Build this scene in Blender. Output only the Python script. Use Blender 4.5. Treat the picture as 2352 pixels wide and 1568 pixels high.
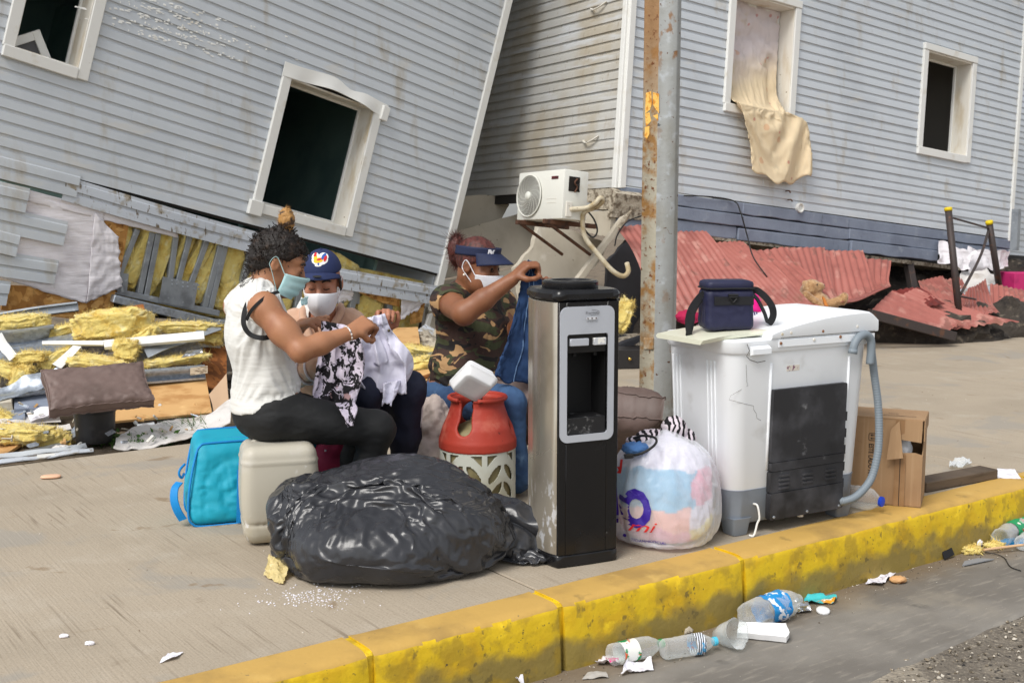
import bpy, bmesh, math, random
import numpy as np
from math import sin, cos, radians, pi, atan2, sqrt
from mathutils import Vector, Matrix
V3 = np.array
for o in list(bpy.data.objects): bpy.data.objects.remove(o, do_unlink=True)
SC = bpy.context.scene
COL = SC.collection
rng = np.random.default_rng(7)
random.seed(7)

# ------------------------------------------------------------------ camera, sky, sun, exposure
CAM_H, PITCH, FPX, CX, CY = 1.275, radians(6.9), 2676., 1176., 784.
cd = bpy.data.cameras.new('camera'); cam = bpy.data.objects.new('camera', cd); COL.objects.link(cam)
cd.sensor_width = 36.; cd.lens = FPX / 2352. * 36.; cd.clip_start = .05; cd.clip_end = 400.
cam.location = (0, 0, CAM_H); cam.rotation_euler = (pi / 2 - PITCH, 0, 0)
cd.dof.use_dof = True; cd.dof.focus_distance = 4.6; cd.dof.aperture_fstop = 9.
SC.camera = cam
W = bpy.data.worlds.new('World'); SC.world = W; W.use_nodes = True
nt = W.node_tree; nt.nodes.clear()
SUN_EL, SUN_AZ = radians(52), radians(215)          # azimuth clockwise from +Y
sky = nt.nodes.new('ShaderNodeTexSky'); sky.sky_type = 'NISHITA'; sky.sun_disc = False
sky.sun_elevation = SUN_EL; sky.sun_rotation = SUN_AZ; sky.dust_density = 1.5; sky.air_density = 1.; sky.ozone_density = 1.
hs = nt.nodes.new('ShaderNodeHueSaturation'); hs.inputs['Saturation'].default_value = .22   # overcast: grey light
bg = nt.nodes.new('ShaderNodeBackground'); bg.inputs['Strength'].default_value = .1
wo = nt.nodes.new('ShaderNodeOutputWorld')
nt.links.new(sky.outputs[0], hs.inputs['Color']); nt.links.new(hs.outputs[0], bg.inputs[0]); nt.links.new(bg.outputs[0], wo.inputs[0])
sd = bpy.data.lights.new('sun', 'SUN'); sd.energy = 1.35; sd.angle = radians(26); sd.color = (1., .965, .91)
so = bpy.data.objects.new('sun', sd); COL.objects.link(so)
_dir = Vector((-sin(SUN_AZ) * cos(SUN_EL), -cos(SUN_AZ) * cos(SUN_EL), -sin(SUN_EL)))
so.rotation_euler = _dir.to_track_quat('-Z', 'Y').to_euler(); so.location = (-3, -3, 8)
vs = SC.view_settings; vs.view_transform = 'Standard'; vs.look = 'None'; vs.gamma = 1.; vs.use_curve_mapping = False
vs.exposure = 0.9
try:
    SC.cycles.max_bounces = 6; SC.cycles.transparent_max_bounces = 12; SC.cycles.use_denoising = True
    SC.cycles.caustics_reflective = False; SC.cycles.caustics_refractive = False
except Exception: pass

# ------------------------------------------------------------------ measuring helpers (the survey of the place)
def ray(x, y):
    a = (x - CX) / FPX; b = -(y - CY) / FPX
    return V3([a, cos(PITCH) + b * sin(PITCH), -sin(PITCH) + b * cos(PITCH)])
def G(x, y, z=0.):
    r = ray(x, y); t = (z - CAM_H) / r[2]; return r * t + V3([0, 0, CAM_H])
def D(x, y, d):
    r = ray(x, y); return r * (d / r[1]) + V3([0, 0, CAM_H])
class Plane:
    def __init__(s, p0, u, v):
        s.p0 = V3(p0, float); s.u = u / np.linalg.norm(u); v = v - s.u * (v @ s.u); s.v = v / np.linalg.norm(v); s.n = np.cross(s.u, s.v)
    def uv(s, x, y):
        r = ray(x, y); o = V3([0, 0, CAM_H]); t = ((s.p0 - o) @ s.n) / (r @ s.n); q = o + r * t - s.p0
        return V3([q @ s.u, q @ s.v])
    def w(s, a, b, c=0.): return s.p0 + s.u * a + s.v * b + s.n * c
    def W(s, pts): pts = np.asarray(pts, float); return s.p0 + pts[:, :1] * s.u + pts[:, 1:2] * s.v + pts[:, 2:3] * s.n
def tilted(p0, az, sl, lean):
    az, sl, lean = radians(az), radians(sl), radians(lean)
    h = V3([sin(az), cos(az), 0]); up = V3([0, 0, 1.]); nr = np.cross(h, up)
    up2 = up * cos(lean) + nr * sin(lean)
    return Plane(p0, h * cos(sl) - up2 * sin(sl), h * sin(sl) + up2 * cos(sl))
KA = radians(54.2)                                   # the kerb's bearing
KD = V3([sin(KA), cos(KA), 0]); KN = V3([-cos(KA), sin(KA), 0]); UP = V3([0, 0, 1.])
KN0 = float(KN @ V3([.037, 3.485, 0]))               # kerb front edge
def K(s, n, z=0.): return KD * s + KN * (KN0 + n) + UP * z      # along the kerb, into the pavement, up
def KS(p): return float(KD @ p)
def KNn(p): return float(KN @ p) - KN0

# ------------------------------------------------------------------ colours and materials
def S(r, g=None, b=None):
    if g is None: g = b = r
    f = lambda c: (c / 12.92 if c <= .04045 else ((c + .055) / 1.055) ** 2.4)
    return (f(r / 255.), f(g / 255.), f(b / 255.))
MATS = {}
def nd(t, typ, **kw):
    n = t.nodes.new('ShaderNode' + typ)
    for k, v in kw.items(): setattr(n, k, v)
    return n
def tex(t, co, kind, scale, stretch=(1, 1, 1), detail=4., rough=.55, dist=0., rot=(0, 0, 0)):
    mp = nd(t, 'Mapping'); mp.inputs['Scale'].default_value = stretch; mp.inputs['Rotation'].default_value = rot
    t.links.new(co, mp.inputs['Vector'])
    if kind == 'noise':
        n = nd(t, 'TexNoise'); n.inputs['Scale'].default_value = scale; n.inputs['Detail'].default_value = detail
        n.inputs['Roughness'].default_value = rough; n.inputs['Distortion'].default_value = dist; out = n.outputs['Fac']
    elif kind == 'ridge':
        n = nd(t, 'TexNoise'); n.noise_type = 'RIDGED_MULTIFRACTAL'; n.inputs['Scale'].default_value = scale; n.inputs['Detail'].default_value = detail
        n.inputs['Distortion'].default_value = dist; out = n.outputs['Fac']
    elif kind == 'vor':
        n = nd(t, 'TexVoronoi'); n.inputs['Scale'].default_value = scale; out = n.outputs['Distance']
    elif kind == 'cell':
        n = nd(t, 'TexVoronoi'); n.inputs['Scale'].default_value = scale
        sp = nd(t, 'SeparateColor'); t.links.new(n.outputs['Color'], sp.inputs[0]); out = sp.outputs[0]
    elif kind == 'edge':
        n = nd(t, 'TexVoronoi'); n.feature = 'DISTANCE_TO_EDGE'; n.inputs['Scale'].default_value = scale; out = n.outputs['Distance']
    elif kind == 'wave':
        n = nd(t, 'TexWave'); n.inputs['Scale'].default_value = scale; n.inputs['Distortion'].default_value = dist
        n.inputs['Detail'].default_value = detail; out = n.outputs['Fac']
    elif kind in 'xyz':
        sp = nd(t, 'SeparateXYZ'); t.links.new(co, sp.inputs[0]); n = nd(t, 'TexNoise'); n.inputs['Scale'].default_value = scale; n.inputs['Detail'].default_value = detail
        a = nd(t, 'MapRange'); a.inputs[3].default_value = -dist; a.inputs[4].default_value = dist; t.links.new(n.outputs['Fac'], a.inputs[0])
        ad = nd(t, 'Math', operation='ADD'); t.links.new(sp.outputs['xyz'.index(kind)], ad.inputs[0]); t.links.new(a.outputs[0], ad.inputs[1]); out = ad.outputs[0]
    t.links.new(mp.outputs[0], n.inputs['Vector']); return out
def ramp(t, src, lo, hi):
    m = nd(t, 'MapRange'); m.interpolation_type = 'SMOOTHSTEP'
    m.inputs[1].default_value = lo; m.inputs[2].default_value = hi; m.inputs[3].default_value = 0; m.inputs[4].default_value = 1
    t.links.new(src, m.inputs[0]); return m.outputs[0]
def mat(name, base, rough=.6, metal=0., layers=(), bump=(), spec=.5, trans=0., alpha=1., sss=0., co='Object', ior=1.45, sheen=0., coat=0., rough2=None, two=None, transl=0.):
    """layers: (colour, kind, scale, lo, hi, dict) painted over the base; bump: (kind, scale, strength, dict)"""
    if name in MATS: return MATS[name]
    m = bpy.data.materials.new(name); m.use_nodes = True; t = m.node_tree
    b = t.nodes['Principled BSDF']; MATS[name] = m
    b.inputs['Roughness'].default_value = rough; b.inputs['Metallic'].default_value = metal
    b.inputs['Specular IOR Level'].default_value = spec; b.inputs['IOR'].default_value = ior
    b.inputs['Transmission Weight'].default_value = trans; b.inputs['Alpha'].default_value = alpha
    if sss: b.inputs['Subsurface Weight'].default_value = sss; b.inputs['Subsurface Radius'].default_value = (.012, .005, .003)
    if sheen: b.inputs['Sheen Weight'].default_value = sheen
    if coat: b.inputs['Coat Weight'].default_value = coat; b.inputs['Coat Roughness'].default_value = .15
    tc = nd(t, 'TexCoord'); c = tc.outputs[co]
    col = None
    rgb = nd(t, 'RGB'); rgb.outputs[0].default_value = (*base, 1); col = rgb.outputs[0]
    for L in layers:
        c2, kind, sc, lo, hi = L[:5]; kw = dict(L[5]) if len(L) > 5 else {}
        amt = kw.pop('amt', 1.); both = kw.pop('mask', None)
        f = ramp(t, tex(t, c, kind, sc, **kw), lo, hi)
        if both:
            mm = nd(t, 'Math', operation='MULTIPLY'); t.links.new(f, mm.inputs[0])
            t.links.new(ramp(t, tex(t, c, both[0], both[1], **(both[4] if len(both) > 4 else {})), both[2], both[3]), mm.inputs[1]); f = mm.outputs[0]
        if amt != 1.:
            mm = nd(t, 'Math', operation='MULTIPLY'); mm.inputs[1].default_value = amt; t.links.new(f, mm.inputs[0]); f = mm.outputs[0]
        mx = nd(t, 'Mix', data_type='RGBA'); t.links.new(f, mx.inputs[0]); t.links.new(col, mx.inputs[6]); mx.inputs[7].default_value = (*c2, 1)
        col = mx.outputs[2]
    t.links.new(col, b.inputs['Base Color'])
    prev = None
    for B in bump:
        kind, sc, st = B[:3]; kw = dict(B[3]) if len(B) > 3 else {}
        d = kw.pop('d', .01)
        bn = nd(t, 'Bump'); bn.inputs['Strength'].default_value = st; bn.inputs['Distance'].default_value = d
        t.links.new(tex(t, c, kind, sc, **kw), bn.inputs['Height'])
        if prev: t.links.new(prev, bn.inputs['Normal'])
        prev = bn.outputs[0]
    if prev: t.links.new(prev, b.inputs['Normal'])
    if rough2:
        r2, kind, sc, lo, hi = rough2[:5]
        f = ramp(t, tex(t, c, kind, sc, **(rough2[5] if len(rough2) > 5 else {})), lo, hi)
        mr = nd(t, 'MapRange'); mr.inputs[3].default_value = rough; mr.inputs[4].default_value = r2; t.links.new(f, mr.inputs[0]); t.links.new(mr.outputs[0], b.inputs['Roughness'])
    if transl:
        tr = nd(t, 'BsdfTranslucent'); t.links.new(col, tr.inputs[0]); mx = nd(t, 'MixShader'); mx.inputs[0].default_value = transl
        t.links.new(b.outputs[0], mx.inputs[1]); t.links.new(tr.outputs[0], mx.inputs[2]); t.links.new(mx.outputs[0], t.nodes['Material Output'].inputs[0])
    return m
def film(name, col=(1, 1, 1), clear=.6, rough=.15, tint=(.93, .95, .95)):
    """thin clear plastic: glossy coat over a mostly see-through body"""
    if name in MATS: return MATS[name]
    m = bpy.data.materials.new(name); m.use_nodes = True; t = m.node_tree; MATS[name] = m
    b = t.nodes['Principled BSDF']; b.inputs['Base Color'].default_value = (*col, 1); b.inputs['Roughness'].default_value = rough
    tr = nd(t, 'BsdfTransparent'); tr.inputs[0].default_value = (*tint, 1)
    tc = nd(t, 'TexCoord'); bn = nd(t, 'Bump'); bn.inputs['Strength'].default_value = .5; bn.inputs['Distance'].default_value = .006
    t.links.new(tex(t, tc.outputs['Object'], 'noise', 45., dist=.6), bn.inputs['Height']); t.links.new(bn.outputs[0], b.inputs['Normal'])
    lw = nd(t, 'LayerWeight'); lw.inputs['Blend'].default_value = .35; t.links.new(bn.outputs[0], lw.inputs['Normal'])
    mr = nd(t, 'MapRange'); mr.inputs[3].default_value = clear; mr.inputs[4].default_value = clear * .25; t.links.new(lw.outputs['Facing'], mr.inputs[0])
    mx = nd(t, 'MixShader'); t.links.new(mr.outputs[0], mx.inputs[0]); t.links.new(b.outputs[0], mx.inputs[1]); t.links.new(tr.outputs[0], mx.inputs[2])
    t.links.new(mx.outputs[0], t.nodes['Material Output'].inputs[0]); return m

# ------------------------------------------------------------------ objects
def thing(name, label, cat, loc=(0, 0, 0), rot=(0, 0, 0), group=None):
    o = bpy.data.objects.new(name, None); COL.objects.link(o); o.empty_display_size = .1
    o.location = loc; o.rotation_euler = rot; o['label'] = label; o['category'] = cat
    if group: o['group'] = group
    return o
def tag(o, label, cat, group=None, kind=None):
    o['label'] = label; o['category'] = cat
    if group: o['group'] = group
    if kind: o['kind'] = kind
    return o
def structure(o): o['kind'] = 'structure'; return o
def root_of(o):
    while o.parent: o = o.parent
    return o
def obj(name, vf, m=None, parent=None, smooth=False, local=False, loc=None, uvs=None, sharp=None):
    """one mesh object; vertices are given in metres of the place unless local"""
    v, f = vf[0], vf[1]
    v = np.asarray(v, float).reshape(-1, 3)
    org = None
    if parent is not None and not local:
        r = root_of(parent); R = np.array(r.rotation_euler.to_matrix()); v = (v - np.array(r.location)) @ R
    if parent is None and not local:
        org = V3([(v[:, 0].min() + v[:, 0].max()) / 2, (v[:, 1].min() + v[:, 1].max()) / 2, v[:, 2].min()]) if loc is None else V3(loc, float)
        v = v - org
    me = bpy.data.meshes.new(name)
    me.from_pydata(v.tolist(), [], f if isinstance(f, list) else f.tolist())
    if smooth: me.shade_smooth()
    if sharp is not None:
        me.shade_smooth()
        try: me.set_sharp_from_angle(angle=radians(sharp))
        except Exception: pass
    for x in (m if isinstance(m, (list, tuple)) else [m]):
        if x: me.materials.append(x)
    o = bpy.data.objects.new(name, me); COL.objects.link(o)
    if org is not None: o.location = org
    elif loc is not None: o.location = loc
    if parent is not None: o.parent = parent
    return o
def copy_obj(o, parent=None, loc=None, rot=None, scale=None):
    c = o.copy(); COL.objects.link(c)
    if parent is not None: c.parent = parent
    if loc is not None: c.location = loc
    if rot is not None: c.rotation_euler = rot
    if scale is not None: c.scale = scale
    return c
def copy_tree(o, parent=None):
    c = o.copy(); COL.objects.link(c); c.parent = parent
    for ch in list(o.children): copy_tree(ch, c)
    return c

# ------------------------------------------------------------------ shapes -> (verts, faces)
def join(*parts):
    vs_, fs_, n = [], [], 0
    for v, f in parts:
        v = np.asarray(v, float); vs_.append(v); fs_ += [[i + n for i in q] for q in (f if isinstance(f, list) else f.tolist())]; n += len(v)
    return np.concatenate(vs_), fs_
def frame(n, up=(0, 0, 1)):
    z = V3(n, float); z = z / np.linalg.norm(z); u = V3(up, float)
    if abs(u @ z) > .98: u = V3([1., 0, 0])
    x = np.cross(u, z); x /= np.linalg.norm(x); return np.stack([x, np.cross(z, x), z])
def rotm(x=0, y=0, z=0):
    return np.array(Matrix.Rotation(radians(z), 3, 'Z') @ Matrix.Rotation(radians(y), 3, 'Y') @ Matrix.Rotation(radians(x), 3, 'X'))
def xf(vf, R=None, t=(0, 0, 0)):
    v = np.asarray(vf[0], float)
    if R is not None: v = v @ np.asarray(R).T
    return v + V3(t, float), vf[1]
def bev(vf, w, seg=1, lim=30):
    bm = bmesh.new(); vv = [bm.verts.new(p) for p in np.asarray(vf[0]).tolist()]
    for q in vf[1]:
        try: bm.faces.new([vv[i] for i in q])
        except ValueError: pass
    bmesh.ops.recalc_face_normals(bm, faces=bm.faces)
    es = [e for e in bm.edges if len(e.link_faces) == 2 and e.calc_face_angle(0) > radians(lim)]
    bmesh.ops.bevel(bm, geom=es, offset=w, segments=seg, affect='EDGES', profile=.5)
    bm.verts.index_update(); v = np.array([p.co[:] for p in bm.verts]); f = [[x.index for x in q.verts] for q in bm.faces]; bm.free(); return v, f
BOXF = [[0, 3, 2, 1], [4, 5, 6, 7], [0, 1, 5, 4], [1, 2, 6, 5], [2, 3, 7, 6], [3, 0, 4, 7]]
def box(c, s, R=None, b=0., seg=1):
    sx, sy, sz = V3(s, float) / 2
    v = V3([[-sx, -sy, -sz], [sx, -sy, -sz], [sx, sy, -sz], [-sx, sy, -sz], [-sx, -sy, sz], [sx, -sy, sz], [sx, sy, sz], [-sx, sy, sz]])
    vf = (v, [list(q) for q in BOXF])
    if b: vf = bev(vf, b, seg)
    return xf(vf, R, c)
def hexa(p8): return V3(p8, float), [list(q) for q in BOXF]
def prism(poly, o, ax, ay, az, depth, b=0.):
    """polygon (2-D) in axes ax, ay at o, extruded along az by depth"""
    poly = np.asarray(poly, float); n = len(poly)
    a = V3(o, float) + poly[:, :1] * V3(ax, float) + poly[:, 1:] * V3(ay, float); v = np.concatenate([a, a + V3(az, float) * depth])
    f = [list(range(n))[::-1], [i + n for i in range(n)]] + [[i, (i + 1) % n, (i + 1) % n + n, i + n] for i in range(n)]
    return bev((v, f), b) if b else (v, f)
def lathe(prof, seg=24, R=None, t=(0, 0, 0), sx=1., sy=1., cap=True, a0=0.):
    a = np.arange(seg) * 2 * pi / seg + a0; v = []; f = []
    for r, z in prof: v += [[r * cos(q) * sx, r * sin(q) * sy, z] for q in a]
    for i in range(len(prof) - 1):
        for j in range(seg):
            k = (j + 1) % seg; f.append([i * seg + j, i * seg + k, (i + 1) * seg + k, (i + 1) * seg + j])
    if cap: f.append(list(range(seg))[::-1]); f.append([(len(prof) - 1) * seg + j for j in range(seg)])
    return xf((V3(v), f), R, t)
def smoothpath(pts, n=8):
    P = np.asarray(pts, float); P = np.concatenate([[2 * P[0] - P[1]], P, [2 * P[-1] - P[-2]]]); out = []
    for i in range(1, len(P) - 2):
        p0, p1, p2, p3 = P[i - 1:i + 3]
        for t in np.arange(n) / n:
            out.append(.5 * ((2 * p1) + (-p0 + p2) * t + (2 * p0 - 5 * p1 + 4 * p2 - p3) * t * t + (-p0 + 3 * p1 - 3 * p2 + p3) * t ** 3))
    out.append(P[-2]); return V3(out)
def tube(pts, r, seg=10, cap=True, flat=None, up=(0, 0, 1)):
    """flat=(w,h): strap section instead of round"""
    P = np.asarray(pts, float); n = len(P); T = np.gradient(P, axis=0); T /= np.linalg.norm(T, axis=1)[:, None] + 1e-12
    r = np.broadcast_to(np.asarray(r, float), (n,)); u = np.cross(T[0], V3(up, float))
    if np.linalg.norm(u) < 1e-3: u = np.cross(T[0], V3([1., 0, 0]))
    u /= np.linalg.norm(u); v = []; f = []
    for i in range(n):
        u = u - T[i] * (u @ T[i]); u /= np.linalg.norm(u); w = np.cross(T[i], u)
        if flat is None:
            for k in range(seg): a = 2 * pi * k / seg; v.append(P[i] + r[i] * (cos(a) * u + sin(a) * w))
        else:
            a, b = flat[0] / 2, flat[1] / 2
            for sx_, sy_ in ((-1, -1), (1, -1), (1, 1), (-1, 1)): v.append(P[i] + u * sx_ * a + w * sy_ * b)
    sg = seg if flat is None else 4
    for i in range(n - 1):
        for k in range(sg): f.append([i * sg + k, i * sg + (k + 1) % sg, (i + 1) * sg + (k + 1) % sg, (i + 1) * sg + k])
    if cap: f.append(list(range(sg))[::-1]); f.append([(n - 1) * sg + k for k in range(sg)])
    return V3(v), f
def grid(nu, nv, closed_u=False):
    f = []
    for i in range(nu if closed_u else nu - 1):
        for j in range(nv - 1): a, b = i, (i + 1) % nu; f.append([a * nv + j, b * nv + j, b * nv + j + 1, a * nv + j + 1])
    return f
def vnormals(v, f):
    n = np.zeros_like(v); q = np.array([[a[0], a[1], a[2], a[3] if len(a) > 3 else a[2]] for a in f])
    c = np.cross(v[q[:, 2]] - v[q[:, 0]], v[q[:, 3]] - v[q[:, 1]] if q.shape[1] > 3 else v[q[:, 2]] - v[q[:, 1]])
    for k in range(4): np.add.at(n, q[:, k], c)
    return n / (np.linalg.norm(n, axis=1)[:, None] + 1e-12)
def sheet(P, nu, nv, th=.002):
    """a grid of points (nu x nv) given a real thickness"""
    v = np.asarray(P, float).reshape(-1, 3); f = grid(nu, nv); n = vnormals(v, f); N = len(v)
    w = np.concatenate([v + n * th / 2, v - n * th / 2]); F = f + [[i + N for i in q[::-1]] for q in f]
    idx = np.arange(N).reshape(nu, nv); loop = list(idx[:, 0]) + list(idx[-1, 1:]) + list(idx[::-1, -1][1:]) + list(idx[0, ::-1][1:-1])
    for a, b in zip(loop, loop[1:] + loop[:1]): F.append([int(b), int(a), int(a) + N, int(b) + N])
    return w, F
def bilin(c4, nu, nv):
    a, b, c, d = [V3(p, float) for p in c4]; u = np.linspace(0, 1, nu)[:, None, None]; v = np.linspace(0, 1, nv)[None, :, None]
    return (a * (1 - u) * (1 - v) + b * u * (1 - v) + c * u * v + d * (1 - u) * v)

# gradient noise, vectorised
_perm = np.random.default_rng(3).permutation(256); _perm = np.concatenate([_perm, _perm, _perm])
_grad = np.random.default_rng(4).normal(size=(256, 3)); _grad /= np.linalg.norm(_grad, axis=1)[:, None]
def noise(p, sc=1., oct=1, ridge=False, seed=0.):
    p = np.asarray(p, float) * sc + seed * 17.31; tot = np.zeros(p.shape[:-1]); amp = 1.; nrm = 0.
    for _ in range(oct):
        i = np.floor(p).astype(int); f = p - i; w = f * f * f * (f * (f * 6 - 15) + 10); i &= 255; val = 0.
        for dx in (0, 1):
            for dy in (0, 1):
                for dz in (0, 1):
                    h = _perm[_perm[_perm[i[..., 0] + dx] + i[..., 1] + dy] + i[..., 2] + dz]; g = _grad[h]
                    d = g[..., 0] * (f[..., 0] - dx) + g[..., 1] * (f[..., 1] - dy) + g[..., 2] * (f[..., 2] - dz)
                    val = val + d * (w[..., 0] if dx else 1 - w[..., 0]) * (w[..., 1] if dy else 1 - w[..., 1]) * (w[..., 2] if dz else 1 - w[..., 2])
        val = val * 1.6
        if ridge: val = 1 - np.abs(val) * 2
        tot += val * amp; nrm += amp; amp *= .5; p = p * 2.03 + 5.7
    return tot / nrm

# signed-distance modelling with a surface-nets mesher: bodies, bags, cushions
class Sdf:
    def __init__(s, lo, hi, h):
        s.lo = V3(lo, float); s.h = h; s.n = np.ceil((V3(hi, float) - s.lo) / h).astype(int) + 1; s.f = np.full(s.n, 1., np.float32)
    def _sub(s, lo, hi):
        a = np.clip(np.floor((V3(lo) - s.lo) / s.h).astype(int), 0, s.n - 1); b = np.clip(np.ceil((V3(hi) - s.lo) / s.h).astype(int) + 1, 1, s.n)
        ax = [s.lo[i] + s.h * np.arange(a[i], b[i]) for i in range(3)]
        if min(len(q) for q in ax) == 0: return None, None
        return tuple(slice(a[i], b[i]) for i in range(3)), np.stack(np.meshgrid(*ax, indexing='ij'), -1).astype(np.float32)
    def _mix(s, sl, d, k, sub):
        f = s.f[sl]
        if sub: d = -d; hh = np.maximum(k - np.abs(f - d), 0) / k; s.f[sl] = np.maximum(f, d) + hh * hh * k / 4
        else: hh = np.maximum(k - np.abs(f - d), 0) / k; s.f[sl] = np.minimum(f, d) - hh * hh * k / 4
    def cone(s, a, b, ra, rb, k=.02, flat=None, sub=False):
        a, b = V3(a, float), V3(b, float); m = max(ra, rb) + k + 3 * s.h
        sl, p = s._sub(np.minimum(a, b) - m, np.maximum(a, b) + m)
        if sl is None: return s
        ab = b - a; t = np.clip(((p - a) @ ab) / (ab @ ab + 1e-12), 0, 1); q = p - (a + t[..., None] * ab)
        if flat is not None:
            n, sc = V3(flat[0], float), flat[1]; n = n / np.linalg.norm(n); q = q + n * ((q @ n) * (1 / sc - 1))[..., None]
        d = np.linalg.norm(q, axis=-1) - (ra + (rb - ra) * t)
        if flat is not None: d = d * min(flat[1], 1.) ** .5
        s._mix(sl, d, k, sub); return s
    def path(s, pts, rs, k=.02, **kw):
        for i in range(len(pts) - 1): s.cone(pts[i], pts[i + 1], rs[i], rs[i + 1], k, **kw)
        return s
    def ell(s, c, r, R=None, k=.02, sub=False):
        c, r = V3(c, float), V3(r, float); m = r.max() + k + 3 * s.h; sl, p = s._sub(c - m, c + m)
        if sl is None: return s
        q = p - c
        if R is not None: q = q @ np.asarray(R)
        k0 = np.linalg.norm(q / r, axis=-1); k1 = np.linalg.norm(q / (r * r), axis=-1); d = k0 * (k0 - 1) / (k1 + 1e-9)
        s._mix(sl, d, k, sub); return s
    def box(s, c, half, R=None, rad=.01, k=.01, sub=False):
        c, half = V3(c, float), V3(half, float); m = np.linalg.norm(half) + k + 3 * s.h; sl, p = s._sub(c - m, c + m)
        if sl is None: return s
        q = p - c
        if R is not None: q = q @ np.asarray(R)
        q = np.abs(q) - (half - rad); d = np.linalg.norm(np.maximum(q, 0), axis=-1) + np.minimum(q.max(-1), 0) - rad
        s._mix(sl, d, k, sub); return s
    def fn(s, lo, hi, func, k=.01, sub=False):
        sl, p = s._sub(lo, hi); s._mix(sl, func(p).astype(np.float32), k, sub); return s
    def half(s, p0, n, k=.004):
        """cut away the side n points to"""
        n = V3(n, float); n = n / np.linalg.norm(n); sl, p = s._sub(s.lo, s.lo + s.n * s.h); d = -((p - V3(p0, float)) @ n)
        s._mix(sl, d, k, True); return s
    def mesh(s):
        f = s.f; n = f.shape; neg = f < 0
        c = np.zeros(tuple(k - 1 for k in n), np.int8)
        for dx in (0, 1):
            for dy in (0, 1):
                for dz in (0, 1): c += neg[dx:n[0] - 1 + dx, dy:n[1] - 1 + dy, dz:n[2] - 1 + dz]
        act = (c > 0) & (c < 8); ids = np.full(act.shape, -1, np.int64); I = np.argwhere(act); ids[act] = np.arange(len(I))
        acc = np.zeros((len(I), 3)); cnt = np.zeros(len(I))
        cs = [(x, y, z) for x in (0, 1) for y in (0, 1) for z in (0, 1)]
        for a in cs:
            for ax in range(3):
                if a[ax]: continue
                b = list(a); b[ax] = 1
                fa = f[I[:, 0] + a[0], I[:, 1] + a[1], I[:, 2] + a[2]]; fb = f[I[:, 0] + b[0], I[:, 1] + b[1], I[:, 2] + b[2]]
                m = (fa < 0) != (fb < 0); t = np.where(m, fa / (fa - fb + 1e-20), 0); p = np.tile(V3(a, float), (len(I), 1)); p[:, ax] = t
                acc[m] += p[m]; cnt[m] += 1
        v = s.lo + (I + acc / cnt[:, None]) * s.h; F = []
        for ax in range(3):
            o1, o2 = [(1, 2), (2, 0), (0, 1)][ax]
            sl0 = [slice(None)] * 3; sl1 = [slice(None)] * 3; sl0[ax] = slice(0, n[ax] - 1); sl1[ax] = slice(1, n[ax])
            e = neg[tuple(sl0)] != neg[tuple(sl1)]; E_ = np.argwhere(e); E_ = E_[(E_[:, o1] > 0) & (E_[:, o2] > 0) & (E_[:, o1] < n[o1] - 1) & (E_[:, o2] < n[o2] - 1)]
            if len(E_) == 0: continue
            fl = neg[E_[:, 0], E_[:, 1], E_[:, 2]]; q = []
            for d1, d2 in ((1, 1), (0, 1), (0, 0), (1, 0)):
                k = E_.copy(); k[:, o1] -= d1; k[:, o2] -= d2; q.append(ids[k[:, 0], k[:, 1], k[:, 2]])
            q = np.stack(q, 1); q[~fl] = q[~fl][:, ::-1]; F.append(q[(q >= 0).all(1)])
        return v, np.concatenate(F)
def relax(vf, it=2, lam=.5):
    v, f = np.asarray(vf[0], float).copy(), np.asarray(vf[1]); e = np.concatenate([f[:, [0, 1]], f[:, [1, 2]], f[:, [2, 3]], f[:, [3, 0]]])
    for _ in range(it):
        a = np.zeros_like(v); c = np.zeros(len(v)); np.add.at(a, e[:, 0], v[e[:, 1]]); np.add.at(a, e[:, 1], v[e[:, 0]])
        np.add.at(c, e[:, 0], 1); np.add.at(c, e[:, 1], 1); v = v + lam * (a / np.maximum(c, 1)[:, None] - v)
    return v, vf[1]
def disp(vf, fn):
    """push vertices along their normals by fn(points, normals)"""
    v = np.asarray(vf[0], float); n = vnormals(v, vf[1]); return v + n * fn(v, n)[:, None], vf[1]
def blob(c, r, nu=40, nv=28, pw=1.):
    """closed ellipsoid (superellipse power pw) as a grid; returns v,f and the unit sphere points"""
    a = np.arange(nu) * 2 * pi / nu; b = np.linspace(-pi / 2, pi / 2, nv); v = []
    for A in a:
        for B in b: v.append([cos(B) * cos(A), cos(B) * sin(A), sin(B)])
    u = V3(v); q = np.sign(u) * np.abs(u) ** pw; return V3(c, float) + q * V3(r, float), grid(nu, nv, True), u
def text_mesh(body, size, align='LEFT', extrude=.0, bold=0., shear=0., sx=1.):
    cu = bpy.data.curves.new('text', 'FONT'); cu.body = body; cu.size = size; cu.align_x = align; cu.extrude = extrude; cu.offset = bold; cu.shear = shear; cu.resolution_u = 3
    o = bpy.data.objects.new('text', cu); COL.objects.link(o); dg = bpy.context.evaluated_depsgraph_get(); dg.update()
    me = bpy.data.meshes.new_from_object(o.evaluated_get(dg)); v = np.array([p.co[:] for p in me.vertices]).reshape(-1, 3); v[:, 0] *= sx; f = [list(p.vertices) for p in me.polygons]
    bpy.data.objects.remove(o); bpy.data.curves.remove(cu); bpy.data.meshes.remove(me); return v, f
from mathutils.bvhtree import BVHTree
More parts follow.
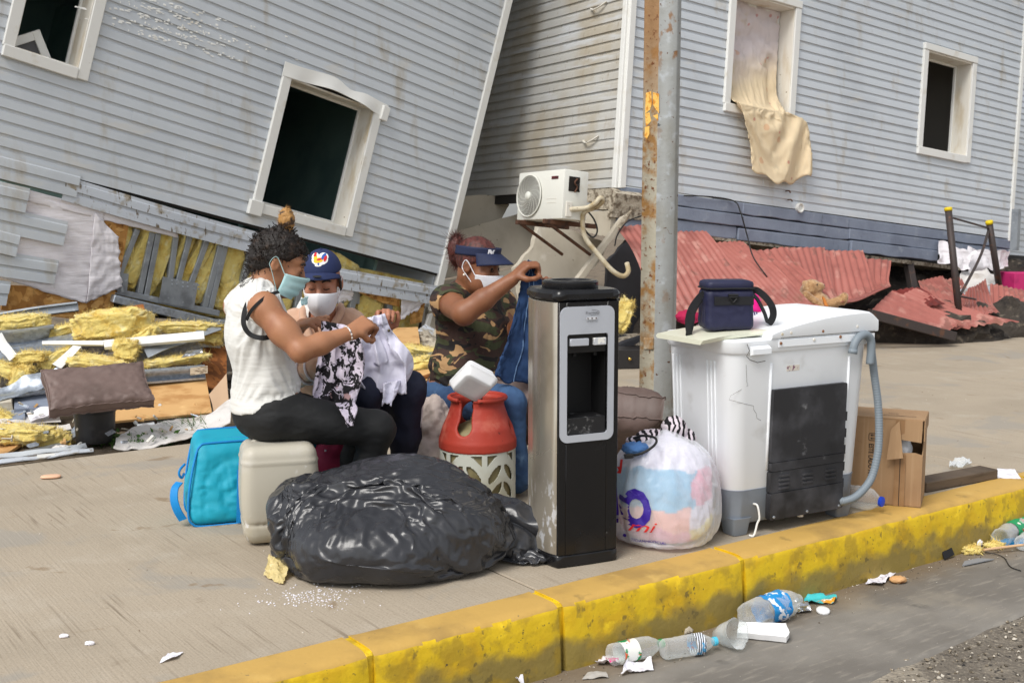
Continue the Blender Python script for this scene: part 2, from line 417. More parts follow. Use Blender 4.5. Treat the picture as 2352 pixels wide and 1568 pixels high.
def wrapped(vf, o, ax, ay, target, off=.002, reach=.3):
    """lay flat artwork (x, y in metres) on a curved surface by dropping it along the artwork's normal"""
    bm = bmesh.new(); vv = [bm.verts.new((p[0], p[1], 0)) for p in np.asarray(vf[0]).tolist()]
    for q in vf[1]:
        try: bm.faces.new([vv[i] for i in q])
        except ValueError: pass
    bmesh.ops.triangulate(bm, faces=bm.faces)
    for _ in range(2):
        es = [e for e in bm.edges if e.calc_length() > .012]
        if es: bmesh.ops.subdivide_edges(bm, edges=es, cuts=1); bmesh.ops.triangulate(bm, faces=bm.faces)
    bm.verts.index_update(); v = np.array([p.co[:] for p in bm.verts]); f = [[x.index for x in q.verts] for q in bm.faces]; bm.free()
    tv, tf = target; bv = BVHTree.FromPolygons([tuple(p) for p in np.asarray(tv).tolist()], tf if isinstance(tf, list) else tf.tolist())
    ax, ay = V3(ax, float), V3(ay, float); n = np.cross(ax, ay); P = V3(o, float) + v[:, :1] * ax + v[:, 1:2] * ay + n * reach; out = []; hit = []
    for p in P:
        h = bv.ray_cast(Vector(p), Vector(-n), reach * 3); hit.append(h[0] is not None and abs(V3(h[1]) @ n) > .25)
        out.append(V3(h[0]) + V3(h[1]) * off * (1 if V3(h[1]) @ n > 0 else -1) if h[0] is not None else p - n * reach)
    return V3(out), [q for q in f if all(hit[i] for i in q)]
def flat_text(body, size, o, ax, ay, off=.0015, **kw):
    v, f = text_mesh(body, size, **kw); ax, ay = V3(ax, float), V3(ay, float); n = np.cross(ax, ay)
    return V3(o, float) + v[:, :1] * ax + v[:, 1:2] * ay + n * off, f

def settle(cloths, cols=(), frames=20, sub=0, floor=None):
    """let thin sheets buckle and settle: (verts, faces, pinned indices, growth, bending) -> new (verts, faces); temporary objects only"""
    tmp = []; out = []
    for v, f in list(cols) + ([(V3([[-9, -2, floor], [9, -2, floor], [9, 16, floor], [-9, 16, floor]]), [[0, 1, 2, 3]])] if floor is not None else []):
        o = obj('settle_form', (v, f), None, local=True); o.modifiers.new('c', 'COLLISION'); o.collision.thickness_outer = .003; o.collision.cloth_friction = 20; tmp.append(o)
    cl = []
    for v, f, pin, grow, bend in cloths:
        o = obj('settle_sheet', (v, f), None, local=True); tmp.append(o); cl.append(o); m = o.modifiers.new('s', 'CLOTH'); st = m.settings; st.quality = 5; st.mass = .08; st.tension_stiffness = st.compression_stiffness = 25; st.shear_stiffness = 8; st.bending_stiffness = bend; st.shrink_min = -grow; st.air_damping = 2
        m.collision_settings.distance_min = .004; m.collision_settings.use_collision = bool(cols) or floor is not None; m.point_cache.frame_start = 1; m.point_cache.frame_end = frames + 2
        if pin is not None: g = o.vertex_groups.new(name='pin'); g.add([int(i) for i in pin], 1., 'REPLACE'); st.vertex_group_mass = 'pin'
        if sub: q = o.modifiers.new('u', 'SUBSURF'); q.levels = q.render_levels = sub
    for k in range(1, frames + 1): SC.frame_set(k)
    dg = bpy.context.evaluated_depsgraph_get()
    for o in cl:
        e = o.evaluated_get(dg); me = e.to_mesh(); v = np.empty(len(me.vertices) * 3); me.vertices.foreach_get('co', v); out.append((v.reshape(-1, 3), [list(p.vertices) for p in me.polygons])); e.to_mesh_clear()
    for o in tmp: bpy.data.objects.remove(o, do_unlink=True)
    SC.frame_set(1); return out
# ================================================================== the ground
KROT = (0, 0, atan2(KD[1], KD[0]))
def kroot(name):
    o = bpy.data.objects.new(name, None); COL.objects.link(o); o.rotation_euler = KROT; o.location = KN * KN0; o['kind'] = 'structure'; return o
def kl(s, n, z): return [s, n, z]                     # the kerb's own axes: local x along it, y into the pavement
m_conc = mat('brushed_concrete', S(172, 159, 140), .9, layers=[
    (S(156, 144, 126), 'noise', 1.3, .4, .8, dict(detail=8)), (S(184, 174, 158), 'noise', 4.1, .5, .8, dict(detail=8, amt=.7)), (S(140, 126, 108), 'noise', 140, .45, .75, dict(detail=3, amt=.6)),
    (S(120, 106, 88), 'noise', 60, .58, .72, dict(stretch=(1, .03, 1), detail=2, amt=.75, mask=('noise', 1.1, .38, .62))),
    (S(128, 112, 92), 'noise', 9, .64, .8, dict(detail=8, amt=.5)), (S(154, 147, 136), 'noise', 1.7, .56, .64, dict(detail=9, dist=.4, amt=.8)), (S(136, 116, 90), 'noise', 3.4, .63, .68, dict(detail=9, dist=.5, amt=.7)), (S(212, 206, 196), 'noise', 30, .73, .8, dict(detail=3, amt=.5)), (S(95, 82, 66), 'noise', 90, .7, .78, dict(detail=2, amt=.6))],
    bump=[('noise', 95, .55, dict(stretch=(1, .03, 1), detail=3, d=.004)), ('noise', 120, .25, dict(d=.003)), ('noise', 8, .2, dict(d=.01))])
m_joint = mat('joint_dirt', S(92, 82, 66), .95, layers=[(S(130, 118, 96), 'noise', 40, .5, .7)], bump=[('noise', 80, .6)])
m_road = mat('gutter_concrete', S(136, 131, 123), .85, layers=[
    (S(112, 107, 100), 'noise', 2.2, .42, .68, dict(detail=9, stretch=(.7, 1, 1))), (S(152, 145, 134), 'noise', 45, .52, .7, dict(stretch=(.2, 1, 1), detail=5, amt=.5)), (S(146, 138, 124), 'noise', 1.6, .6, .75, dict(detail=5, amt=.7)),
    (S(74, 71, 67), 'noise', 5, .64, .78, dict(detail=6, amt=.8)), (S(116, 98, 74), 'y', 5, -.22, -.03, dict(dist=.12, detail=7, amt=.75)), (S(190, 184, 172), 'noise', 130, .72, .78, dict(detail=2))],
    bump=[('noise', 70, .4, dict(stretch=(.2, 1, 1), d=.004)), ('noise', 160, .35, dict(d=.003))])
m_asph = mat('broken_asphalt', S(112, 104, 93), .95, layers=[(S(160, 150, 134), 'noise', 2.6, .45, .6, dict(detail=9)), (S(160, 150, 134), 'noise', 60, .55, .7), (S(44, 42, 40), 'noise', 40, .56, .7)],
             bump=[('noise', 60, .9, dict(d=.012, detail=8)), ('vor', 55, .5, dict(d=.01))])
m_dirt = mat('dirt', S(120, 106, 88), .95, layers=[(S(86, 76, 62), 'noise', 6, .45, .7, dict(detail=8)), (S(170, 160, 146), 'noise', 50, .6, .75)], bump=[('noise', 60, .8, dict(d=.01))])
YEL = S(222, 186, 26)
m_kerb = mat('kerb_paint', YEL, .62, layers=[
    (S(205, 160, 24), 'noise', 6, .45, .7, dict(detail=8, amt=.8)), (S(250, 214, 40), 'noise', 12, .58, .72, dict(detail=6, amt=.8)),
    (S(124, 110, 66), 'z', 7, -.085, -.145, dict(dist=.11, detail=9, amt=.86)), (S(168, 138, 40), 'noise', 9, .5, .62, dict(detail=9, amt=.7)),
    (S(96, 84, 48), 'noise', 26, .6, .66, dict(detail=8, stretch=(1, 1, .8), amt=.7, mask=('noise', 3, .42, .6))), (S(80, 72, 50), 'noise', 75, .66, .71, dict(detail=3, mask=('noise', 4, .45, .6)))],
    bump=[('noise', 22, .55, dict(d=.008, detail=7)), ('ridge', 9, .25, dict(d=.006)), ('noise', 120, .2, dict(d=.003))])
m_kerbtop = mat('kerb_paint_dusty', S(196, 158, 84), .8, layers=[
    (S(164, 132, 74), 'noise', 3.2, .46, .66, dict(detail=8, amt=.9)), (S(208, 172, 98), 'noise', 7, .55, .75, dict(amt=.7)), (S(120, 104, 76), 'noise', 30, .68, .76, dict(detail=4)), (S(140, 116, 66), 'noise', 8, .62, .72, dict(detail=6, amt=.6))],
    bump=[('noise', 70, .3, dict(d=.003)), ('noise', 14, .3, dict(d=.006))])

# road: one sheet to the horizon, the concrete gutter 4 mm above it, the rough broken strip beyond
ROADZ = -.222
road = obj('road', (V3([kl(-120, -90, ROADZ), kl(160, -90, ROADZ), kl(160, .02, ROADZ), kl(-120, .02, ROADZ)]), [[0, 1, 2, 3]]), m_asph, local=True)
road.rotation_euler = KROT; road.location = KN * KN0; structure(road)
NE = KNn(G(2004, 1568, ROADZ))                         # where the gutter slab breaks off
NE2 = KNn(G(2352, 1416, ROADZ))
def gut():
    ns = 260; nn = 30; s = np.linspace(-3, 14, ns); P = []
    for a in s:
        e = NE + (NE2 - NE) * (a - KS(G(2004, 1568, ROADZ))) / (KS(G(2352, 1416, ROADZ)) - KS(G(2004, 1568, ROADZ))) if 0 < a < 6 else (NE + NE2) / 2
        e += .035 * noise(V3([[a * 3, 0, 0]]), 1, 4)[0]
        for t in np.linspace(0, 1, nn): P.append([a, -.005 + (e + .005) * t, 0])
    P = V3(P); P[:, 2] = ROADZ + .006 + .022 * np.clip((P[:, 1] / NE), 0, 1) * (P[:, 1] < 0) * 0 + .004 * noise(P, 2.5, 3)
    b = np.arange(ns) * nn + nn - 1; P[b, 2] = ROADZ - .006
    P[b - 1, 2] += .004
    return P, [q[::-1] for q in grid(ns, nn)]
gutter = obj('gutter', gut(), m_road, local=True, smooth=True); gutter.rotation_euler = KROT; gutter.location = KN * KN0; structure(gutter)
def rough():
    ns = 160; nn = 50; s = np.linspace(-.5, 7, ns); P = V3([[a, NE + .05 - 1.5 * t, 0] for a in s for t in np.linspace(0, 1, nn)])
    P[:, 2] = ROADZ - .004 + .012 * noise(P, 4, 3) + .010 * np.maximum(noise(P, 38, 2), 0) * (noise(P, 2.2, 2, seed=3) > -.1) + .004
    return P, [q[::-1] for q in grid(ns, nn)]
rg = obj('road_shoulder', rough(), m_asph, local=True, smooth=True); rg.rotation_euler = KROT; rg.location = KN * KN0; structure(rg)

# kerb blocks
kerb = kroot('kerb')
prof = [(.155, -.26), (.155, .002), (.10, .003), (.05, .003), (.026, .002), (.010, -.003), (.002, -.011), (-.002, -.024), (-.006, -.06), (-.010, -.10), (-.014, -.15), (-.018, -.20), (-.020, -.25)]
kj = [-2.9, -1.2, KS(G(860, 1505)) , KS(G(1297, 1392)), KS(G(1716, 1284)), KS(G(2130, 1178)) + .9, 6.9, 8.6, 10.3, 12, 13.7]
for i in range(len(kj) - 1):
    a, b = kj[i] + .011, kj[i + 1] - .011; ns = max(int((b - a) / .022), 6); s = np.linspace(a, b, ns)
    P = V3([kl(x, n, z) for x in s for n, z in prof]); e = np.minimum(P[:, 0] - a, b - P[:, 0])
    edge = np.exp(-((P[:, 1] - .004) ** 2 + (P[:, 2] + .006) ** 2) / .0006)
    P[:, 1] += .004 * noise(P, 9, 3) + edge * np.maximum(noise(P, 12, 3), 0) * .012; P[:, 2] -= edge * np.maximum(noise(P, 14, 3, seed=2), 0) * .012 * (P[:, 2] > -.1)
    P[:, 1] += .006 * np.exp(-e / .012)
    f = grid(ns, len(prof)); n0 = len(prof); f += [list(range(n0))[::-1], [(ns - 1) * n0 + k for k in range(n0)]]
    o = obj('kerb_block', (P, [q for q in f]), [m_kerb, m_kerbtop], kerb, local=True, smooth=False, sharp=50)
    for p in o.data.polygons:
        if p.normal.z > .6 or p.normal.z < -.6 and p.center.z > -.01: p.material_index = 1
    if i:
        obj('mortar_joint', xf(box((0, 0, 0), (.03, .15, .25), b=.006), None, (kj[i], .082 + .004, -.128)), m_kerb, kerb, local=True)

# pavement slabs
side = kroot('sidewalk')
pj = [-6.2, -3.3, -.5, 2.24, 5.08, 7.62, 10.3, 13., 16.]
for i in range(len(pj) - 1):
    a, b = pj[i] + .004, pj[i + 1] - .004
    far = 3.1 if b < 5.2 else 9.
    obj('paving_slab', xf(box((0, 0, 0), (b - a, far - .158, .1), b=.004), None, ((a + b) / 2, .158 + (far - .158) / 2, -.05)), m_conc, side, local=True)
    obj('joint_filler', box((pj[i + 1], .16 + (far - .16) / 2, -.03), (.02, far - .16, .05)), m_joint, side, local=True)
# raised lot edge and bare ground behind the pavement
lot = obj('lot_ground', (V3([kl(-60, 3.0, -.045), kl(90, 3.0, -.045), kl(90, 60, -.045), kl(-60, 60, -.045)]), [[0, 1, 2, 3]]), m_dirt, local=True)
lot.rotation_euler = KROT; lot.location = KN * KN0; structure(lot)
def debris_bed():
    ns, nn = 150, 60; s = np.linspace(-5, 5.0, ns); P = V3([[a, 3.08 + 4.2 * t, 0] for a in s for t in np.linspace(0, 1, nn)])
    P[:, 2] = -.03 + .03 * noise(P, 5, 4) + .05 * np.clip((P[:, 1] - 3.3), 0, 3) * (.6 + .4 * noise(P, 1.3, 2))
    P[:, 2] = np.where(P[:, 1] < 3.11, -.03, P[:, 2]); return P, grid(ns, nn)
db = obj('rubble_ground', debris_bed(), m_dirt, local=True, smooth=True); db.rotation_euler = KROT; db.location = KN * KN0; structure(db)
# ================================================================== the two houses
L = tilted(D(985, 750, 10.0), 49, 14, 5)              # facade of the tilted house: u down along the boards, v up
R = tilted(D(1420, 424, 9.5), 54, 5.5, -2)            # facade of the house beside it
_az = radians(-34.); _u = V3([sin(_az), cos(_az), 0]) * cos(radians(2)) - UP * sin(radians(2))
SW = Plane(R.p0, -_u, R.v)                            # its side wall (u runs towards the street corner)
E_L, E_R = .0805, .080
m_sid = mat('vinyl_siding', S(198, 204, 210), .5, layers=[
    (S(188, 194, 200), 'noise', 1.4, .45, .7, dict(detail=6)), (S(172, 164, 148), 'noise', 6, .55, .76, dict(stretch=(1, 1, .3), detail=8, amt=.7)),
    (S(134, 122, 106), 'noise', 18, .67, .75, dict(stretch=(1, 1, .3), detail=7, amt=.6, mask=('noise', 1.6, .48, .62))), (S(206, 204, 198), 'noise', 3, .56, .74, dict(stretch=(1, 1, 3), amt=.6))], bump=[('noise', 6, .12, dict(d=.01, stretch=(1, 1, .4)))])
m_sid_old = mat('vinyl_siding_grimy', S(186, 185, 180), .55, layers=[
    (S(174, 166, 150), 'noise', 2.2, .42, .66, dict(detail=6, stretch=(1, 1, .6))), (S(160, 142, 116), 'noise', 9, .58, .76, dict(stretch=(1, 1, .25), detail=7, amt=.6)), (S(200, 203, 206), 'noise', 4, .52, .7, dict(stretch=(.4, .4, 3), amt=.75)),
    (S(120, 98, 70), 'noise', 40, .64, .72, dict(stretch=(1, 1, .2), amt=.5))], bump=[('noise', 6, .12, dict(d=.01))])
m_sid_dirty = mat('vinyl_siding_mud', S(190, 196, 204), .55, layers=[(S(150, 140, 122), 'noise', 10, .5, .66, dict(detail=7)), (S(104, 90, 70), 'noise', 26, .6, .68, dict(stretch=(1.5, 1.5, .5), detail=6))])
m_trim = mat('white_trim', S(226, 226, 222), .45, layers=[(S(196, 186, 164), 'noise', 5, .58, .78, dict(detail=7, amt=.7)), (S(140, 118, 86), 'noise', 16, .7, .8, dict(detail=5, amt=.6))])
m_jamb = mat('stained_jamb', S(222, 218, 208), .5, layers=[(S(190, 172, 138), 'noise', 7, .5, .75, dict(stretch=(1, 1, .3), detail=7, amt=.8)), (S(130, 104, 70), 'noise', 18, .68, .76)])
m_teal = mat('dark_teal_plaster', S(134, 164, 160), .8, layers=[(S(114, 144, 142), 'noise', 2, .4, .7)])
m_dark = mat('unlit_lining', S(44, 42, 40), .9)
m_wrap = mat('house_wrap', S(246, 242, 246), .6, layers=[(S(230, 225, 230), 'noise', 4, .45, .7, dict(detail=6)), (S(176, 166, 156), 'noise', 9, .66, .8, dict(amt=.7))], bump=[('noise', 5, .5, dict(stretch=(.4, .4, 3), d=.03)), ('noise', 30, .2)], transl=.12)
m_osb = mat('osb', S(196, 144, 78), .8, layers=[(S(150, 100, 46), 'cell', 34, .35, .8, dict(stretch=(1, 1, .45), amt=.8)), (S(226, 180, 112), 'cell', 41, .6, .9, dict(stretch=(.5, .5, 1), amt=.7)), (S(112, 74, 34), 'noise', 26, .62, .7), (S(96, 70, 44), 'noise', 3, .62, .76, dict(amt=.6))], bump=[('cell', 38, .3, dict(d=.004))])
m_batt = mat('glass_wool', S(242, 220, 132), .95, layers=[(S(222, 186, 84), 'noise', 9, .45, .7, dict(detail=8)), (S(248, 238, 182), 'noise', 16, .52, .72, dict(detail=8, amt=.8)), (S(164, 124, 66), 'noise', 5, .66, .78, dict(amt=.5))],
             bump=[('noise', 60, .9, dict(d=.01, detail=9)), ('noise', 14, .6, dict(d=.02))], sheen=.4, transl=.15)
m_stud = mat('painted_steel_stud', S(150, 156, 162), .42, metal=.35, layers=[(S(118, 122, 128), 'noise', 6, .45, .7), (S(176, 182, 188), 'noise', 20, .6, .75)], bump=[('noise', 40, .08)])
m_galv = mat('galvanised_steel', S(186, 194, 204), .34, metal=.75, layers=[(S(150, 158, 168), 'cell', 60, .3, .8, dict(amt=.6)), (S(120, 116, 108), 'noise', 5, .6, .75, dict(amt=.7))], bump=[('noise', 8, .25, dict(d=.01))], rough2=(.55, 'noise', 12, .4, .7))
m_blue = mat('blue_grey_masonry', S(132, 141, 158), .8, layers=[(S(116, 124, 141), 'noise', 3, .4, .7, dict(detail=7)), (S(146, 154, 166), 'noise', 8, .58, .72, dict(amt=.8)), (S(196, 186, 170), 'noise', 22, .7, .76, dict(detail=5)), (S(74, 74, 80), 'noise', 10, .66, .76, dict(stretch=(1, 1, .3)))], bump=[('noise', 40, .4, dict(d=.005)), ('noise', 5, .3)])
m_crete = mat('cracked_render', S(196, 188, 172), .85, layers=[(S(172, 162, 144), 'noise', 2, .42, .7, dict(detail=7)), (S(150, 132, 104), 'noise', 8, .64, .76, dict(stretch=(1, 1, .4), amt=.7)), (S(110, 100, 86), 'noise', 24, .7, .76), (S(214, 208, 196), 'noise', 5, .58, .72)], bump=[('noise', 50, .3, dict(d=.004)), ('noise', 4, .2)])
m_rubble = mat('broken_block', S(186, 176, 158), .95, layers=[(S(120, 108, 92), 'noise', 22, .45, .62, dict(detail=8)), (S(90, 82, 72), 'noise', 9, .6, .7)], bump=[('noise', 34, 1., dict(d=.02, detail=9))])

def ppoly(pl, pts, n0=0., th=.02, disp_px=True, b=0.):
    """polygon given by survey points on a wall plane, front at n0, of real thickness th"""
    q = V3([pl.uv(*p) for p in pts]) if disp_px else V3(pts, float)
    if sum(q[i - 1][0] * q[i][1] - q[i][0] * q[i - 1][1] for i in range(len(q))) < 0: q = q[::-1]
    return prism(q, pl.w(0, 0, n0 - th), pl.u, pl.v, pl.n, th, b)
BP = [(-.004, -.002), (-.004, .012), (0, .0145), (.45, .0115), (.66, .0095), (.76, .0035), (1.02, .002), (1.02, -.002)]
def board(pl, u0, u1, v, e, out=0., sag=None, seg=1, laps=1):
    """one clapboard lap (or a panel of several), its section swept along u; sag(u) -> (dv, dn)"""
    us = np.linspace(u0, u1, seg + 1); pr = []
    for k in range(laps):
        q = BP if k == 0 else BP[1:-1]
        q = [(a * e + k * e, c) for a, c in (BP[:-1] if laps > 1 and k == 0 else q)]
        pr += q
    if laps > 1: pr.append((laps * e * 1.0, -.002))
    P = []
    for u in us:
        dv, dn = sag(u) if sag else (0, 0)
        for a, c in pr: P.append([u, v + a + dv, c + out + dn])
    n = len(pr); f = [[i * n + k, i * n + (k + 1) % n, (i + 1) * n + (k + 1) % n, (i + 1) * n + k][::-1] for i in range(len(us) - 1) for k in range(n)]
    f += [list(range(n)), [(len(us) - 1) * n + k for k in range(n)][::-1]]
    return pl.W(P), f
def cladding(root, pl, ulo, uhi, v0, count, e, holes, m, seams=3, seedn=0, skip=None):
    r = random.Random(seedn)
    for i in range(count):
        v = v0 + i * e
        segs = [(ulo(v + e / 2), uhi(v + e / 2))]
        for (a, b, c, d) in holes:                    # u0,u1,v0,v1
            if v + e * .7 > c and v + e * .3 < d:
                ns = []
                for x, y in segs:
                    if b <= x or a >= y: ns.append((x, y)); continue
                    if a > x: ns.append((x, a))
                    if b < y: ns.append((b, y))
                segs = ns
        for x, y in segs:
            cuts = [x, y]
            if i % 2 == 0 and y - x > 1.6: cuts = [x, x + (y - x) * r.uniform(.25, .75), y]
            for k in range(len(cuts) - 1):
                if skip and skip((cuts[k] + cuts[k + 1]) / 2, v): continue
                obj('siding_board', board(pl, cuts[k], cuts[k + 1] - (.0008 if k < len(cuts) - 2 else 0), v, e, out=r.uniform(-.0006, .0008) + (.0022 if k else 0), seg=1), m, root)
def window(root, pl, u0, u1, v0, v1, tw=.075, jamb=.20, top=True, glass=None):
    """trim, deep jambs and an inner sash frame round an opening"""
    w = obj('window', box(pl.w((u0 + u1) / 2, v0 + .0, .022), (.02, .02, .004)), m_trim, root)
    def bar(name, a, b, c, d, n0, th, m):
        return obj(name, ppoly(pl, [(a, c), (b, c), (b, d), (a, d)], n0, th, False, b=.004), m, w)
    bar('side_trim', u0 - tw, u0, v0 - tw * .1, v1 + tw * .1, .036, .034, m_trim); bar('side_trim', u1, u1 + tw, v0 - tw * .9, v1 + tw * .1, .036, .034, m_trim)
    bar('sill', u0 - tw * .9, u1 - .002, v0 - tw, v0 - .001, .042, .04, m_trim)
    if top: bar('head_trim', u0 - tw, u1 + tw, v1 + tw * .12, v1 + tw, .042, .04, m_trim)
    j = .006
    for nm, (a, b, c, d) in dict(jamb=(u0, u0 + j, v0, v1)).items(): bar(nm, a, b, c, d, .02, jamb, m_jamb)
    bar('jamb', u1 - j, u1, v0, v1, .02, jamb, m_jamb); bar('jamb', u0 + j, u1 - j, v0, v0 + j, .02, jamb, m_jamb); bar('jamb', u0 + j, u1 - j, v1 - j, v1 + tw * .12, .02, jamb, m_jamb)
    s = .02
    for (a, b, c, d) in [(u0 + j, u0 + j + s, v0 + j, v1 - j), (u1 - j - s, u1 - j, v0 + j, v1 - j), (u0 + j + s, u1 - j - s, v0 + j, v0 + j + s), (u0 + j + s, u1 - j - s, v1 - j - s, v1 - j)]:
        bar('sash_frame', a, b, c, d, -.15, .03, m_trim)
    return w
def room(root, pl, u0, u1, v0, v1, dep, m, part=None):
    """the room behind a window: back wall, floor, ceiling, two sides, all with thickness"""
    t = .03; n1 = -.19
    obj('room_back_wall', ppoly(pl, [(u0, v0), (u1, v0), (u1, v1), (u0, v1)], -dep, t, False), m, root)
    for nm, (a, b, c, d) in [('room_floor', (u0, u1, v0 - t, v0)), ('room_ceiling', (u0, u1, v1, v1 + t)), ('room_side_wall', (u0 - t, u0, v0, v1)), ('room_side_wall', (u1, u1 + t, v0, v1))]:
        obj(nm, ppoly(pl, [(a, c), (b, c), (b, d), (a, d)], n1, dep, False), m, root)
    if part: obj('partition', ppoly(pl, [(part, v0), (part + .05, v0), (part + .05, v1), (part, v1)], -dep * .55, dep * .4, False), m, root)
def backing(root, pl, u0, u1, v0, v1, holes, m, n0=-.03, th=.02):
    """sheathing behind the boards, cut round the windows"""
    us = sorted({u0, u1, *[h[0] for h in holes], *[h[1] for h in holes]}); us = [x for x in us if u0 <= x <= u1]
    for a, b in zip(us[:-1], us[1:]):
        hh = sorted([(h[2], h[3]) for h in holes if h[0] < (a + b) / 2 < h[1]]); y = v0
        for c, d in hh:
            if c > y: obj('sheathing', ppoly(pl, [(a, y), (b, y), (b, c), (a, c)], n0, th, False), m, root)
            y = d
        if y < v1: obj('sheathing', ppoly(pl, [(a, y), (b, y), (b, v1), (a, v1)], n0, th, False), m, root)

# ---------------------------------------------------------------- tilted house
HL = thing('collapsed_house', 'grey clapboard house tipped sharply to the right over its crushed, torn-open lower wall', 'house', tuple(L.w(-2.5, 0)[:2]) + (0,))
u_ = lambda x, y: L.uv(x, y)
wa, wb, wc, wd_ = u_(648, 172), u_(868, 240), u_(585, 468), u_(798, 518)
BW = (float((wa[0] + wc[0]) / 2) + .055, float((wb[0] + wd_[0]) / 2) - .03, float((wc[1] + wd_[1]) / 2) - .0, float((wa[1] + wb[1]) / 2) - .03)
sb, sl_ = u_(195, 190), u_(2, 131)
SWN = (float(sl_[0]) + .06, float(u_(221, 95)[0]) - .08, float((sb[1] + sl_[1]) / 2) + .08, float((sb[1] + sl_[1]) / 2) + .08 + .85)
VA = float(u_(565, 515)[1])                           # lower edge of the unbroken cladding
VA = float(np.mean([u_(80, 384)[1], u_(565, 515)[1], u_(950, 612)[1]]))
ULO = float(u_(-250, 300)[0]); UHI = -.045
cladding(HL, L, lambda v: ULO, lambda v: UHI, VA, 52, E_L, [(BW[0] - .03, BW[1] + .03, BW[2] - .03, BW[3] + .03), (SWN[0] - .03, SWN[1] + .03, SWN[2] - .03, SWN[3] + .03)], m_sid, seedn=3)
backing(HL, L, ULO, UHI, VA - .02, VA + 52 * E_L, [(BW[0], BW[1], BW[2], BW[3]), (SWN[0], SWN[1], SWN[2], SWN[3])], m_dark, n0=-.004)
obj('corner_trim', ppoly(L, [(UHI, VA - .33), (.03, VA - .30), (.03, VA + 4.2), (UHI, VA + 4.2)], .03, .05, False, b=.006), m_trim, HL)
obj('corner_trim', ppoly(L, [(UHI - .03, VA - 1.05), (.0 - .02, VA - 1.02), (.0, VA - .34), (UHI, VA - .36)], .02, .03, False, b=.004), m_trim, HL)
window(HL, L, *BW, top=False); window(HL, L, *SWN)
# the buckled head trim of the large window
tb = []
for i, t in enumerate(np.linspace(0, 1, 24)):
    u = BW[0] - .085 + (BW[1] - BW[0] + .2) * t; bend = .05 * sin(t * pi) ** 2 - .03 * t; w_ = .105 - .04 * math.exp(-((t - .62) / .1) ** 2)
    for k in np.linspace(0, 1, 5): tb.append([u, BW[3] + .0 + bend * .8 - .012 * t + w_ * k, .03 + .07 * sin(t * pi) * (1 - k) * t + .012 * sin(t * 19) * (1 - k)])
obj('buckled_head_trim', sheet(L.W(tb), 24, 5, .008), m_trim, HL, sharp=40)
obj('head_trim_end', ppoly(L, [(BW[1] + .055, BW[3] - .06), (BW[1] + .12, BW[3] - .065), (BW[1] + .125, BW[3] + .05), (BW[1] + .06, BW[3] + .055)], .06, .04, False, b=.004), m_trim, HL)
obj('sill_end', ppoly(L, [(BW[0] - .10, BW[2] - .10), (BW[0] + .01, BW[2] - .10), (BW[0] + .01, BW[2] + .01), (BW[0] - .10, BW[2] + .01)], .052, .05, False, b=.004), m_trim, HL)
room(HL, L, BW[0] - 1.0, BW[1] + .5, BW[2] - .35, BW[3] + .25, 2.6, m_teal, part=(BW[0] + BW[1]) / 2 + .25)
room(HL, L, SWN[0] - .5, SWN[1] + .9, SWN[2] - .8, SWN[3] + .25, 2.2, m_teal)
# body of the house behind the facade
obj('side_wall', ppoly(Plane(L.w(0.0, 0, -.03), -L.n, L.v), [(0, VA - .3), (5, VA - .3), (5, VA + 4.2), (0, VA + 4.2)], .0, .05, False), m_sid, HL)
obj('unseen_roof', ppoly(L, [(ULO - .3, VA + 4.2), (.35, VA + 4.2), (.35, VA + 4.32), (ULO - .3, VA + 4.32)], .35, 5.5, False), m_stud, HL)  # unseen slab above the view, added to block sky light
# fallen sash inside the small window
sa = thing('window_screen', 'white framed window screen fallen at a slant inside the small upper window', 'window screen', tuple(L.w(SWN[0] + .25, SWN[2], -.2)))
SP = Plane(L.w(float(u_(107, 67)[0]), float(u_(107, 67)[1]), -.16), L.u, L.v); c45, s45 = cos(radians(-54)), sin(radians(-54))
SX, SY = SP.u * c45 + SP.v * s45, -(SP.u * -s45 + SP.v * c45)
def sashbar(a, b, c, d): return prism([(a, c), (b, c), (b, d), (a, d)], SP.p0, SX, SY, SP.n, .035, .003)
for a, b, c, d in [(0, .75, 0, .055), (0, .055, .055, .60), (.055, .75, .55, .60), (.70, .75, .055, .55)]: obj('sash_bar', sashbar(a, b, c, d), m_trim, sa)
obj('screen', prism([(.055, .055), (.7, .055), (.7, .55), (.055, .55)], SP.p0 + SP.n * .012, SX, SY, SP.n, .006), mat('insect_screen', S(92, 92, 94), .8), sa)

# torn lower wall -------------------------------------------------
def z2(x, y): return (x / 2., y / 2.)
def lp(pts, n0, th, m, name, root=HL, b=0.): return obj(name, ppoly(L, [z2(*p) for p in pts], n0, th, True, b), m, root)
# boards hanging on the left
def lap_at(name_pts, laps, out, m=m_sid):
    (x0, y0), (x1, y1) = name_pts; a, b = u_(*z2(x0, y0)), u_(*z2(x1, y1)); dv = float(b[1] - a[1])
    sg = lambda u: (dv * (u - a[0]) / (b[0] - a[0]), .0)
    return obj('hanging_board', board(L, float(a[0]), float(b[0]), float(a[1]), E_L, out=out, sag=sg, seg=4, laps=laps), m, HL)
lap_at(((-120, 790), (342, 905)), 2, .018); lap_at(((-120, 925), (105, 975)), 2, .03); lap_at(((-120, 1040), (282, 1126)), 2, .022)
lap_at(((-120, 1130), (62, 1176)), 2, .034); lap_at(((-120, 1250), (240, 1302)), 2, .02); lap_at(((-120, 1390), (20, 1400)), 2, .02)
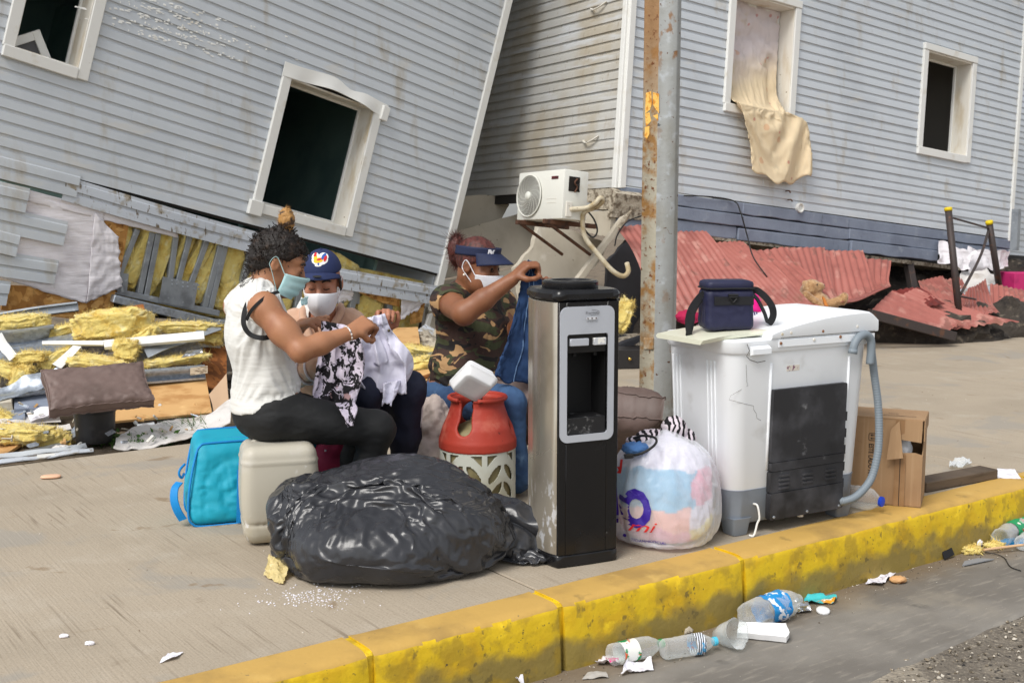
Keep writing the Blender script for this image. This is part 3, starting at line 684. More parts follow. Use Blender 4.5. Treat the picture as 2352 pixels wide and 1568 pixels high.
# the loosened double course under the cladding, creased and sagging
def sagA(u):
    t = (u - float(u_(*z2(280, 905))[0])) / 2.2; return (-.035 * t - .02 * sin(t * 3), .01 + .02 * sin(t * 5.) ** 2)
a = u_(*z2(280, 908)); b = u_(*z2(1225, 1165))
obj('loose_board', board(L, float(a[0]), float(b[0]), VA - 2 * E_L - .003, E_L, out=.004, sag=sagA, seg=30, laps=2), m_sid_dirty, HL)
a = u_(*z2(1225, 1120)); b = u_(*z2(2003, 1335))
dvb = float(b[1]) - (VA - 2.6 * E_L)
obj('loose_board', board(L, float(a[0]), float(b[0]) , VA - 2.9 * E_L, E_L, out=.03, sag=lambda u: ((-.09 + .0 * u) * (1 - abs((u - a[0]) / (b[0] - a[0]) - .35)) , .02), seg=16, laps=2), m_sid_dirty, HL)
# house wrap sheets, with ripples and ragged edges
def ragged(c4, nu, nv, amp, rip, seedn, n0, th=.003, edge=(0, 0, 0, 0)):
    q = [u_(*z2(*p)) for p in c4]; P = bilin([[*p, n0] for p in q], nu, nv)
    un = np.linspace(0, 1, nu)[:, None]; vn = np.linspace(0, 1, nv)[None, :]
    P[..., 2] += amp * noise(np.stack(np.broadcast_arrays(un * rip, vn * rip * 3, np.full((1, 1), seedn * 3.7)), -1), 1, 3) + amp * .5
    for k, e in enumerate(edge):
        if e:
            line = noise(np.stack([np.linspace(0, 9, nu if k in (0, 2) else nv), np.full(nu if k in (0, 2) else nv, seedn), np.zeros(nu if k in (0, 2) else nv)], 1), 1.3, 4)
            if k == 0: P[:, 0, 1] += e * line
            if k == 2: P[:, -1, 1] += e * line
            if k == 1: P[-1, :, 0] += e * line
            if k == 3: P[0, :, 0] += e * line
    return sheet(L.W(P.reshape(-1, 3)), nu, nv, th)
obj('house_wrap', ragged([(-60, 1255), (395, 1395), (480, 985), (-60, 850)], 40, 40, .012, 4, 1, .004, edge=(.02, .0, 0, 0)), m_wrap, HL, smooth=True)
obj('house_wrap', ragged([(392, 1392), (552, 1315), (535, 1085), (430, 975)], 24, 30, .02, 3, 2, .012, edge=(.02, .03, 0, 0)), m_wrap, HL, smooth=True)
obj('house_wrap', ragged([(120, 925), (815, 1092), (810, 1055), (125, 870)], 50, 6, .01, 8, 3, .006, edge=(.01, 0, 0, 0)), m_wrap, HL, smooth=True)
lp([(20, 1310), (532, 1330), (512, 1488), (8, 1425)], -.006, .018, m_osb, 'osb_panel'); lp([(400, 990), (594, 1035), (540, 1345), (400, 1320)], -.008, .016, m_osb, 'osb_panel')
lp([(1660, 1278), (1842, 1320), (1838, 1410), (1760, 1392), (1655, 1345)], -.01, .016, m_osb, 'osb_panel'); lp([(1900, 1360), (1960, 1375), (1940, 1480), (1890, 1490)], -.01, .016, m_osb, 'osb_panel')
obj('house_wrap', ragged([(1836, 1465), (1925, 1415), (1965, 1335), (1842, 1312)], 22, 22, .02, 3, 5, .004, edge=(.05, .03, 0, .0)), m_wrap, HL, smooth=True)
obj('house_wrap', ragged([(1545, 1390), (1615, 1370), (1600, 1260), (1540, 1240)], 14, 20, .03, 3, 6, .01, edge=(.03, .02, 0, .0)), m_wrap, HL, smooth=True)
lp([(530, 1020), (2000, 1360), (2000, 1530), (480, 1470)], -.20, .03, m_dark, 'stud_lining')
def batt_layer(c4, seedn):
    q = [u_(*z2(*p)) for p in c4]; P = bilin([[*p, -.13] for p in q], 70, 24).reshape(-1, 3); P[:, 2] += .05 * noise(P, 7, 4, seed=seedn) + .012 * noise(P, 40, 2); return sheet(L.W(P), 70, 24, .03)
obj('insulation_layer', batt_layer([(515, 1395), (1250, 1500), (1260, 1150), (585, 1010)], 1), m_batt, HL, smooth=True)
obj('insulation_layer', batt_layer([(1250, 1500), (1960, 1530), (1985, 1300), (1260, 1150)], 2), m_batt, HL, smooth=True)
def stud(x0, y0, x1, y1, w=24, n0=-.02):
    d = V3([x1 - x0, y1 - y0], float); d /= np.linalg.norm(d); p = V3([d[1], -d[0]]) * w / 2
    o = obj('stud', ppoly(L, [z2(x0 - p[0], y0 - p[1]), z2(x0 + p[0], y0 + p[1]), z2(x1 + p[0], y1 + p[1]), z2(x1 - p[0], y1 - p[1])], n0, .05, True, b=.003), m_stud, HL); return o
for q in [(640, 1055, 555, 1270), (708, 1070, 650, 1350), (735, 1075, 680, 1360), (817, 1080, 790, 1290), (880, 1090, 828, 1290), (960, 1105, 880, 1320), (1022, 1130, 945, 1425), (1045, 1130, 972, 1430), (1160, 1160, 1090, 1430), (1390, 1300, 1370, 1440),
          (1655, 1280, 1625, 1420), (1798, 1380, 1800, 1510)]: stud(*q)
stud(540, 1340, 1010, 1440, 26, .0)
for i in range(4): stud(*[(1455 + 70 * i, 1250, 1440 + 72 * i, 1400)][0], n0=-.05)
obj('gusset_plate', ppoly(L, [z2(*p) for p in [(748, 1270), (908, 1300), (888, 1418), (728, 1385)]], .008, .006, True), m_stud, HL); obj('gusset_plate', ppoly(L, [z2(*p) for p in [(545, 1250), (590, 1258), (582, 1345), (535, 1335)]], .004, .006, True), m_stud, HL)
# flaking film at the top of the facade
r_f = np.random.default_rng(2); fk = []
for k in range(260):
    x = r_f.normal(790, 190); row = int(r_f.integers(0, 5)); y = 20 + 40 * row + (x - 600) * .27 - 40 + r_f.normal(0, 7); p = u_(*z2(x, y)); w_, h_ = r_f.uniform(.006, .022), r_f.uniform(.003, .009); a_ = r_f.uniform(-.5, .5)
    fk.append(prism([(-w_, -h_), (w_, -h_ * .4), (w_ * .6, h_), (-w_ * .7, h_ * .8)], L.w(p[0], p[1], .012), L.u * cos(a_) + L.n * .35, L.v, L.n, .0012))
fo_ = obj('peeling_film', join(*fk), m_trim, HL); fo_['kind'] = 'stuff'
# rivets on the gusset plate
rv = [obj('rivet', lathe([(.0065, 0), (.006, .003), (.003, .005)], 8, frame(L.n).T, L.w(*u_(*z2(788 + 22 * (i % 2) + 50 * (i // 4 % 3), 1288 + 18 * (i // 2 % 2) + 10 * (i // 4 % 3))), .0085)), m_galv, HL) for i in range(12)]
def wool(c, r, Rm=None, seedn=0, amp=.35, nu=44, nv=30, pw=.55, fine=.08):
    v, f, s = blob((0, 0, 0), r, nu, nv, pw); k = 1 + amp * noise(s * 1.6, 1, 3, seed=seedn) + fine * noise(s * 7, 1, 3, seed=seedn + 1)
    return xf((v * k[:, None], f), Rm, c)
LR = np.stack([L.u, L.v, L.n], 1)
for i, (x, y, w, h, t) in enumerate([(600, 1120, .05, .17, 14), (665, 1190, .075, .24, -14), (745, 1200, .075, .25, -8), (850, 1180, .05, .19, -14), (915, 1220, .07, .22, -16), (930, 1310, .06, .16, -14), (985, 1250, .07, .26, -14), (1080, 1230, .10, .18, -8), (1060, 1350, .09, .13, -8), (1170, 1320, .09, .2, -8), (1630, 1330, .05, .14, -5), (1725, 1405, .13, .12, 0), (1830, 1440, .04, .14, 0), (1480, 1390, .14, .12, 0), (1600, 1215, .16, .05, -14), (1300, 1400, .12, .12, 0), (1410, 1330, .1, .12, 0)]):
    p = u_(*z2(x, y)); RR = LR @ rotm(0, 0, t)
    obj('insulation_batt', wool(L.w(p[0], p[1], -.10), (w, h * 1.05, .06), RR, seedn=i, amp=.3, fine=.16), m_batt, HL, smooth=True)
obj('bottom_rail', ppoly(L, [z2(*p) for p in [(515, 1350), (1010, 1470), (1004, 1512), (505, 1385)]], .05, .10, True, b=.006), m_galv, HL)
obj('bottom_rail', ppoly(L, [z2(*p) for p in [(1000, 1466), (2000, 1520), (1995, 1545), (1000, 1500)]], .03, .10, True, b=.006), m_galv, HL)

# ---------------------------------------------------------------- upright house on the right
HR = thing('damaged_house', 'grey clapboard house leaning slightly right above its collapsed ground floor', 'house', (float(R.p0[0]), float(R.p0[1]), 0))
r_ = lambda x, y: R.uv(x, y)
w2 = (float((r_(2118, 95)[0] + r_(2102, 355)[0]) / 2) + .075, float((r_(2241, 132)[0] + r_(2223, 380)[0]) / 2) - .085, float((r_(2102, 355)[1] + r_(2223, 380)[1]) / 2) + .085, float((r_(2118, 95)[1] + r_(2241, 132)[1]) / 2) - .085)
w1 = (float((r_(1668, 0)[0] + r_(1657, 257)[0]) / 2) + .085, float(r_(1838, 10)[0]) - .085, float(r_(1657, 258)[1]) + .085, float(r_(1838, 10)[1]) - .06)
UR = float(np.mean([r_(2348, 115)[0], r_(2321, 562)[0]]))
cladding(HR, R, lambda v: .06, lambda v: UR - .06, .0, 46, E_R, [(w1[0] - .03, w1[1] + .03, w1[2] - .03, w1[3] + .03), (w2[0] - .03, w2[1] + .03, w2[2] - .03, w2[3] + .03)], m_sid, seedn=8)
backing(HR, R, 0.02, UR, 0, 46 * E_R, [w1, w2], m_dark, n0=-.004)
window(HR, R, *w1); window(HR, R, *w2)
m_room2 = mat('grey_room_plaster', S(150, 146, 140), .85)
room(HR, R, w1[0] - .4, w1[1] + .5, w1[2] - .4, w1[3] + .3, 2.2, m_room2); room(HR, R, w2[0] - .5, w2[1] + .5, w2[2] - .4, w2[3] + .25, 2.4, m_room2)
obj('corner_trim', ppoly(R, [(-.005, -.03), (.06, -.02), (.06, 3.7), (-.005, 3.7)], .03, .034, False, b=.005), m_trim, HR)
obj('corner_trim', ppoly(SW, [(-.055, -.03), (-.004, -.03), (-.004, 3.7), (-.055, 3.7)], .028, .03, False, b=.005), m_trim, HR)
obj('corner_trim', ppoly(R, [(UR - .06, -.03), (UR, -.02), (UR, 3.7), (UR - .06, 3.7)], .03, .034, False, b=.005), m_trim, HR)
cladding(HR, SW, lambda v: -4.6, lambda v: -.05, -.02, 46, E_R, [], m_sid_old, seedn=5)
obj('side_sheathing', ppoly(SW, [(-4.6, -.1), (-.02, -.1), (-.02, 3.7), (-4.6, 3.7)], -.004, .03, False), m_dark, HR)
obj('unseen_roof', ppoly(R, [(-.3, 3.7), (UR + .3, 3.7), (UR + .3, 3.85), (-.3, 3.85)], .4, 5.2, False), m_stud, HR)
obj('far_side_wall', ppoly(Plane(R.w(UR, 0, 0), -R.n, R.v), [(.0, 0), (4.5, 0), (4.5, 3.7), (0, 3.7)], 0, .05, False), m_sid, HR)
# blue-grey ring beam of three block courses
def z3(x, y): return (1176 + x / 2., y / 2.)
def band(x0, x1, row, dz=0, out=.0, th=.16, jag=0., m=m_blue):
    """row 0 is directly below the cladding; x in survey pixels along it"""
    u0, u1 = float(r_(*z3(x0, 900))[0]), float(r_(*z3(x1, 1000))[0]); hh = [.0, .105, .215, .33]
    a, b = -hh[row] - .012, -hh[row + 1] - .004; n = 10; P = []
    rr = random.Random(int(x0 * 7 + row)); top = [(u0 + (u1 - u0) * i / n, a + dz) for i in range(n + 1)]
    bot = [(u0 + (u1 - u0) * i / n + (rr.uniform(-jag, jag) if i in (0, n) else 0), b + dz + rr.uniform(-.006, .006)) for i in range(n + 1)]
    return obj('block', ppoly(R, bot + top[::-1], out, th, False, b=.006), m, HR)
for x0, x1, row, dz, out in [(490, 1052, 0, 0, .02), (1056, 1540, 0, 0, .026), (1548, 2296, 0, .0, .018), (486, 1052, 1, 0, .03), (1060, 1545, 1, -.004, .022), (1551, 1960, 1, 0, .03), (486, 1030, 2, 0, .015), (1040, 1545, 2, -.008, .03), (1556, 1950, 2, .0, .05), (1965, 2290, 1, 0, .01)]: band(x0, x1, row, dz, out)
obj('beam_underside', ppoly(R, [(-.02, -.345), (UR - .9, -.40), (UR - .9, -.36), (-.02, -.32)], .01, .5, False), m_rubble, HR)
# pocked masonry showing at the corner under the side wall
def lumpy(vf, amp, sc, seedn=0):
    v, f = vf; return v + amp * np.stack([noise(v, sc, 3, seed=seedn + k) for k in range(3)], 1), f
def slab(poly, o, ax, ay, az, dep, cuts=8, amp=.008, sc=9., seedn=0):
    """broken slab: polygon edges split finely and roughened"""
    q = []; poly = np.asarray(poly, float)
    for i in range(len(poly)):
        a, b = poly[i], poly[(i + 1) % len(poly)]
        for t in np.arange(cuts) / cuts: q.append(a + (b - a) * t)
    q = V3(q); q = q + amp * 2 * np.stack([noise(np.column_stack([q, np.full(len(q), seedn + k)]), sc, 3) for k in range(2)], 1)
    v, f = prism(q, o, ax, ay, az, dep); return lumpy((v, f), amp * .5, sc * 2, seedn)
for i, (pts, m) in enumerate([([(345, 865), (478, 862), (490, 905), (420, 912), (350, 930)], m_rubble), ([(380, 915), (490, 908), (486, 960), (385, 966)], m_rubble), ([(330, 975), (478, 968), (470, 1095), (405, 1080), (340, 1060)], m_crete), ([(478, 868), (512, 890), (488, 1000), (470, 1000)], m_rubble)]):
    q = V3([SW.uv(*z3(*p)) for p in pts])
    if sum(q[k - 1][0] * q[k][1] - q[k][0] * q[k - 1][1] for k in range(len(q))) < 0: q = q[::-1]
    obj('broken_masonry', slab(q, SW.w(0, 0, -.25), SW.u, SW.v, SW.n, .26 + .02 * i, seedn=i), m, HR, sharp=35)
# hooks and a pipe stub on the facade, clips on the side wall
obj('pipe_stub', lathe([(.045, 0), (.045, .03), (.038, .032), (.036, .01)], 18, frame(R.n).T, R.w(*r_(*z3(1310, 955)), .015)), m_trim, HR, sharp=40)
for x, y in [(1253, 878), (1262, 918)]: obj('hook', tube(smoothpath([R.w(*r_(*z3(x, y)), .012), R.w(*r_(*z3(x, y)), .05), R.w(*r_(*z3(x + 6, y + 8)), .05), R.w(*r_(*z3(x + 6, y + 2)), .04)], 4), .006, 6), mat('rusty_hook', S(96, 66, 44), .8), HR)
for x, y in [(425, 32), (388, 645)]:
    p = SW.uv(*z3(x, y)); obj('cable_clip', tube(smoothpath([SW.w(p[0] - .16, p[1] + .01, .02), SW.w(p[0] - .08, p[1] - .02, .05), SW.w(p[0], p[1], .04), SW.w(p[0] + .05, p[1] + .03, .02)], 5), .01, 6, flat=(.02, .006)), m_jamb, HR)
pic = obj('poster', ppoly(R, [(w2[0] + .16, w2[2] + .05), (w2[0] + .42, w2[2] + .05), (w2[0] + .42, w2[2] + .36), (w2[0] + .16, w2[2] + .36)], -2.3, .01, False), mat('faded_poster', S(120, 122, 150), .7, layers=[(S(170, 170, 180), 'noise', 9, .5, .6), (S(150, 120, 40), 'noise', 12, .62, .68)]), HR)
# ================================================================== rubble along the tilted house
def d4(pts): return [D(*p) for p in pts]
def plate(name, label, cat, m, pts, th=.015, warp=0., n=(14, 10), seedn=0, group=None, smooth=True, parent=None):
    """a sheet or board through four surveyed points (x, y, distance), warped by noise"""
    P = bilin(d4(pts), *n); nn = np.cross(P[-1, 0] - P[0, 0], P[0, -1] - P[0, 0]); nn /= np.linalg.norm(nn)
    if warp: P = P + nn * (warp * noise(P, 3.5, 3, seed=seedn))[..., None]
    o = obj(name, sheet(P.reshape(-1, 3), *n, th), m, parent, sharp=40)
    return tag(o, label, cat, group) if parent is None else o
def channel(name, label, cat, m, p0, p1, w=.09, h=.045, roll=0., t=.004, bend=0., group=None):
    """C-section profile between two surveyed points"""
    a, b = D(*p0), D(*p1); ax = b - a; ln = np.linalg.norm(ax); ax /= ln; F = frame(ax); x, y = F[0], F[1]; c, s = cos(radians(roll)), sin(radians(roll)); x, y = x * c + y * s, -x * s + y * c
    sec = [(-w / 2, 0), (w / 2, 0), (w / 2, h), (w / 2 - .012, h), (w / 2 - .012, h - t), (w / 2 - t, h - t), (w / 2 - t, t), (-w / 2 + t, t), (-w / 2 + t, h - t), (-w / 2 + .012, h - t), (-w / 2 + .012, h), (-w / 2, h)]
    n = 10; v = []
    for i in range(n + 1):
        q = a + ax * ln * i / n + y * bend * sin(pi * i / n)
        v += [q + x * sx_ + y * sy_ for sx_, sy_ in sec]
    k = len(sec); f = [[i * k + j, i * k + (j + 1) % k, (i + 1) * k + (j + 1) % k, (i + 1) * k + j] for i in range(n) for j in range(k)] + [list(range(k))[::-1], [n * k + j for j in range(k)]]
    return tag(obj(name, (V3(v), f), m, sharp=30), label, cat, group)
def fluff(vf, cnt, ln, seedn, w=.0022):
    """loose fibres standing off a mesh"""
    r = np.random.default_rng(seedn); v, f = np.asarray(vf[0]), vf[1]; n = vnormals(v, f); V, F = [], []
    for k, i in enumerate(r.integers(0, len(v), cnt)):
        d = n[i] + r.normal(size=3) * .7; d /= np.linalg.norm(d); s = np.cross(d, r.normal(size=3)); s /= np.linalg.norm(s); L_ = ln * r.uniform(.4, 1.3); c = r.normal(size=3) * L_ * .35
        p = v[i] - n[i] * .004; V += [p - s * w, p + s * w, p + d * L_ * .55 + c * .4 + s * w * .8, p + d * L_ * .55 + c * .4 - s * w * .8, p + d * L_ + c]; F += [[5 * k, 5 * k + 1, 5 * k + 2, 5 * k + 3], [5 * k + 3, 5 * k + 2, 5 * k + 4, 5 * k + 4][:3]]
    return join(vf, (V3(V), F))
def woolpiece(label, p, r, rot=(0, 0, 0), seedn=0, amp=.4, hang=0, group='torn insulation pieces'):
    vf = wool(D(*p), r, rotm(*rot), seedn, amp, 64, 44, .55, .16); v = np.asarray(vf[0])
    v = v + .018 * np.stack([noise(v, 22, 3, seed=seedn + k) for k in range(3)], 1)
    return tag(obj('insulation_piece', fluff((v, vf[1]), 1500, .028, seedn, .0008), m_batt, smooth=True), label, 'insulation', group)
m_osbd = mat('osb_dark', S(150, 92, 44), .85, layers=[(S(110, 64, 28), 'cell', 34, .35, .8, dict(stretch=(1, 1, .45))), (S(80, 48, 24), 'noise', 8, .6, .72)])
m_ply = mat('osb_pale', S(202, 160, 106), .85, layers=[(S(176, 130, 78), 'noise', 22, .45, .65, dict(stretch=(.25, .25, 1), detail=6)), (S(228, 190, 132), 'noise', 12, .58, .72, dict(stretch=(.3, .3, 1))), (S(120, 84, 44), 'noise', 34, .68, .73, dict(stretch=(.4, .4, 1))), (S(230, 224, 214), 'noise', 5, .7, .78, dict(amt=.6))])
m_tarp = mat('white_fabric', S(228, 224, 220), .7, layers=[(S(200, 192, 184), 'noise', 5, .5, .7), (S(150, 132, 112), 'noise', 11, .68, .78, dict(amt=.6))], bump=[('noise', 9, .5, dict(d=.02)), ('noise', 60, .2)], transl=.15)
m_foil = mat('crumpled_foil', S(214, 216, 220), .22, metal=.95, bump=[('vor', 22, .9, dict(d=.02)), ('noise', 40, .6)])
m_leather = mat('brown_leatherette', S(112, 94, 88), .52, layers=[(S(94, 78, 72), 'noise', 4, .45, .7), (S(150, 138, 130), 'noise', 7, .62, .78, dict(amt=.6)), (S(176, 166, 160), 'noise', 26, .72, .78, dict(amt=.5))], bump=[('noise', 5, .35, dict(d=.02)), ('vor', 240, .12, dict(d=.002))])
m_black = mat('black_plastic', S(34, 34, 36), .45, layers=[(S(54, 52, 52), 'noise', 9, .5, .7), (S(160, 118, 70), 'noise', 9, .66, .72, dict(detail=7, mask=('noise', 2.3, .48, .56)))], bump=[('noise', 40, .2)])
plate('osb_board', 'pale orange particle board lying slanted behind the black pot', 'board', m_ply, [(174, 978, 6.35), (487, 949, 6.5), (472, 862, 6.9), (190, 886, 6.75)], .014, .006)
ch = channel('steel_channel', 'galvanised channel with a small paper sticker resting along the pale board', 'metal channel', m_galv, (255, 868, 6.72), (471, 851, 6.86), .075, .05, 100)
stk = obj('sticker', prism([(0, 0), (.10, .006), (.10, .05), (0, .044)], D(437, 862, 6.76), V3([.93, .36, .03]), V3([0, .1, .99]), V3([.3, -.94, .1]), .001), mat('label_paper', S(206, 190, 164), .7, layers=[(S(130, 112, 92), 'noise', 60, .52, .6, dict(stretch=(.3, 1, 2)))]), ch)
channel('steel_channel', 'long dull steel channel sloping behind the white trim bar', 'metal channel', m_galv, (215, 838, 7.05), (505, 790, 7.35), .12, .05, 95)
channel('steel_channel', 'bent galvanised channel holding a pillow of insulation at the left edge', 'metal channel', m_galv, (-30, 778, 7.0), (125, 762, 7.15), .10, .05, 100, bend=.03)
plate('steel_sheet', 'broad shiny galvanised sheet sloping at the left edge under the insulation', 'metal sheet', m_galv, [(-30, 850, 6.75), (190, 806, 6.95), (176, 766, 7.15), (-30, 803, 7.0)], .006, .035, (24, 10), 3)
plate('trim_bar', 'long white trim bar lying under the torn yellow insulation', 'trim bar', m_trim, [(240, 800, 6.88), (470, 780, 7.02), (468, 762, 7.06), (238, 784, 6.94)], .02, .0, (6, 3))
plate('trim_bar', 'thin split white trim strip left of the thick white bar', 'trim bar', m_trim, [(97, 792, 6.85), (238, 793, 6.9), (238, 783, 6.92), (97, 785, 6.87)], .012, .004, (8, 3))
woolpiece('large folded wad of yellow insulation heaped above the white trim bar', (255, 745, 7.1), (.22, .12, .085), (0, -6, 14), 11, .35)
woolpiece('ragged strip of yellow insulation trailing right from the large wad', (420, 752, 7.25), (.25, .10, .03), (0, 2, 20), 12, .3)
woolpiece('smooth pillow of yellow insulation at the far left edge', (45, 742, 7.2), (.18, .10, .05), (0, -4, 20), 13, .2)
woolpiece('shaggy hank of yellow insulation hanging below the steel sheet', (48, 880, 6.75), (.055, .05, .10), (0, 22, 0), 14, .35)
woolpiece('small tuft of yellow insulation hanging under the white bar', (290, 800, 6.9), (.07, .04, .05), (0, 10, 0), 15, .5)
woolpiece('flat slab of yellow insulation behind the brown cushion', (230, 834, 6.85), (.19, .09, .04), (0, 10, 10), 16, .25)
woolpiece('flat strip of yellow insulation lying on the stickered channel', (400, 828, 7.0), (.20, .08, .025), (0, -5, 20), 17, .3)
woolpiece('dusty roll of pale yellow insulation at the left pavement edge', (45, 996, 6.05), (.16, .10, .04), (0, 4, 10), 18, .45)
woolpiece('fluffy clump of yellow insulation beside the black pot', (120, 1010, 6.1), (.085, .07, .05), (0, 0, 10), 19, .5)
woolpiece('yellow insulation wedged below the white scrap', (135, 822, 6.9), (.12, .06, .035), (0, -30, 10), 20, .35)
woolpiece('yellow insulation scrap hanging at left below the steel sheet', (20, 850, 6.8), (.10, .06, .035), (0, 15, 0), 21, .4)
plate('osb_board', 'dark reddish particle board standing behind the white tank top', 'board', m_osbd, [(462, 890, 6.9), (520, 898, 7.0), (520, 795, 7.4), (466, 800, 7.3)], .014)
plate('osb_board', 'corner of a particle board at the lower left pavement edge', 'board', m_ply, [(-30, 1055, 5.75), (4, 1050, 5.8), (78, 1004, 6.15), (-30, 1018, 6.1)], .014, .0, (6, 6))
plate('white_scrap', 'small torn white plastic scrap on the yellow insulation', 'scrap', m_trim, [(120, 836, 6.72), (140, 846, 6.72), (187, 796, 6.8), (168, 793, 6.8)], .004, .02, (8, 6), 4)
plate('foil_scrap', 'crumpled silver foil scrap near the white tank top', 'foil', m_foil, [(416, 816, 6.85), (466, 812, 6.9), (464, 803, 6.95), (430, 806, 6.95)], .003, .04, (14, 8), 5)
for i, (pts, lb) in enumerate([([(-30, 942, 6.5), (30, 940, 6.5), (30, 905, 6.7), (-30, 900, 6.7)], 'small grey block fragment at the far left edge'), ([(33, 955, 6.45), (125, 952, 6.5), (122, 914, 6.75), (33, 918, 6.7)], 'flat grey broken block left of the black pot'), ([(60, 912, 6.8), (125, 908, 6.8), (120, 868, 7.0), (66, 872, 7.0)], 'grey broken block standing behind the brown cushion'), ([(-30, 985, 6.3), (60, 975, 6.35), (60, 955, 6.5), (-30, 960, 6.5)], 'low grey block under the white fabric strip')]):
    plate('block_fragment', lb, 'rubble', m_blue if i else m_crete, pts, .08, .02, (10, 8), 30 + i, smooth=False)
plate('wrap_strip', 'white fabric strip lying across the rubble at the left edge', 'fabric', m_tarp, [(-30, 985, 6.2), (140, 966, 6.35), (136, 958, 6.5), (-30, 944, 6.5)], .004, .04, (26, 12), 6)
plate('wrap_strip', 'white folded fabric end just left of the black pot', 'fabric', m_tarp, [(-10, 1000, 6.05), (165, 985, 6.2), (160, 972, 6.35), (60, 972, 6.35)], .004, .05, (22, 12), 7)
def cloth(name, label, cat, m, ring, th=.004, amp=.05, sc=5., n=34, seedn=0):
    """crumpled fabric through a hand-surveyed strip: two rails of points"""
    a, b = smoothpath(d4(ring[0]), 10), smoothpath(d4(ring[1]), 10)
    ia = np.linspace(0, len(a) - 1, n); ib = np.linspace(0, len(b) - 1, n)
    A = V3([np.interp(ia, np.arange(len(a)), a[:, k]) for k in range(3)]).T; B = V3([np.interp(ib, np.arange(len(b)), b[:, k]) for k in range(3)]).T
    k = 16; P = V3([A + (B - A) * t for t in np.linspace(0, 1, k)]).transpose(1, 0, 2)
    h = np.abs(noise(P, sc, 3, seed=seedn)); P[..., 2] += amp * h; P[..., 1] += amp * .6 * noise(P, sc * .8, 2, seed=seedn + 4)
    return tag(obj(name, sheet(P.reshape(-1, 3), n, k, th), m, sharp=70), label, cat)
cloth('white_tarp', 'crumpled white tarpaulin along the pavement edge behind the turquoise bag', 'tarp', m_tarp, ([(262, 1034, 5.9), (330, 1034, 5.95), (400, 1014, 6.05), (460, 1000, 6.1), (530, 975, 6.15)], [(270, 1006, 6.1), (320, 984, 6.25), (400, 966, 6.35), (470, 955, 6.4), (530, 922, 6.5)]), amp=.07, seedn=3)
for i, (p, lb) in enumerate([([(316, 990, 6.3), (362, 996, 6.25), (352, 964, 6.5), (314, 968, 6.5)], 'short light grey siding offcut under the pale board'), ([(366, 996, 6.25), (408, 992, 6.25), (398, 962, 6.5), (360, 966, 6.5)], 'second light grey siding offcut beside the first'), ([(412, 990, 6.3), (432, 986, 6.3), (404, 958, 6.5), (392, 960, 6.5)], 'narrow perforated siding hem by the tarpaulin')]): plate('siding_offcut', lb, 'siding', m_sid, p, .004, .012, (8, 6), 50 + i)
for i, (p, lb) in enumerate([([(-30, 1068, 5.56), (215, 1038, 5.78), (214, 1031, 5.85), (-30, 1058, 5.62)], 'long grey siding strip along the pavement edge, nearest the camera'), ([(-30, 1056, 5.65), (200, 1026, 5.92), (196, 1018, 6.0), (-30, 1046, 5.72)], 'dented grey siding strip behind the nearest strip'), ([(85, 1050, 5.68), (150, 1044, 5.74), (148, 1038, 5.8), (85, 1042, 5.74)], 'small white offcut on the siding strips')]): plate('siding_strip', lb, 'siding', (m_sid_dirty, m_sid, m_trim)[i], p, .005, .02, (26, 5), 60 + i)
tag(obj('bent_track', tube(smoothpath(d4([(60, 1036, 5.9), (120, 1024, 6.0), (158, 1008, 6.1), (176, 985, 6.2), (184, 975, 6.25)]), 6), .02, flat=(.05, .006)), m_galv), 'curved galvanised track bent up beside the black pot', 'metal track')
for i, (x, y, d, r, lb) in enumerate([(140, 1030, 5.95, .035, 'chalky white plaster lump left of the pot base'), (155, 1036, 5.92, .02, 'small white plaster crumb left of the pot base'), (172, 1034, 5.95, .016, 'tiny white plaster crumb nearest the pot base')]):
    v, f, s = blob(D(x, y, d), (r * 1.4, r, r * .6), 16, 10); tag(obj('plaster_crumb', (v + .3 * r * np.stack([noise(s * 2, 1, 2, seed=i + k) for k in range(3)], 1), f), m_tarp), lb, 'rubble')
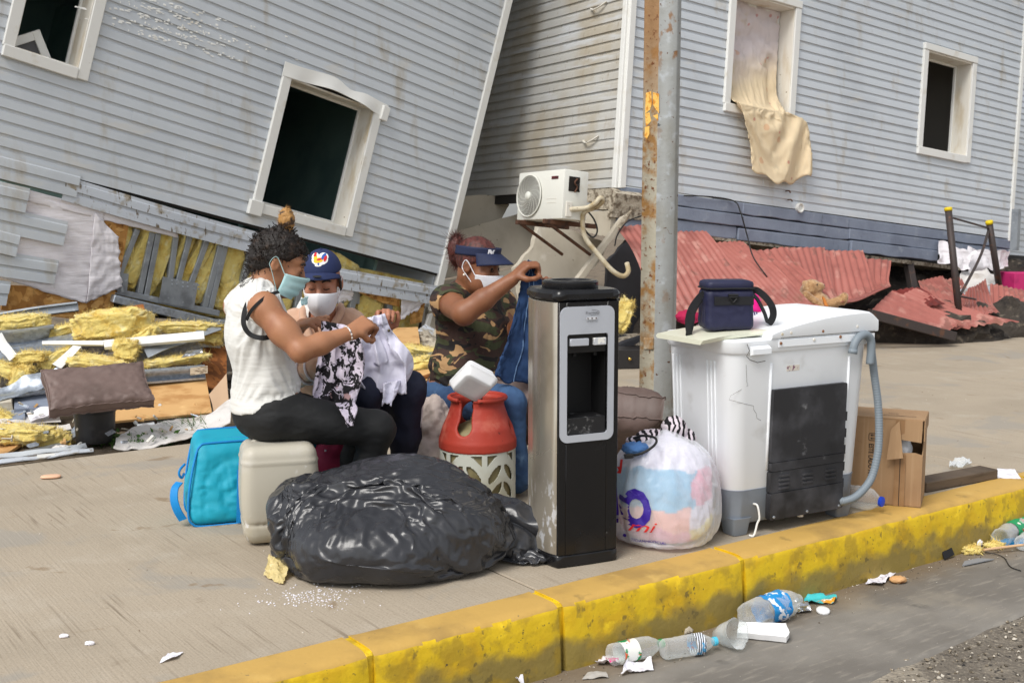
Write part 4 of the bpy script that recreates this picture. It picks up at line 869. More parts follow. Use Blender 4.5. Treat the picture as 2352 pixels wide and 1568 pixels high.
# pot, cushion, grass
pot_c = G(220, 1012); pot = thing('planter_pot', 'scuffed black cylindrical pot carrying the brown cushion', 'pot', tuple(pot_c))
PH = float(D(220, 932, pot_c[1])[2]) + .02
obj('pot_body', xf(lathe([(.098, 0), (.1, .01), (.103, PH * .5), (.108, PH * .8), (.108, PH), (.096, PH), (.092, .03)], 32), None, pot_c), m_black, pot, sharp=40)
obj('pot_rim', xf(lathe([(.109, PH - .05), (.112, PH - .048), (.112, PH - .028), (.109, PH - .026)], 32, cap=False), None, pot_c), m_black, pot, smooth=True)
def cushion(name, label, c, half, Rm, seedn, puff=.45, m=m_leather, wr=.012):
    hx, hy, hz = half; nu, nv = 54, 36
    g = np.linspace(-1, 1, nu); h = np.linspace(-1, 1, nv); X, Y = np.meshgrid(g, h, indexing='ij'); e = (1 - X ** 6) * (1 - Y ** 6)
    zt = hz * (.55 + puff * np.clip(e, 0, 1) ** .5) ; P1 = np.stack([X * hx * (1 - .05 * (1 - Y ** 2)), Y * hy * (1 - .06 * (1 - X ** 2)), zt], -1); P2 = P1.copy(); P2[..., 2] *= -1
    for P in (P1, P2):
        q = np.stack([X * 2, Y * 2, np.zeros_like(X)], -1); ed = 1 - np.minimum(1 - np.abs(X), 1 - np.abs(Y)); s = np.sign(P[..., 2])
        P[..., 2] += s * (wr * noise(q, 1.2, 3, seed=seedn) + wr * 1.2 * ed ** 3 * noise(np.stack([X * 9, Y * 9, X * 0], -1), 1, 2, seed=seedn + 2))
    v = np.concatenate([P1.reshape(-1, 3), P2.reshape(-1, 3)]); N = nu * nv; f = grid(nu, nv) + [[i + N for i in q[::-1]] for q in grid(nu, nv)]; idx = np.arange(N).reshape(nu, nv)
    lp_ = list(idx[:, 0]) + list(idx[-1, 1:]) + list(idx[::-1, -1][1:]) + list(idx[0, ::-1][1:-1])
    for a, b in zip(lp_, lp_[1:] + lp_[:1]): f.append([int(b), int(a), int(a) + N, int(b) + N])
    t = thing(name, label, 'cushion', tuple(c)); obj('cover', xf((v, f), Rm, c), m, t, sharp=60)
    rim = P1.reshape(-1, 3)[lp_ + lp_[:1]] * V3([1.004, 1.004, 1.0]); rim2 = P2.reshape(-1, 3)[lp_ + lp_[:1]] * V3([1.004, 1.004, 1.0])
    obj('piping', xf(tube(rim, .0035, 6, False), Rm, c), m, t, smooth=True); obj('piping', xf(tube(rim2, .0035, 6, False), Rm, c), m, t, smooth=True); return t
q = d4([(108, 868, 5.9), (322, 842, 6.12), (330, 935, 6.0), (118, 950, 5.78)]); cc = sum(q) / 4; ex = (q[1] - q[0]) + (q[2] - q[3]); ex /= np.linalg.norm(ex); ey = (q[0] - q[3]) + (q[1] - q[2]); ey += V3([0, .30, 0]); ey -= ex * (ex @ ey); ey /= np.linalg.norm(ey)
cushion('floor_cushion', 'brown leatherette cushion balanced tilted on the black pot', cc + V3([0, .02, .01]), (.255, .15, .05), np.stack([ex, ey, np.cross(ex, ey)], 1), 3)
m_grass = mat('weed_green', S(74, 110, 48), .7, layers=[(S(110, 140, 70), 'noise', 20, .5, .7), (S(46, 74, 34), 'noise', 40, .5, .7)], transl=.25)
def tuft(cx, cy, rx, ry, cnt, hgt, seedn, leaf=False):
    r = np.random.default_rng(seedn); V, F = [], []
    for k in range(cnt):
        a = r.uniform(0, 2 * pi); q = sqrt(r.uniform()); b = V3([cx + rx * q * cos(a), cy + ry * q * sin(a), -.03]); h = hgt * r.uniform(.45, 1.1); d = V3([r.normal() * .45, r.normal() * .45, 1]); w = (.006 if leaf else .0026)
        s = V3([cos(a + 1), sin(a + 1), 0]) * w; m1 = b + d * h * .55; tip = b + d * h + V3([d[0] * h * .5, d[1] * h * .5, -h * .12]); n = len(V)
        V += [b - s * .6, b + s * .6, m1 + s, m1 - s, tip]; F += [[n, n + 1, n + 2, n + 3], [n + 3, n + 2, n + 4]]
        if leaf:
            for j in range(3): c = b + d * h * r.uniform(.3, 1); e = r.normal(size=3) * .008; g = r.normal(size=3) * .005; n = len(V); V += [c, c + e + g, c + e * 2, c + e - g]; F += [[n, n + 1, n + 2, n + 3]]
    return V3(V), F
gp = G(245, 1020)
tag(obj('weeds', tuft(gp[0] + .10, gp[1] + .10, .22, .10, 170, .07, 5, True), m_grass), 'low leafy weeds growing round the black pot', 'weeds', kind='stuff')
tag(obj('grass', tuft(-1.72, 6.28, .10, .06, 150, .16, 6), m_grass), 'tuft of long grass behind the turquoise bag', 'grass', kind='stuff')
# small splinters, crumbs and torn bits over the rubble
def shards(cnt, fn, m, nm, lb, s0, s1, seedn):
    r = np.random.default_rng(seedn); V = []
    for k in range(cnt): V.append(xf(box((0, 0, 0), (r.uniform(s0, s1) * 2.2, r.uniform(s0, s1), r.uniform(.004, .012))), rotm(*(r.normal(0, 24, 2)), r.uniform(0, 180)), fn(r)))
    return tag(obj(nm, join(*V), m), lb, 'rubble', kind='stuff')
def rub(r): n = 3.15 + abs(r.normal()) * .75; s = r.uniform(-3.4, 3.6); return K(s, n, .02 + .10 * max(n - 3.2, 0) + r.uniform(0, .05))
shards(150, rub, m_ply, 'wood_splinters', 'loose wood splinters over the rubble on the left', .006, .028, 1); shards(170, rub, m_crete, 'plaster_bits', 'loose plaster bits over the rubble on the left', .006, .026, 2); shards(90, rub, m_trim, 'white_bits', 'loose white trim bits over the rubble on the left', .006, .028, 3); shards(70, rub, m_galv, 'metal_bits', 'loose metal bits over the rubble on the left', .008, .03, 4)
for i, (x, y, d, r, lb) in enumerate([(330, 775, 7.05, (.09, .06, .04), 'torn yellow insulation end on the white trim bar'), (150, 760, 7.2, (.10, .07, .04), 'yellow insulation tuft between the pillow and the large wad'), (70, 820, 6.85, (.10, .06, .03), 'yellow insulation strip on the shiny steel sheet'), (480, 775, 7.3, (.08, .06, .035), 'yellow insulation tuft just behind the white tank top'), (300, 870, 6.7, (.06, .05, .02), 'yellow insulation shred beside the brown cushion'), (20, 965, 6.4, (.08, .05, .03), 'yellow insulation shred on the white fabric strip')]): woolpiece(lb, (x, y, d), r, (0, i * 13 - 30, 10), 70 + i, .5)
for i, (a, b, w_, lb) in enumerate([((-20, 735, 7.4), (180, 705, 7.5), .06, 'dull steel stud lying above the insulation pillow at far left'), ((-30, 925, 6.6), (110, 900, 6.7), .05, 'steel track among the grey blocks at far left')]): channel('steel_channel', lb, 'metal channel', m_galv if i % 2 else m_stud, a, b, w_, .03, 70 + 25 * i, bend=.02)
for i, (p, m, w_, lb) in enumerate([([(-30, 905, 6.6), (140, 842, 6.75), (150, 866, 6.65), (-20, 938, 6.5)], m_galv, .05, 'crumpled galvanised sheet sloping down to the left edge behind the cushion'), ([(-20, 775, 6.9), (22, 830, 6.75), (40, 818, 6.8), (4, 768, 6.95)], m_trim, .03, 'torn white strip hanging at the far left edge'), ([(140, 905, 6.5), (182, 862, 6.7), (200, 880, 6.65), (165, 930, 6.45)], m_sid_dirty, .03, 'muddy siding scrap left of the pot behind the cushion'), ([(330, 802, 6.95), (505, 742, 7.3), (508, 758, 7.25), (340, 822, 6.9)], m_stud, .02, 'grey steel strip slanting up towards the white tank top'), ([(480, 905, 6.6), (520, 860, 6.8), (526, 940, 6.5), (492, 950, 6.45)], mat('torn_cardboard', S(190, 160, 130), .9), .03, 'torn cardboard sheet beside the white tank top'), ([(200, 720, 7.5), (330, 702, 7.6), (336, 722, 7.5), (206, 742, 7.4)], m_osbd, .02, 'dark board wedged behind the large yellow wad'), ([(60, 945, 6.4), (150, 915, 6.5), (160, 935, 6.4), (70, 968, 6.3)], m_wrap, .05, 'rumpled wrap scrap between the blocks and the pot')]): plate('debris_sheet', lb, 'debris', m, p, .004, w_ * 1.6, (18, 10), 80 + i)
# debris seen between the seated people
plate('osb_board', 'orange particle board on the rubble right of the white jeans', 'board', m_ply, [(890, 800, 8.0), (965, 790, 8.1), (960, 752, 8.6), (905, 756, 8.6)], .014, .02)
plate('siding_offcut', 'pale siding panel leaning at the foot of the tilted house corner', 'siding', m_sid_dirty, [(925, 786, 8.4), (988, 795, 8.4), (998, 756, 8.9), (976, 745, 8.9)], .006, .01, (8, 6))
woolpiece('yellow insulation on the rubble behind the white jeans', (965, 808, 7.9), (.14, .08, .035), (0, 10, 0), 25, .4)
woolpiece('yellow insulation behind the camouflage shirt', (950, 838, 7.4), (.12, .08, .04), (0, -8, 0), 26, .4)
plate('foil_scrap', 'silver foil sheet on the rubble left of the camouflage shirt', 'foil', m_foil, [(930, 832, 7.6), (1000, 824, 7.6), (1000, 806, 7.9), (940, 812, 7.9)], .003, .06, (16, 10), 9)
plate('osb_board', 'orange plank lying beside the seated camouflage shirt', 'board', m_ply, [(925, 905, 6.9), (1000, 880, 7.0), (1000, 850, 7.3), (950, 856, 7.3)], .014, .01)
tag(obj('broken_stick', tube(d4([(958, 872, 6.7), (1000, 858, 6.9)]), .014, 8), m_osbd), 'dark broken stick beside the camouflage shirt', 'stick')
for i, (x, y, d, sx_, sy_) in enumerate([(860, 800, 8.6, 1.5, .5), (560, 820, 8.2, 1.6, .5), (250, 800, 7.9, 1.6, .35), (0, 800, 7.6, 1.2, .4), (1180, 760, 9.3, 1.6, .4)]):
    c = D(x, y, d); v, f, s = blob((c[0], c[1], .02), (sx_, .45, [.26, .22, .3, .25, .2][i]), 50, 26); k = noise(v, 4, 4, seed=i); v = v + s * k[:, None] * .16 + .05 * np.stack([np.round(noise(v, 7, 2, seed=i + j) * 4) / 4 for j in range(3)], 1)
    tag(obj('rubble_heap', (v, f), mat('shade_dark_rubble', S(64, 58, 52), .95, layers=[(S(110, 100, 88), 'noise', 14, .55, .7), (S(36, 32, 30), 'noise', 5, .5, .7)], bump=[('noise', 30, .9, dict(d=.02))]) if i in (1, 2, 3) else m_rubble, sharp=25), ['heap of grey rubble behind the white jeans', 'heap of broken render behind the white tank top', 'shade-coloured rubble heap under the torn wall', 'rubble heap at the far left under the torn wall', 'rubble heap behind the camouflage shirt'][i], 'rubble')  # the darker heaps carry the shade of voids in their colour
# ================================================================== collapsed ground floor of the right-hand house
def conc(name, label, pts, d, th=.07, m=m_crete, lean=0., seedn=0, cat='concrete slab'):
    """broken wall slab standing at distance d (y grows with lean per metre of height)"""
    o = D(*pts[0], d); ax = V3([cos(.55), sin(.55), 0]); nz = V3([sin(.55), -cos(.55), 0]); ay = V3([0, lean, 1.]); ay /= np.linalg.norm(ay); n = np.cross(ax, ay); pl = Plane(o, ax, ay)
    q = V3([pl.uv(*p) for p in pts])
    if sum(q[k - 1][0] * q[k][1] - q[k][0] * q[k - 1][1] for k in range(len(q))) < 0: q = q[::-1]
    return tag(obj(name, slab(q, pl.w(0, 0, -th), pl.u, pl.v, pl.n, th, amp=.012, seedn=seedn), m, sharp=35), label, cat)
conc('wall_slab', 'square beige slab broken off beside the leaning corner trim', [(1030, 452), (1165, 446), (1170, 470), (1150, 508), (1030, 540)], 10.75, seedn=1)
conc('wall_slab', 'large beige wall slab above the blue visor', [(1020, 538), (1190, 492), (1235, 500), (1222, 560), (1180, 610), (1000, 640)], 10.5, lean=.25, seedn=2)
conc('wall_slab', 'cracked beige wall slab under the air conditioner', [(1240, 500), (1396, 560), (1375, 600), (1330, 655), (1200, 700), (1185, 612), (1228, 560)], 9.75, lean=.25, seedn=3)
conc('wall_slab', 'lower beige wall slab behind the camouflage shoulder', [(990, 648), (1180, 618), (1195, 705), (1330, 662), (1330, 800), (980, 800)], 10.25, lean=.25, seedn=4)
conc('wall_slab', 'thin pale plank edge falling diagonally beside the steel post', [(1432, 500), (1444, 494), (1350, 630), (1325, 655), (1322, 645)], 9.15, th=.05, seedn=5)
m_char = mat('charcoal_board', S(62, 64, 70), .7, layers=[(S(50, 50, 54), 'noise', 3, .4, .7), (S(120, 112, 100), 'noise', 12, .7, .78)])
conc('charcoal_board', 'charcoal wall panel slanting down behind the steel post', [(1395, 600), (1470, 520), (1500, 540), (1500, 800), (1470, 800), (1392, 668)], 9.45, th=.03, m=m_char, seedn=6, cat='wall panel')
tag(obj('splinter', tube(d4([(1422, 520, 9.0), (1438, 500, 8.95), (1452, 480, 8.9)]), [.03, .02, .004], 6), m_rubble), 'pale splinter sticking up at the broken corner', 'splinter')
woolpiece('scrap of yellow insulation between the dispenser and the steel post', (1432, 722, 8.95), (.06, .06, .12), (0, 18, 0), 31, .4)
blk = thing('drawer', 'black drawer with a brass knob lying between dispenser and steel post', 'drawer', tuple(G(1447, 850)))
c0 = G(1447, 848); obj('drawer_box', box(c0 + V3([.04, .15, .075]), (.36, .26, .145), rotm(0, 0, 8), b=.004), mat('black_lacquer', S(38, 36, 36), .5, layers=[(S(70, 66, 62), 'noise', 8, .6, .75)]), blk)
obj('knob', lathe([(.006, 0), (.006, .012), (.013, .018), (.013, .026), (.005, .03)], 12, frame((.14, -.99, 0)).T, c0 + V3([-.005, -.003 + .02, .08]) + V3([0, 0, 0])), mat('brass', S(214, 176, 90), .25, metal=1.), blk, smooth=True)
for i, (x0, y0, x1, y1, d, r) in enumerate([(1415, 800, 1490, 775, 9.2, .035), (1415, 770, 1475, 790, 9.4, .03)]): tag(obj('charred_beam', box((D(x0, y0, d) + D(x1, y1, d)) / 2, (.5, .09, .07), rotm(0, 12 if i else -14, 20), b=.006), m_char), ['dark beam lying above the black drawer', 'dark beam crossing behind the black drawer'][i], 'beam')

# air conditioner outdoor unit on the side wall
aw, ah, ad = .60, .37, .23
ac_c = D(1268, 452, 9.02); AX, AY, AZ = SW.u, SW.v, SW.n; AR = np.stack([AX, AY, AZ], 1)
ac = thing('air_conditioner', 'white outdoor air-conditioner unit with round fan grille hanging on the side wall', 'air conditioner', tuple(ac_c))
m_ac = mat('ac_casing', S(222, 222, 214), .42, layers=[(S(196, 186, 164), 'noise', 6, .56, .76, dict(detail=7, amt=.7)), (S(150, 128, 96), 'noise', 18, .7, .8, dict(amt=.6))])
m_rust = mat('rust_brown', S(92, 62, 46), .85, layers=[(S(62, 44, 36), 'noise', 14, .45, .65), (S(130, 84, 54), 'noise', 30, .6, .72)])
A_ = lambda x, y, z: ac_c + AR @ V3([x, y, z])
obj('casing', xf(box((0, 0, 0), (aw, ah, ad), b=.012, seg=2), AR, ac_c), m_ac, ac, sharp=40)
fr = ah * .43; fc = (-aw * .22, 0.0)
obj('fan_recess', xf(lathe([(fr, 0), (fr, .004), (.0, .004)], 40, None, (0, 0, 0), cap=False), AR, A_(fc[0], fc[1], ad / 2 + .0005)), mat('fan_dark', S(44, 38, 28), .8), ac)
for k, rr in enumerate(np.linspace(.2, 1., 11)): obj('grille_ring', tube([A_(fc[0] + fr * rr * cos(a), fc[1] + fr * rr * sin(a), ad / 2 + .012 + .006 * (1 - rr)) for a in np.linspace(0, 2 * pi, 37)], .002 if k < 10 else .006, 5, False), m_ac, ac, smooth=True)
for a in np.arange(16) * pi / 8: obj('grille_spoke', tube([A_(fc[0] + fr * rr * cos(a + (1 - rr) * 1.2), fc[1] + fr * rr * sin(a + (1 - rr) * 1.2), ad / 2 + .011 + .006 * (1 - rr)) for rr in np.linspace(.16, .98, 8)], .0016, 5, False), m_ac, ac)
obj('grille_hub', xf(lathe([(.032, 0), (.032, .012), (.026, .018), (.001, .02)], 20), AR, A_(fc[0], fc[1], ad / 2 + .01)), m_ac, ac, smooth=True)
obj('badge', xf(box((0, 0, 0), (.085, .022, .004), b=.001), AR, A_(aw * .31, ah * .34, ad / 2 + .002)), mat('badge_dark', S(58, 30, 34), .5, layers=[(S(150, 44, 46), 'noise', 60, .54, .6, dict(stretch=(1, 1, 3)))]), ac)
obj('front_line', xf(box((0, 0, 0), (.12, .004, .002)), AR, A_(aw * .26, -.06, ad / 2 + .001)), m_jamb, ac); obj('front_line', xf(box((0, 0, 0), (.12, .004, .002)), AR, A_(aw * .26, -.03, ad / 2 + .001)), m_jamb, ac)
obj('side_opening', xf(box((0, 0, 0), (.004, .11, .10)), AR, A_(aw / 2 + .0015, .08, .02)), mat('opening_black', S(30, 24, 20), .9), ac)
obj('wires', tube(smoothpath([A_(aw / 2 + .01, .12, .0), A_(aw / 2 + .02, .09, .03), A_(aw / 2 + .012, .06, .0), A_(aw / 2 + .015, .02, .02)], 5), .006, 6), m_rust, ac)
obj('valve_plate', xf(box((0, 0, 0), (.012, .11, .05), b=.002), AR, A_(aw / 2 + .006, -.11, .06)), m_jamb, ac)
for s in (-.2, .16): obj('bracket', xf(box((0, 0, 0), (.035, .035, .5), b=.003), AR, A_(s, -ah / 2 - .02, -.07)), m_rust, ac)
for s in (-.2, .16): obj('bracket_brace', tube([A_(s, -ah / 2 - .03, .14), A_(s, -ah / 2 - .24, -.28)], .013, 6), m_rust, ac)
m_hose = mat('hose_wrap', S(206, 196, 172), .7, layers=[(S(176, 158, 122), 'noise', 9, .45, .65), (S(120, 100, 74), 'noise', 26, .62, .72)], bump=[('wave', 40, .4, dict(d=.006))])
hp = [A_(aw / 2 + .0, -.11, .05)] + d4([(1345, 478, 8.75), (1366, 468, 8.72), (1378, 455, 8.72), (1384, 462, 8.74), (1368, 476, 8.76), (1344, 486, 8.78), (1338, 505, 8.8), (1344, 545, 8.82), (1372, 582, 8.82), (1405, 620, 8.82), (1430, 634, 8.84), (1443, 624, 8.86), (1440, 604, 8.9)])
tag(obj('hose', tube(smoothpath(hp, 6), .019, 8), m_hose, smooth=True), 'long pale insulated hose looping down from the air conditioner', 'hose')
m_cab = mat('black_cable', S(30, 30, 30), .6)
tag(obj('cable', tube(smoothpath([A_(aw / 2 + .02, .08, .0)] + d4([(1333, 470, 8.85), (1330, 500, 8.85), (1345, 530, 8.85), (1362, 545, 8.85), (1372, 530, 8.85), (1365, 505, 8.85), (1350, 485, 8.85)]), 6), .007, 6), m_cab, smooth=True), 'black cable curling below the air conditioner', 'cable')
tag(obj('cable', tube(smoothpath([R.w(*r_(*z3(775, 900)), .04), R.w(*r_(*z3(900, 905)), .04), R.w(*r_(*z3(1000, 925)), .05)] + d4([(1700, 485, 9.9), (1716, 540, 9.9), (1730, 590, 9.8), (1762, 636, 9.7)]), 6), .006, 6), m_cab, smooth=True), 'thin black cable drooping from the siding over the pink sheets', 'cable')
tag(obj('cable', tube(smoothpath(d4([(1412, 565, 8.9), (1418, 540, 8.9), (1440, 510, 8.9), (1478, 494, 9.0)]), 6), .006, 6), m_cab, smooth=True), 'thin black cable arching at the broken corner left of the post', 'cable')

# salmon-pink corrugated roof sheets
m_pink = mat('pink_sheet', S(168, 102, 92), .5, layers=[(S(140, 80, 72), 'noise', 3, .42, .7, dict(detail=7)), (S(190, 138, 126), 'noise', 7, .52, .7, dict(amt=.8)), (S(120, 84, 66), 'noise', 4, .6, .74, dict(detail=8, amt=.7)), (S(136, 90, 80), 'noise', 5.5, .63, .66, dict(detail=3, stretch=(1, 1, .6), amt=.8)), (S(110, 72, 62), 'noise', 26, .7, .76)], bump=[('noise', 6, .2)])
m_pinkd = mat('dark_red_sheet', S(120, 46, 40), .5, layers=[(S(86, 34, 30), 'noise', 6, .45, .7)])
def corr(label, c4, waves, amp=.016, warp=.05, seedn=0, n=(0, 18), m=None, name='corrugated_sheet', tear=.0):
    """c4: top-left, top-right, bottom-right, bottom-left as (x, y, distance); ridges run from top to bottom"""
    waves = int(waves * 1.25); amp *= .5; nu = waves * 6 + 1; nv = n[1]; a, b, c, d = d4(c4); P = bilin([a, b, c, d], nu, nv); nn = np.cross(b - a, d - a); nn /= np.linalg.norm(nn); nn = nn if nn @ V3([0, 1., 0]) < 0 else -nn
    u = np.linspace(0, 1, nu)[:, None]; P = P + nn * (amp * np.sin(u * waves * 2 * pi) * np.ones((1, nv)) + 1.3 * warp * noise(P, 1.1, 2, seed=seedn) + .10 * u + .05 * np.clip(np.linspace(0, 1, nv)[None] * 2 - 1.1, 0, 1) ** 2)[..., None]
    if tear: P[:, -1] += (d - a) / np.linalg.norm(d - a) * (tear * noise(np.stack([np.linspace(0, 8, nu), np.full(nu, seedn), np.zeros(nu)], 1), 1.5, 3))[:, None]
    return tag(obj(name, sheet(P.reshape(-1, 3), nu, nv, .003), m or m_pink, sharp=38), label, 'metal sheet', 'fallen pink corrugated sheets')
def zz(x, y, d): return (1176 + x / 2., y / 2., d)
corr('pink corrugated sheet with dark damp stains just left of the steel post', [zz(478, 1040, 9.2), zz(640, 1068, 9.5), zz(900, 1500, 8.9), zz(700, 1480, 8.7)], 6, seedn=1, warp=.07)
corr('stained pink corrugated sheet right of the steel post', [zz(640, 1070, 9.6), zz(850, 1108, 9.95), zz(1180, 1460, 9.3), zz(900, 1500, 8.95)], 8, seedn=2)
corr('pink corrugated sheet with drip stains above the lunch bag', [zz(842, 1104, 9.98), zz(1032, 1148, 10.3), zz(1350, 1450, 9.5), zz(1170, 1470, 9.28)], 8, seedn=3, warp=.06)
corr('buckled pink sheet overlapping its neighbour behind the lunch bag', [zz(1024, 1136, 10.2), zz(1230, 1178, 10.5), zz(1440, 1440, 9.75), zz(1260, 1450, 9.45)], 7, seedn=4, warp=.10)
corr('upright pink sheet left of the teddy bear', [zz(1226, 1136, 10.45), zz(1402, 1162, 10.8), zz(1445, 1420, 10.3), zz(1330, 1400, 10.1)], 6, seedn=5, warp=.05)
corr('folded pink sheet directly behind the teddy bear', [zz(1396, 1160, 10.8), zz(1566, 1186, 11.1), zz(1608, 1400, 10.6), zz(1462, 1415, 10.35)], 6, seedn=6, warp=.09)
corr('narrow curled pink sheet right of the teddy bear', [zz(1552, 1180, 11.0), zz(1698, 1226, 11.3), zz(1692, 1345, 10.9), zz(1606, 1360, 10.7)], 5, seedn=7, warp=.07)
corr('orange-tinted pink sheet folded flat below the teddy bear', [zz(1702, 1328, 10.6), zz(1722, 1368, 10.4), zz(1500, 1450, 9.6), zz(1440, 1418, 9.9)], 5, seedn=8, warp=.06, tear=.03)
corr('torn pink sheet sliding to the ground right of the washing machine', [zz(1715, 1385, 10.6), zz(1830, 1372, 10.9), zz(2290, 1525, 10.65), zz(2010, 1535, 10.3)], 7, seedn=9, warp=.05, tear=.05)
corr('long pink sheet edge jutting over the dark void', [zz(1650, 1425, 10.1), zz(1720, 1380, 10.5), zz(2040, 1530, 10.4), zz(1990, 1540, 10.2)], 4, seedn=10, warp=.04, tear=.04)
corr('wide pink sheet lying in the valley under the metal posts', [zz(1868, 1288, 11.4), zz(1948, 1302, 11.6), zz(2110, 1500, 10.7), zz(1950, 1500, 10.5)], 5, seedn=11, warp=.05)
corr('pink sheet behind the nearer metal post', [zz(1946, 1296, 11.7), zz(2040, 1310, 11.9), zz(2110, 1440, 11.2), zz(2040, 1440, 11.)], 5, seedn=12, warp=.05)
corr('crumpled pink sheet with a torn hole below the metal posts', [zz(2170, 1300, 11.7), zz(2080, 1370, 11.3), zz(2060, 1500, 10.8), zz(2230, 1470, 10.9)], 6, seedn=13, warp=.10, tear=.06)
corr('pink sheet crumpled at the far right edge', [zz(2190, 1310, 11.6), zz(2420, 1370, 11.9), zz(2420, 1520, 11.3), zz(2220, 1530, 10.9)], 9, seedn=14, warp=.10)
corr('dark red curled sheet in the void right of the teddy bear', [zz(1745, 1340, 11.0), zz(1840, 1372, 11.1), zz(1930, 1470, 10.7), zz(1800, 1450, 10.6)], 4, seedn=15, warp=.12, m=m_pinkd)
# rubble coloured dark to paint the void's shade behind and below the sheets
for i, (x, y, d, sx_, sz_, lb) in enumerate([(1700, 720, 11.2, 1.2, .42, 'shade-coloured rubble under the pink sheets behind the washing machine'), (2000, 700, 12.4, 1.1, .55, 'shade-coloured rubble in the void right of the teddy bear'), (2250, 700, 13.0, 1.4, .6, 'shade-coloured rubble below the torn white wrap'), (1560, 740, 9.9, .8, .3, 'shade-coloured rubble behind the steel post'), (2075, 745, 10.95, .95, .3, 'shade-coloured rubble under the long pink sheet'), (2260, 745, 11.4, .8, .3, 'shade-coloured rubble under the crumpled pink sheets at the far right')]):
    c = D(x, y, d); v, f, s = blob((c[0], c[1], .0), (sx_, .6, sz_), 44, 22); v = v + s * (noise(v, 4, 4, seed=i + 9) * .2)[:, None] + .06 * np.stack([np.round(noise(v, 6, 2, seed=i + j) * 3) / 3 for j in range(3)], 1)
    tag(obj('rubble_heap', (v, f), mat('shade_dark_rubble', S(64, 58, 52), .95, layers=[(S(110, 100, 88), 'noise', 14, .55, .7), (S(36, 32, 30), 'noise', 5, .5, .7)], bump=[('noise', 30, .9, dict(d=.02))]), sharp=25), lb, 'rubble')
m_sb = mat('dark_steel', S(70, 62, 60), .6, metal=.3, layers=[(S(104, 74, 58), 'noise', 12, .55, .7)])
for i, (a, b) in enumerate([((1640, 1440, 9.9), (2030, 1545, 10.15)), ((1820, 1210, 11.8), (1870, 1470, 11.6))]): tag(obj('steel_beam', box((D(*zz(*a)) + D(*zz(*b))) / 2, (np.linalg.norm(D(*zz(*b)) - D(*zz(*a))), .07, .08), frame((D(*zz(*b)) - D(*zz(*a)))).T[:, [2, 0, 1]], b=.004), m_sb), ['dark steel edge beam under the long pink sheet', 'dark steel upright in the void'][i], 'beam')
mp = thing('metal_frame', 'two dark metal posts with yellow caps braced together over the pink sheets', 'metal frame', tuple(D(*zz(2055, 1465, 10.6))))
pa, pb = D(*zz(2004, 960, 10.9)), D(*zz(2056, 1465, 10.7)); pc, pd = D(*zz(2192, 1020, 11.6)), D(*zz(2240, 1330, 11.7))
for a, b in ((pa, pb), (pc, pd)):
    obj('post', tube([a, b], .032, 10), m_sb, mp, smooth=True); ax = (a - b) / np.linalg.norm(a - b); obj('yellow_cap', xf(lathe([(.037, 0), (.037, .028), (.03, .034)], 12), frame(ax).T, a - ax * .02), mat('yellow_cap', S(226, 198, 24), .5), mp, smooth=True)
obj('brace', tube([pa + V3([0, 0, -.07]), pc + V3([0, 0, -.06])], .010, 8), m_sb, mp); obj('brace', tube(smoothpath([pc + V3([0, 0, -.08]), D(*zz(2150, 1180, 11.2)), D(*zz(2062, 1350, 10.75))], 6), .014, 8), m_sb, mp); obj('brace', tube([D(*zz(2056, 1360, 10.75)), D(*zz(2130, 1375, 11.0))], .01, 6), m_sb, mp)
def ragsheet(label, c4, seedn, m=m_wrap, amp=.08, name='torn_wrap', n=(26, 22)):
    P = bilin(d4([zz(*p) for p in c4]), *n); P = P + amp * np.stack([noise(P, 4, 4, seed=seedn + k) for k in range(3)], -1)
    return tag(obj(name, sheet(P.reshape(-1, 3), *n, .004), m, sharp=70), label, 'torn sheeting')
ragsheet('torn white wrap hanging from the beam left of the near metal post', [(1958, 1110, 11.9), (2130, 1150, 12.1), (2100, 1240, 11.9), (1946, 1210, 11.8)], 3)
ragsheet('torn white wrap hanging between the metal posts', [(2095, 1130, 12.2), (2285, 1165, 12.6), (2280, 1225, 12.6), (2090, 1260, 12.0)], 5)
ragsheet('white plaster-coated sheet slumped behind the metal posts', [(2090, 1240, 12.0), (2190, 1250, 12.1), (2240, 1330, 11.8), (2020, 1410, 11.3)], 7, m_tarp, .12)
ragsheet('grey siding sheet tilted below the slumped white sheet', [(2060, 1330, 11.5), (2230, 1300, 11.8), (2190, 1370, 11.5), (2010, 1415, 11.2)], 9, m_sid_dirty, .03)
tag(obj('magenta_box', box(D(*zz(2345, 1295, 12.6)), (.5, .3, .22), rotm(0, 0, 20), b=.005), mat('magenta_board', S(196, 44, 110), .6, layers=[(S(160, 30, 88), 'noise', 5, .5, .7)])), 'magenta box end at the far right edge beside the pink sheets', 'box')
tag(obj('black_cabinet', box(D(*zz(2330, 1250, 13.6)), (1.2, .6, .38), rotm(0, 4, 25), b=.01), mat('black_lacquer', S(38, 36, 36), .5)), 'black cabinet lying behind the magenta box', 'cabinet')
# next house just visible past the right corner
R3 = tilted(R.w(UR + .5, -.1, -1.6), 54, 5.5, -2); H3 = thing('far_house', 'sliver of a third grey clapboard house past the right-hand corner', 'house', (float(R3.p0[0]), float(R3.p0[1]), 0))
for i in range(50): obj('siding_board', board(R3, -.4, 3.2, i * .08, .08), m_sid, H3)
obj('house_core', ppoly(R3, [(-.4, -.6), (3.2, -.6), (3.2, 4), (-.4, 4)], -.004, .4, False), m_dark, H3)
tag(obj('downpipe', tube(d4([zz(2318, 960, 12.4), zz(2308, 1150, 12.4)]), .05, 4), m_stud), 'grey square duct standing at the right-hand corner of the leaning house', 'duct')
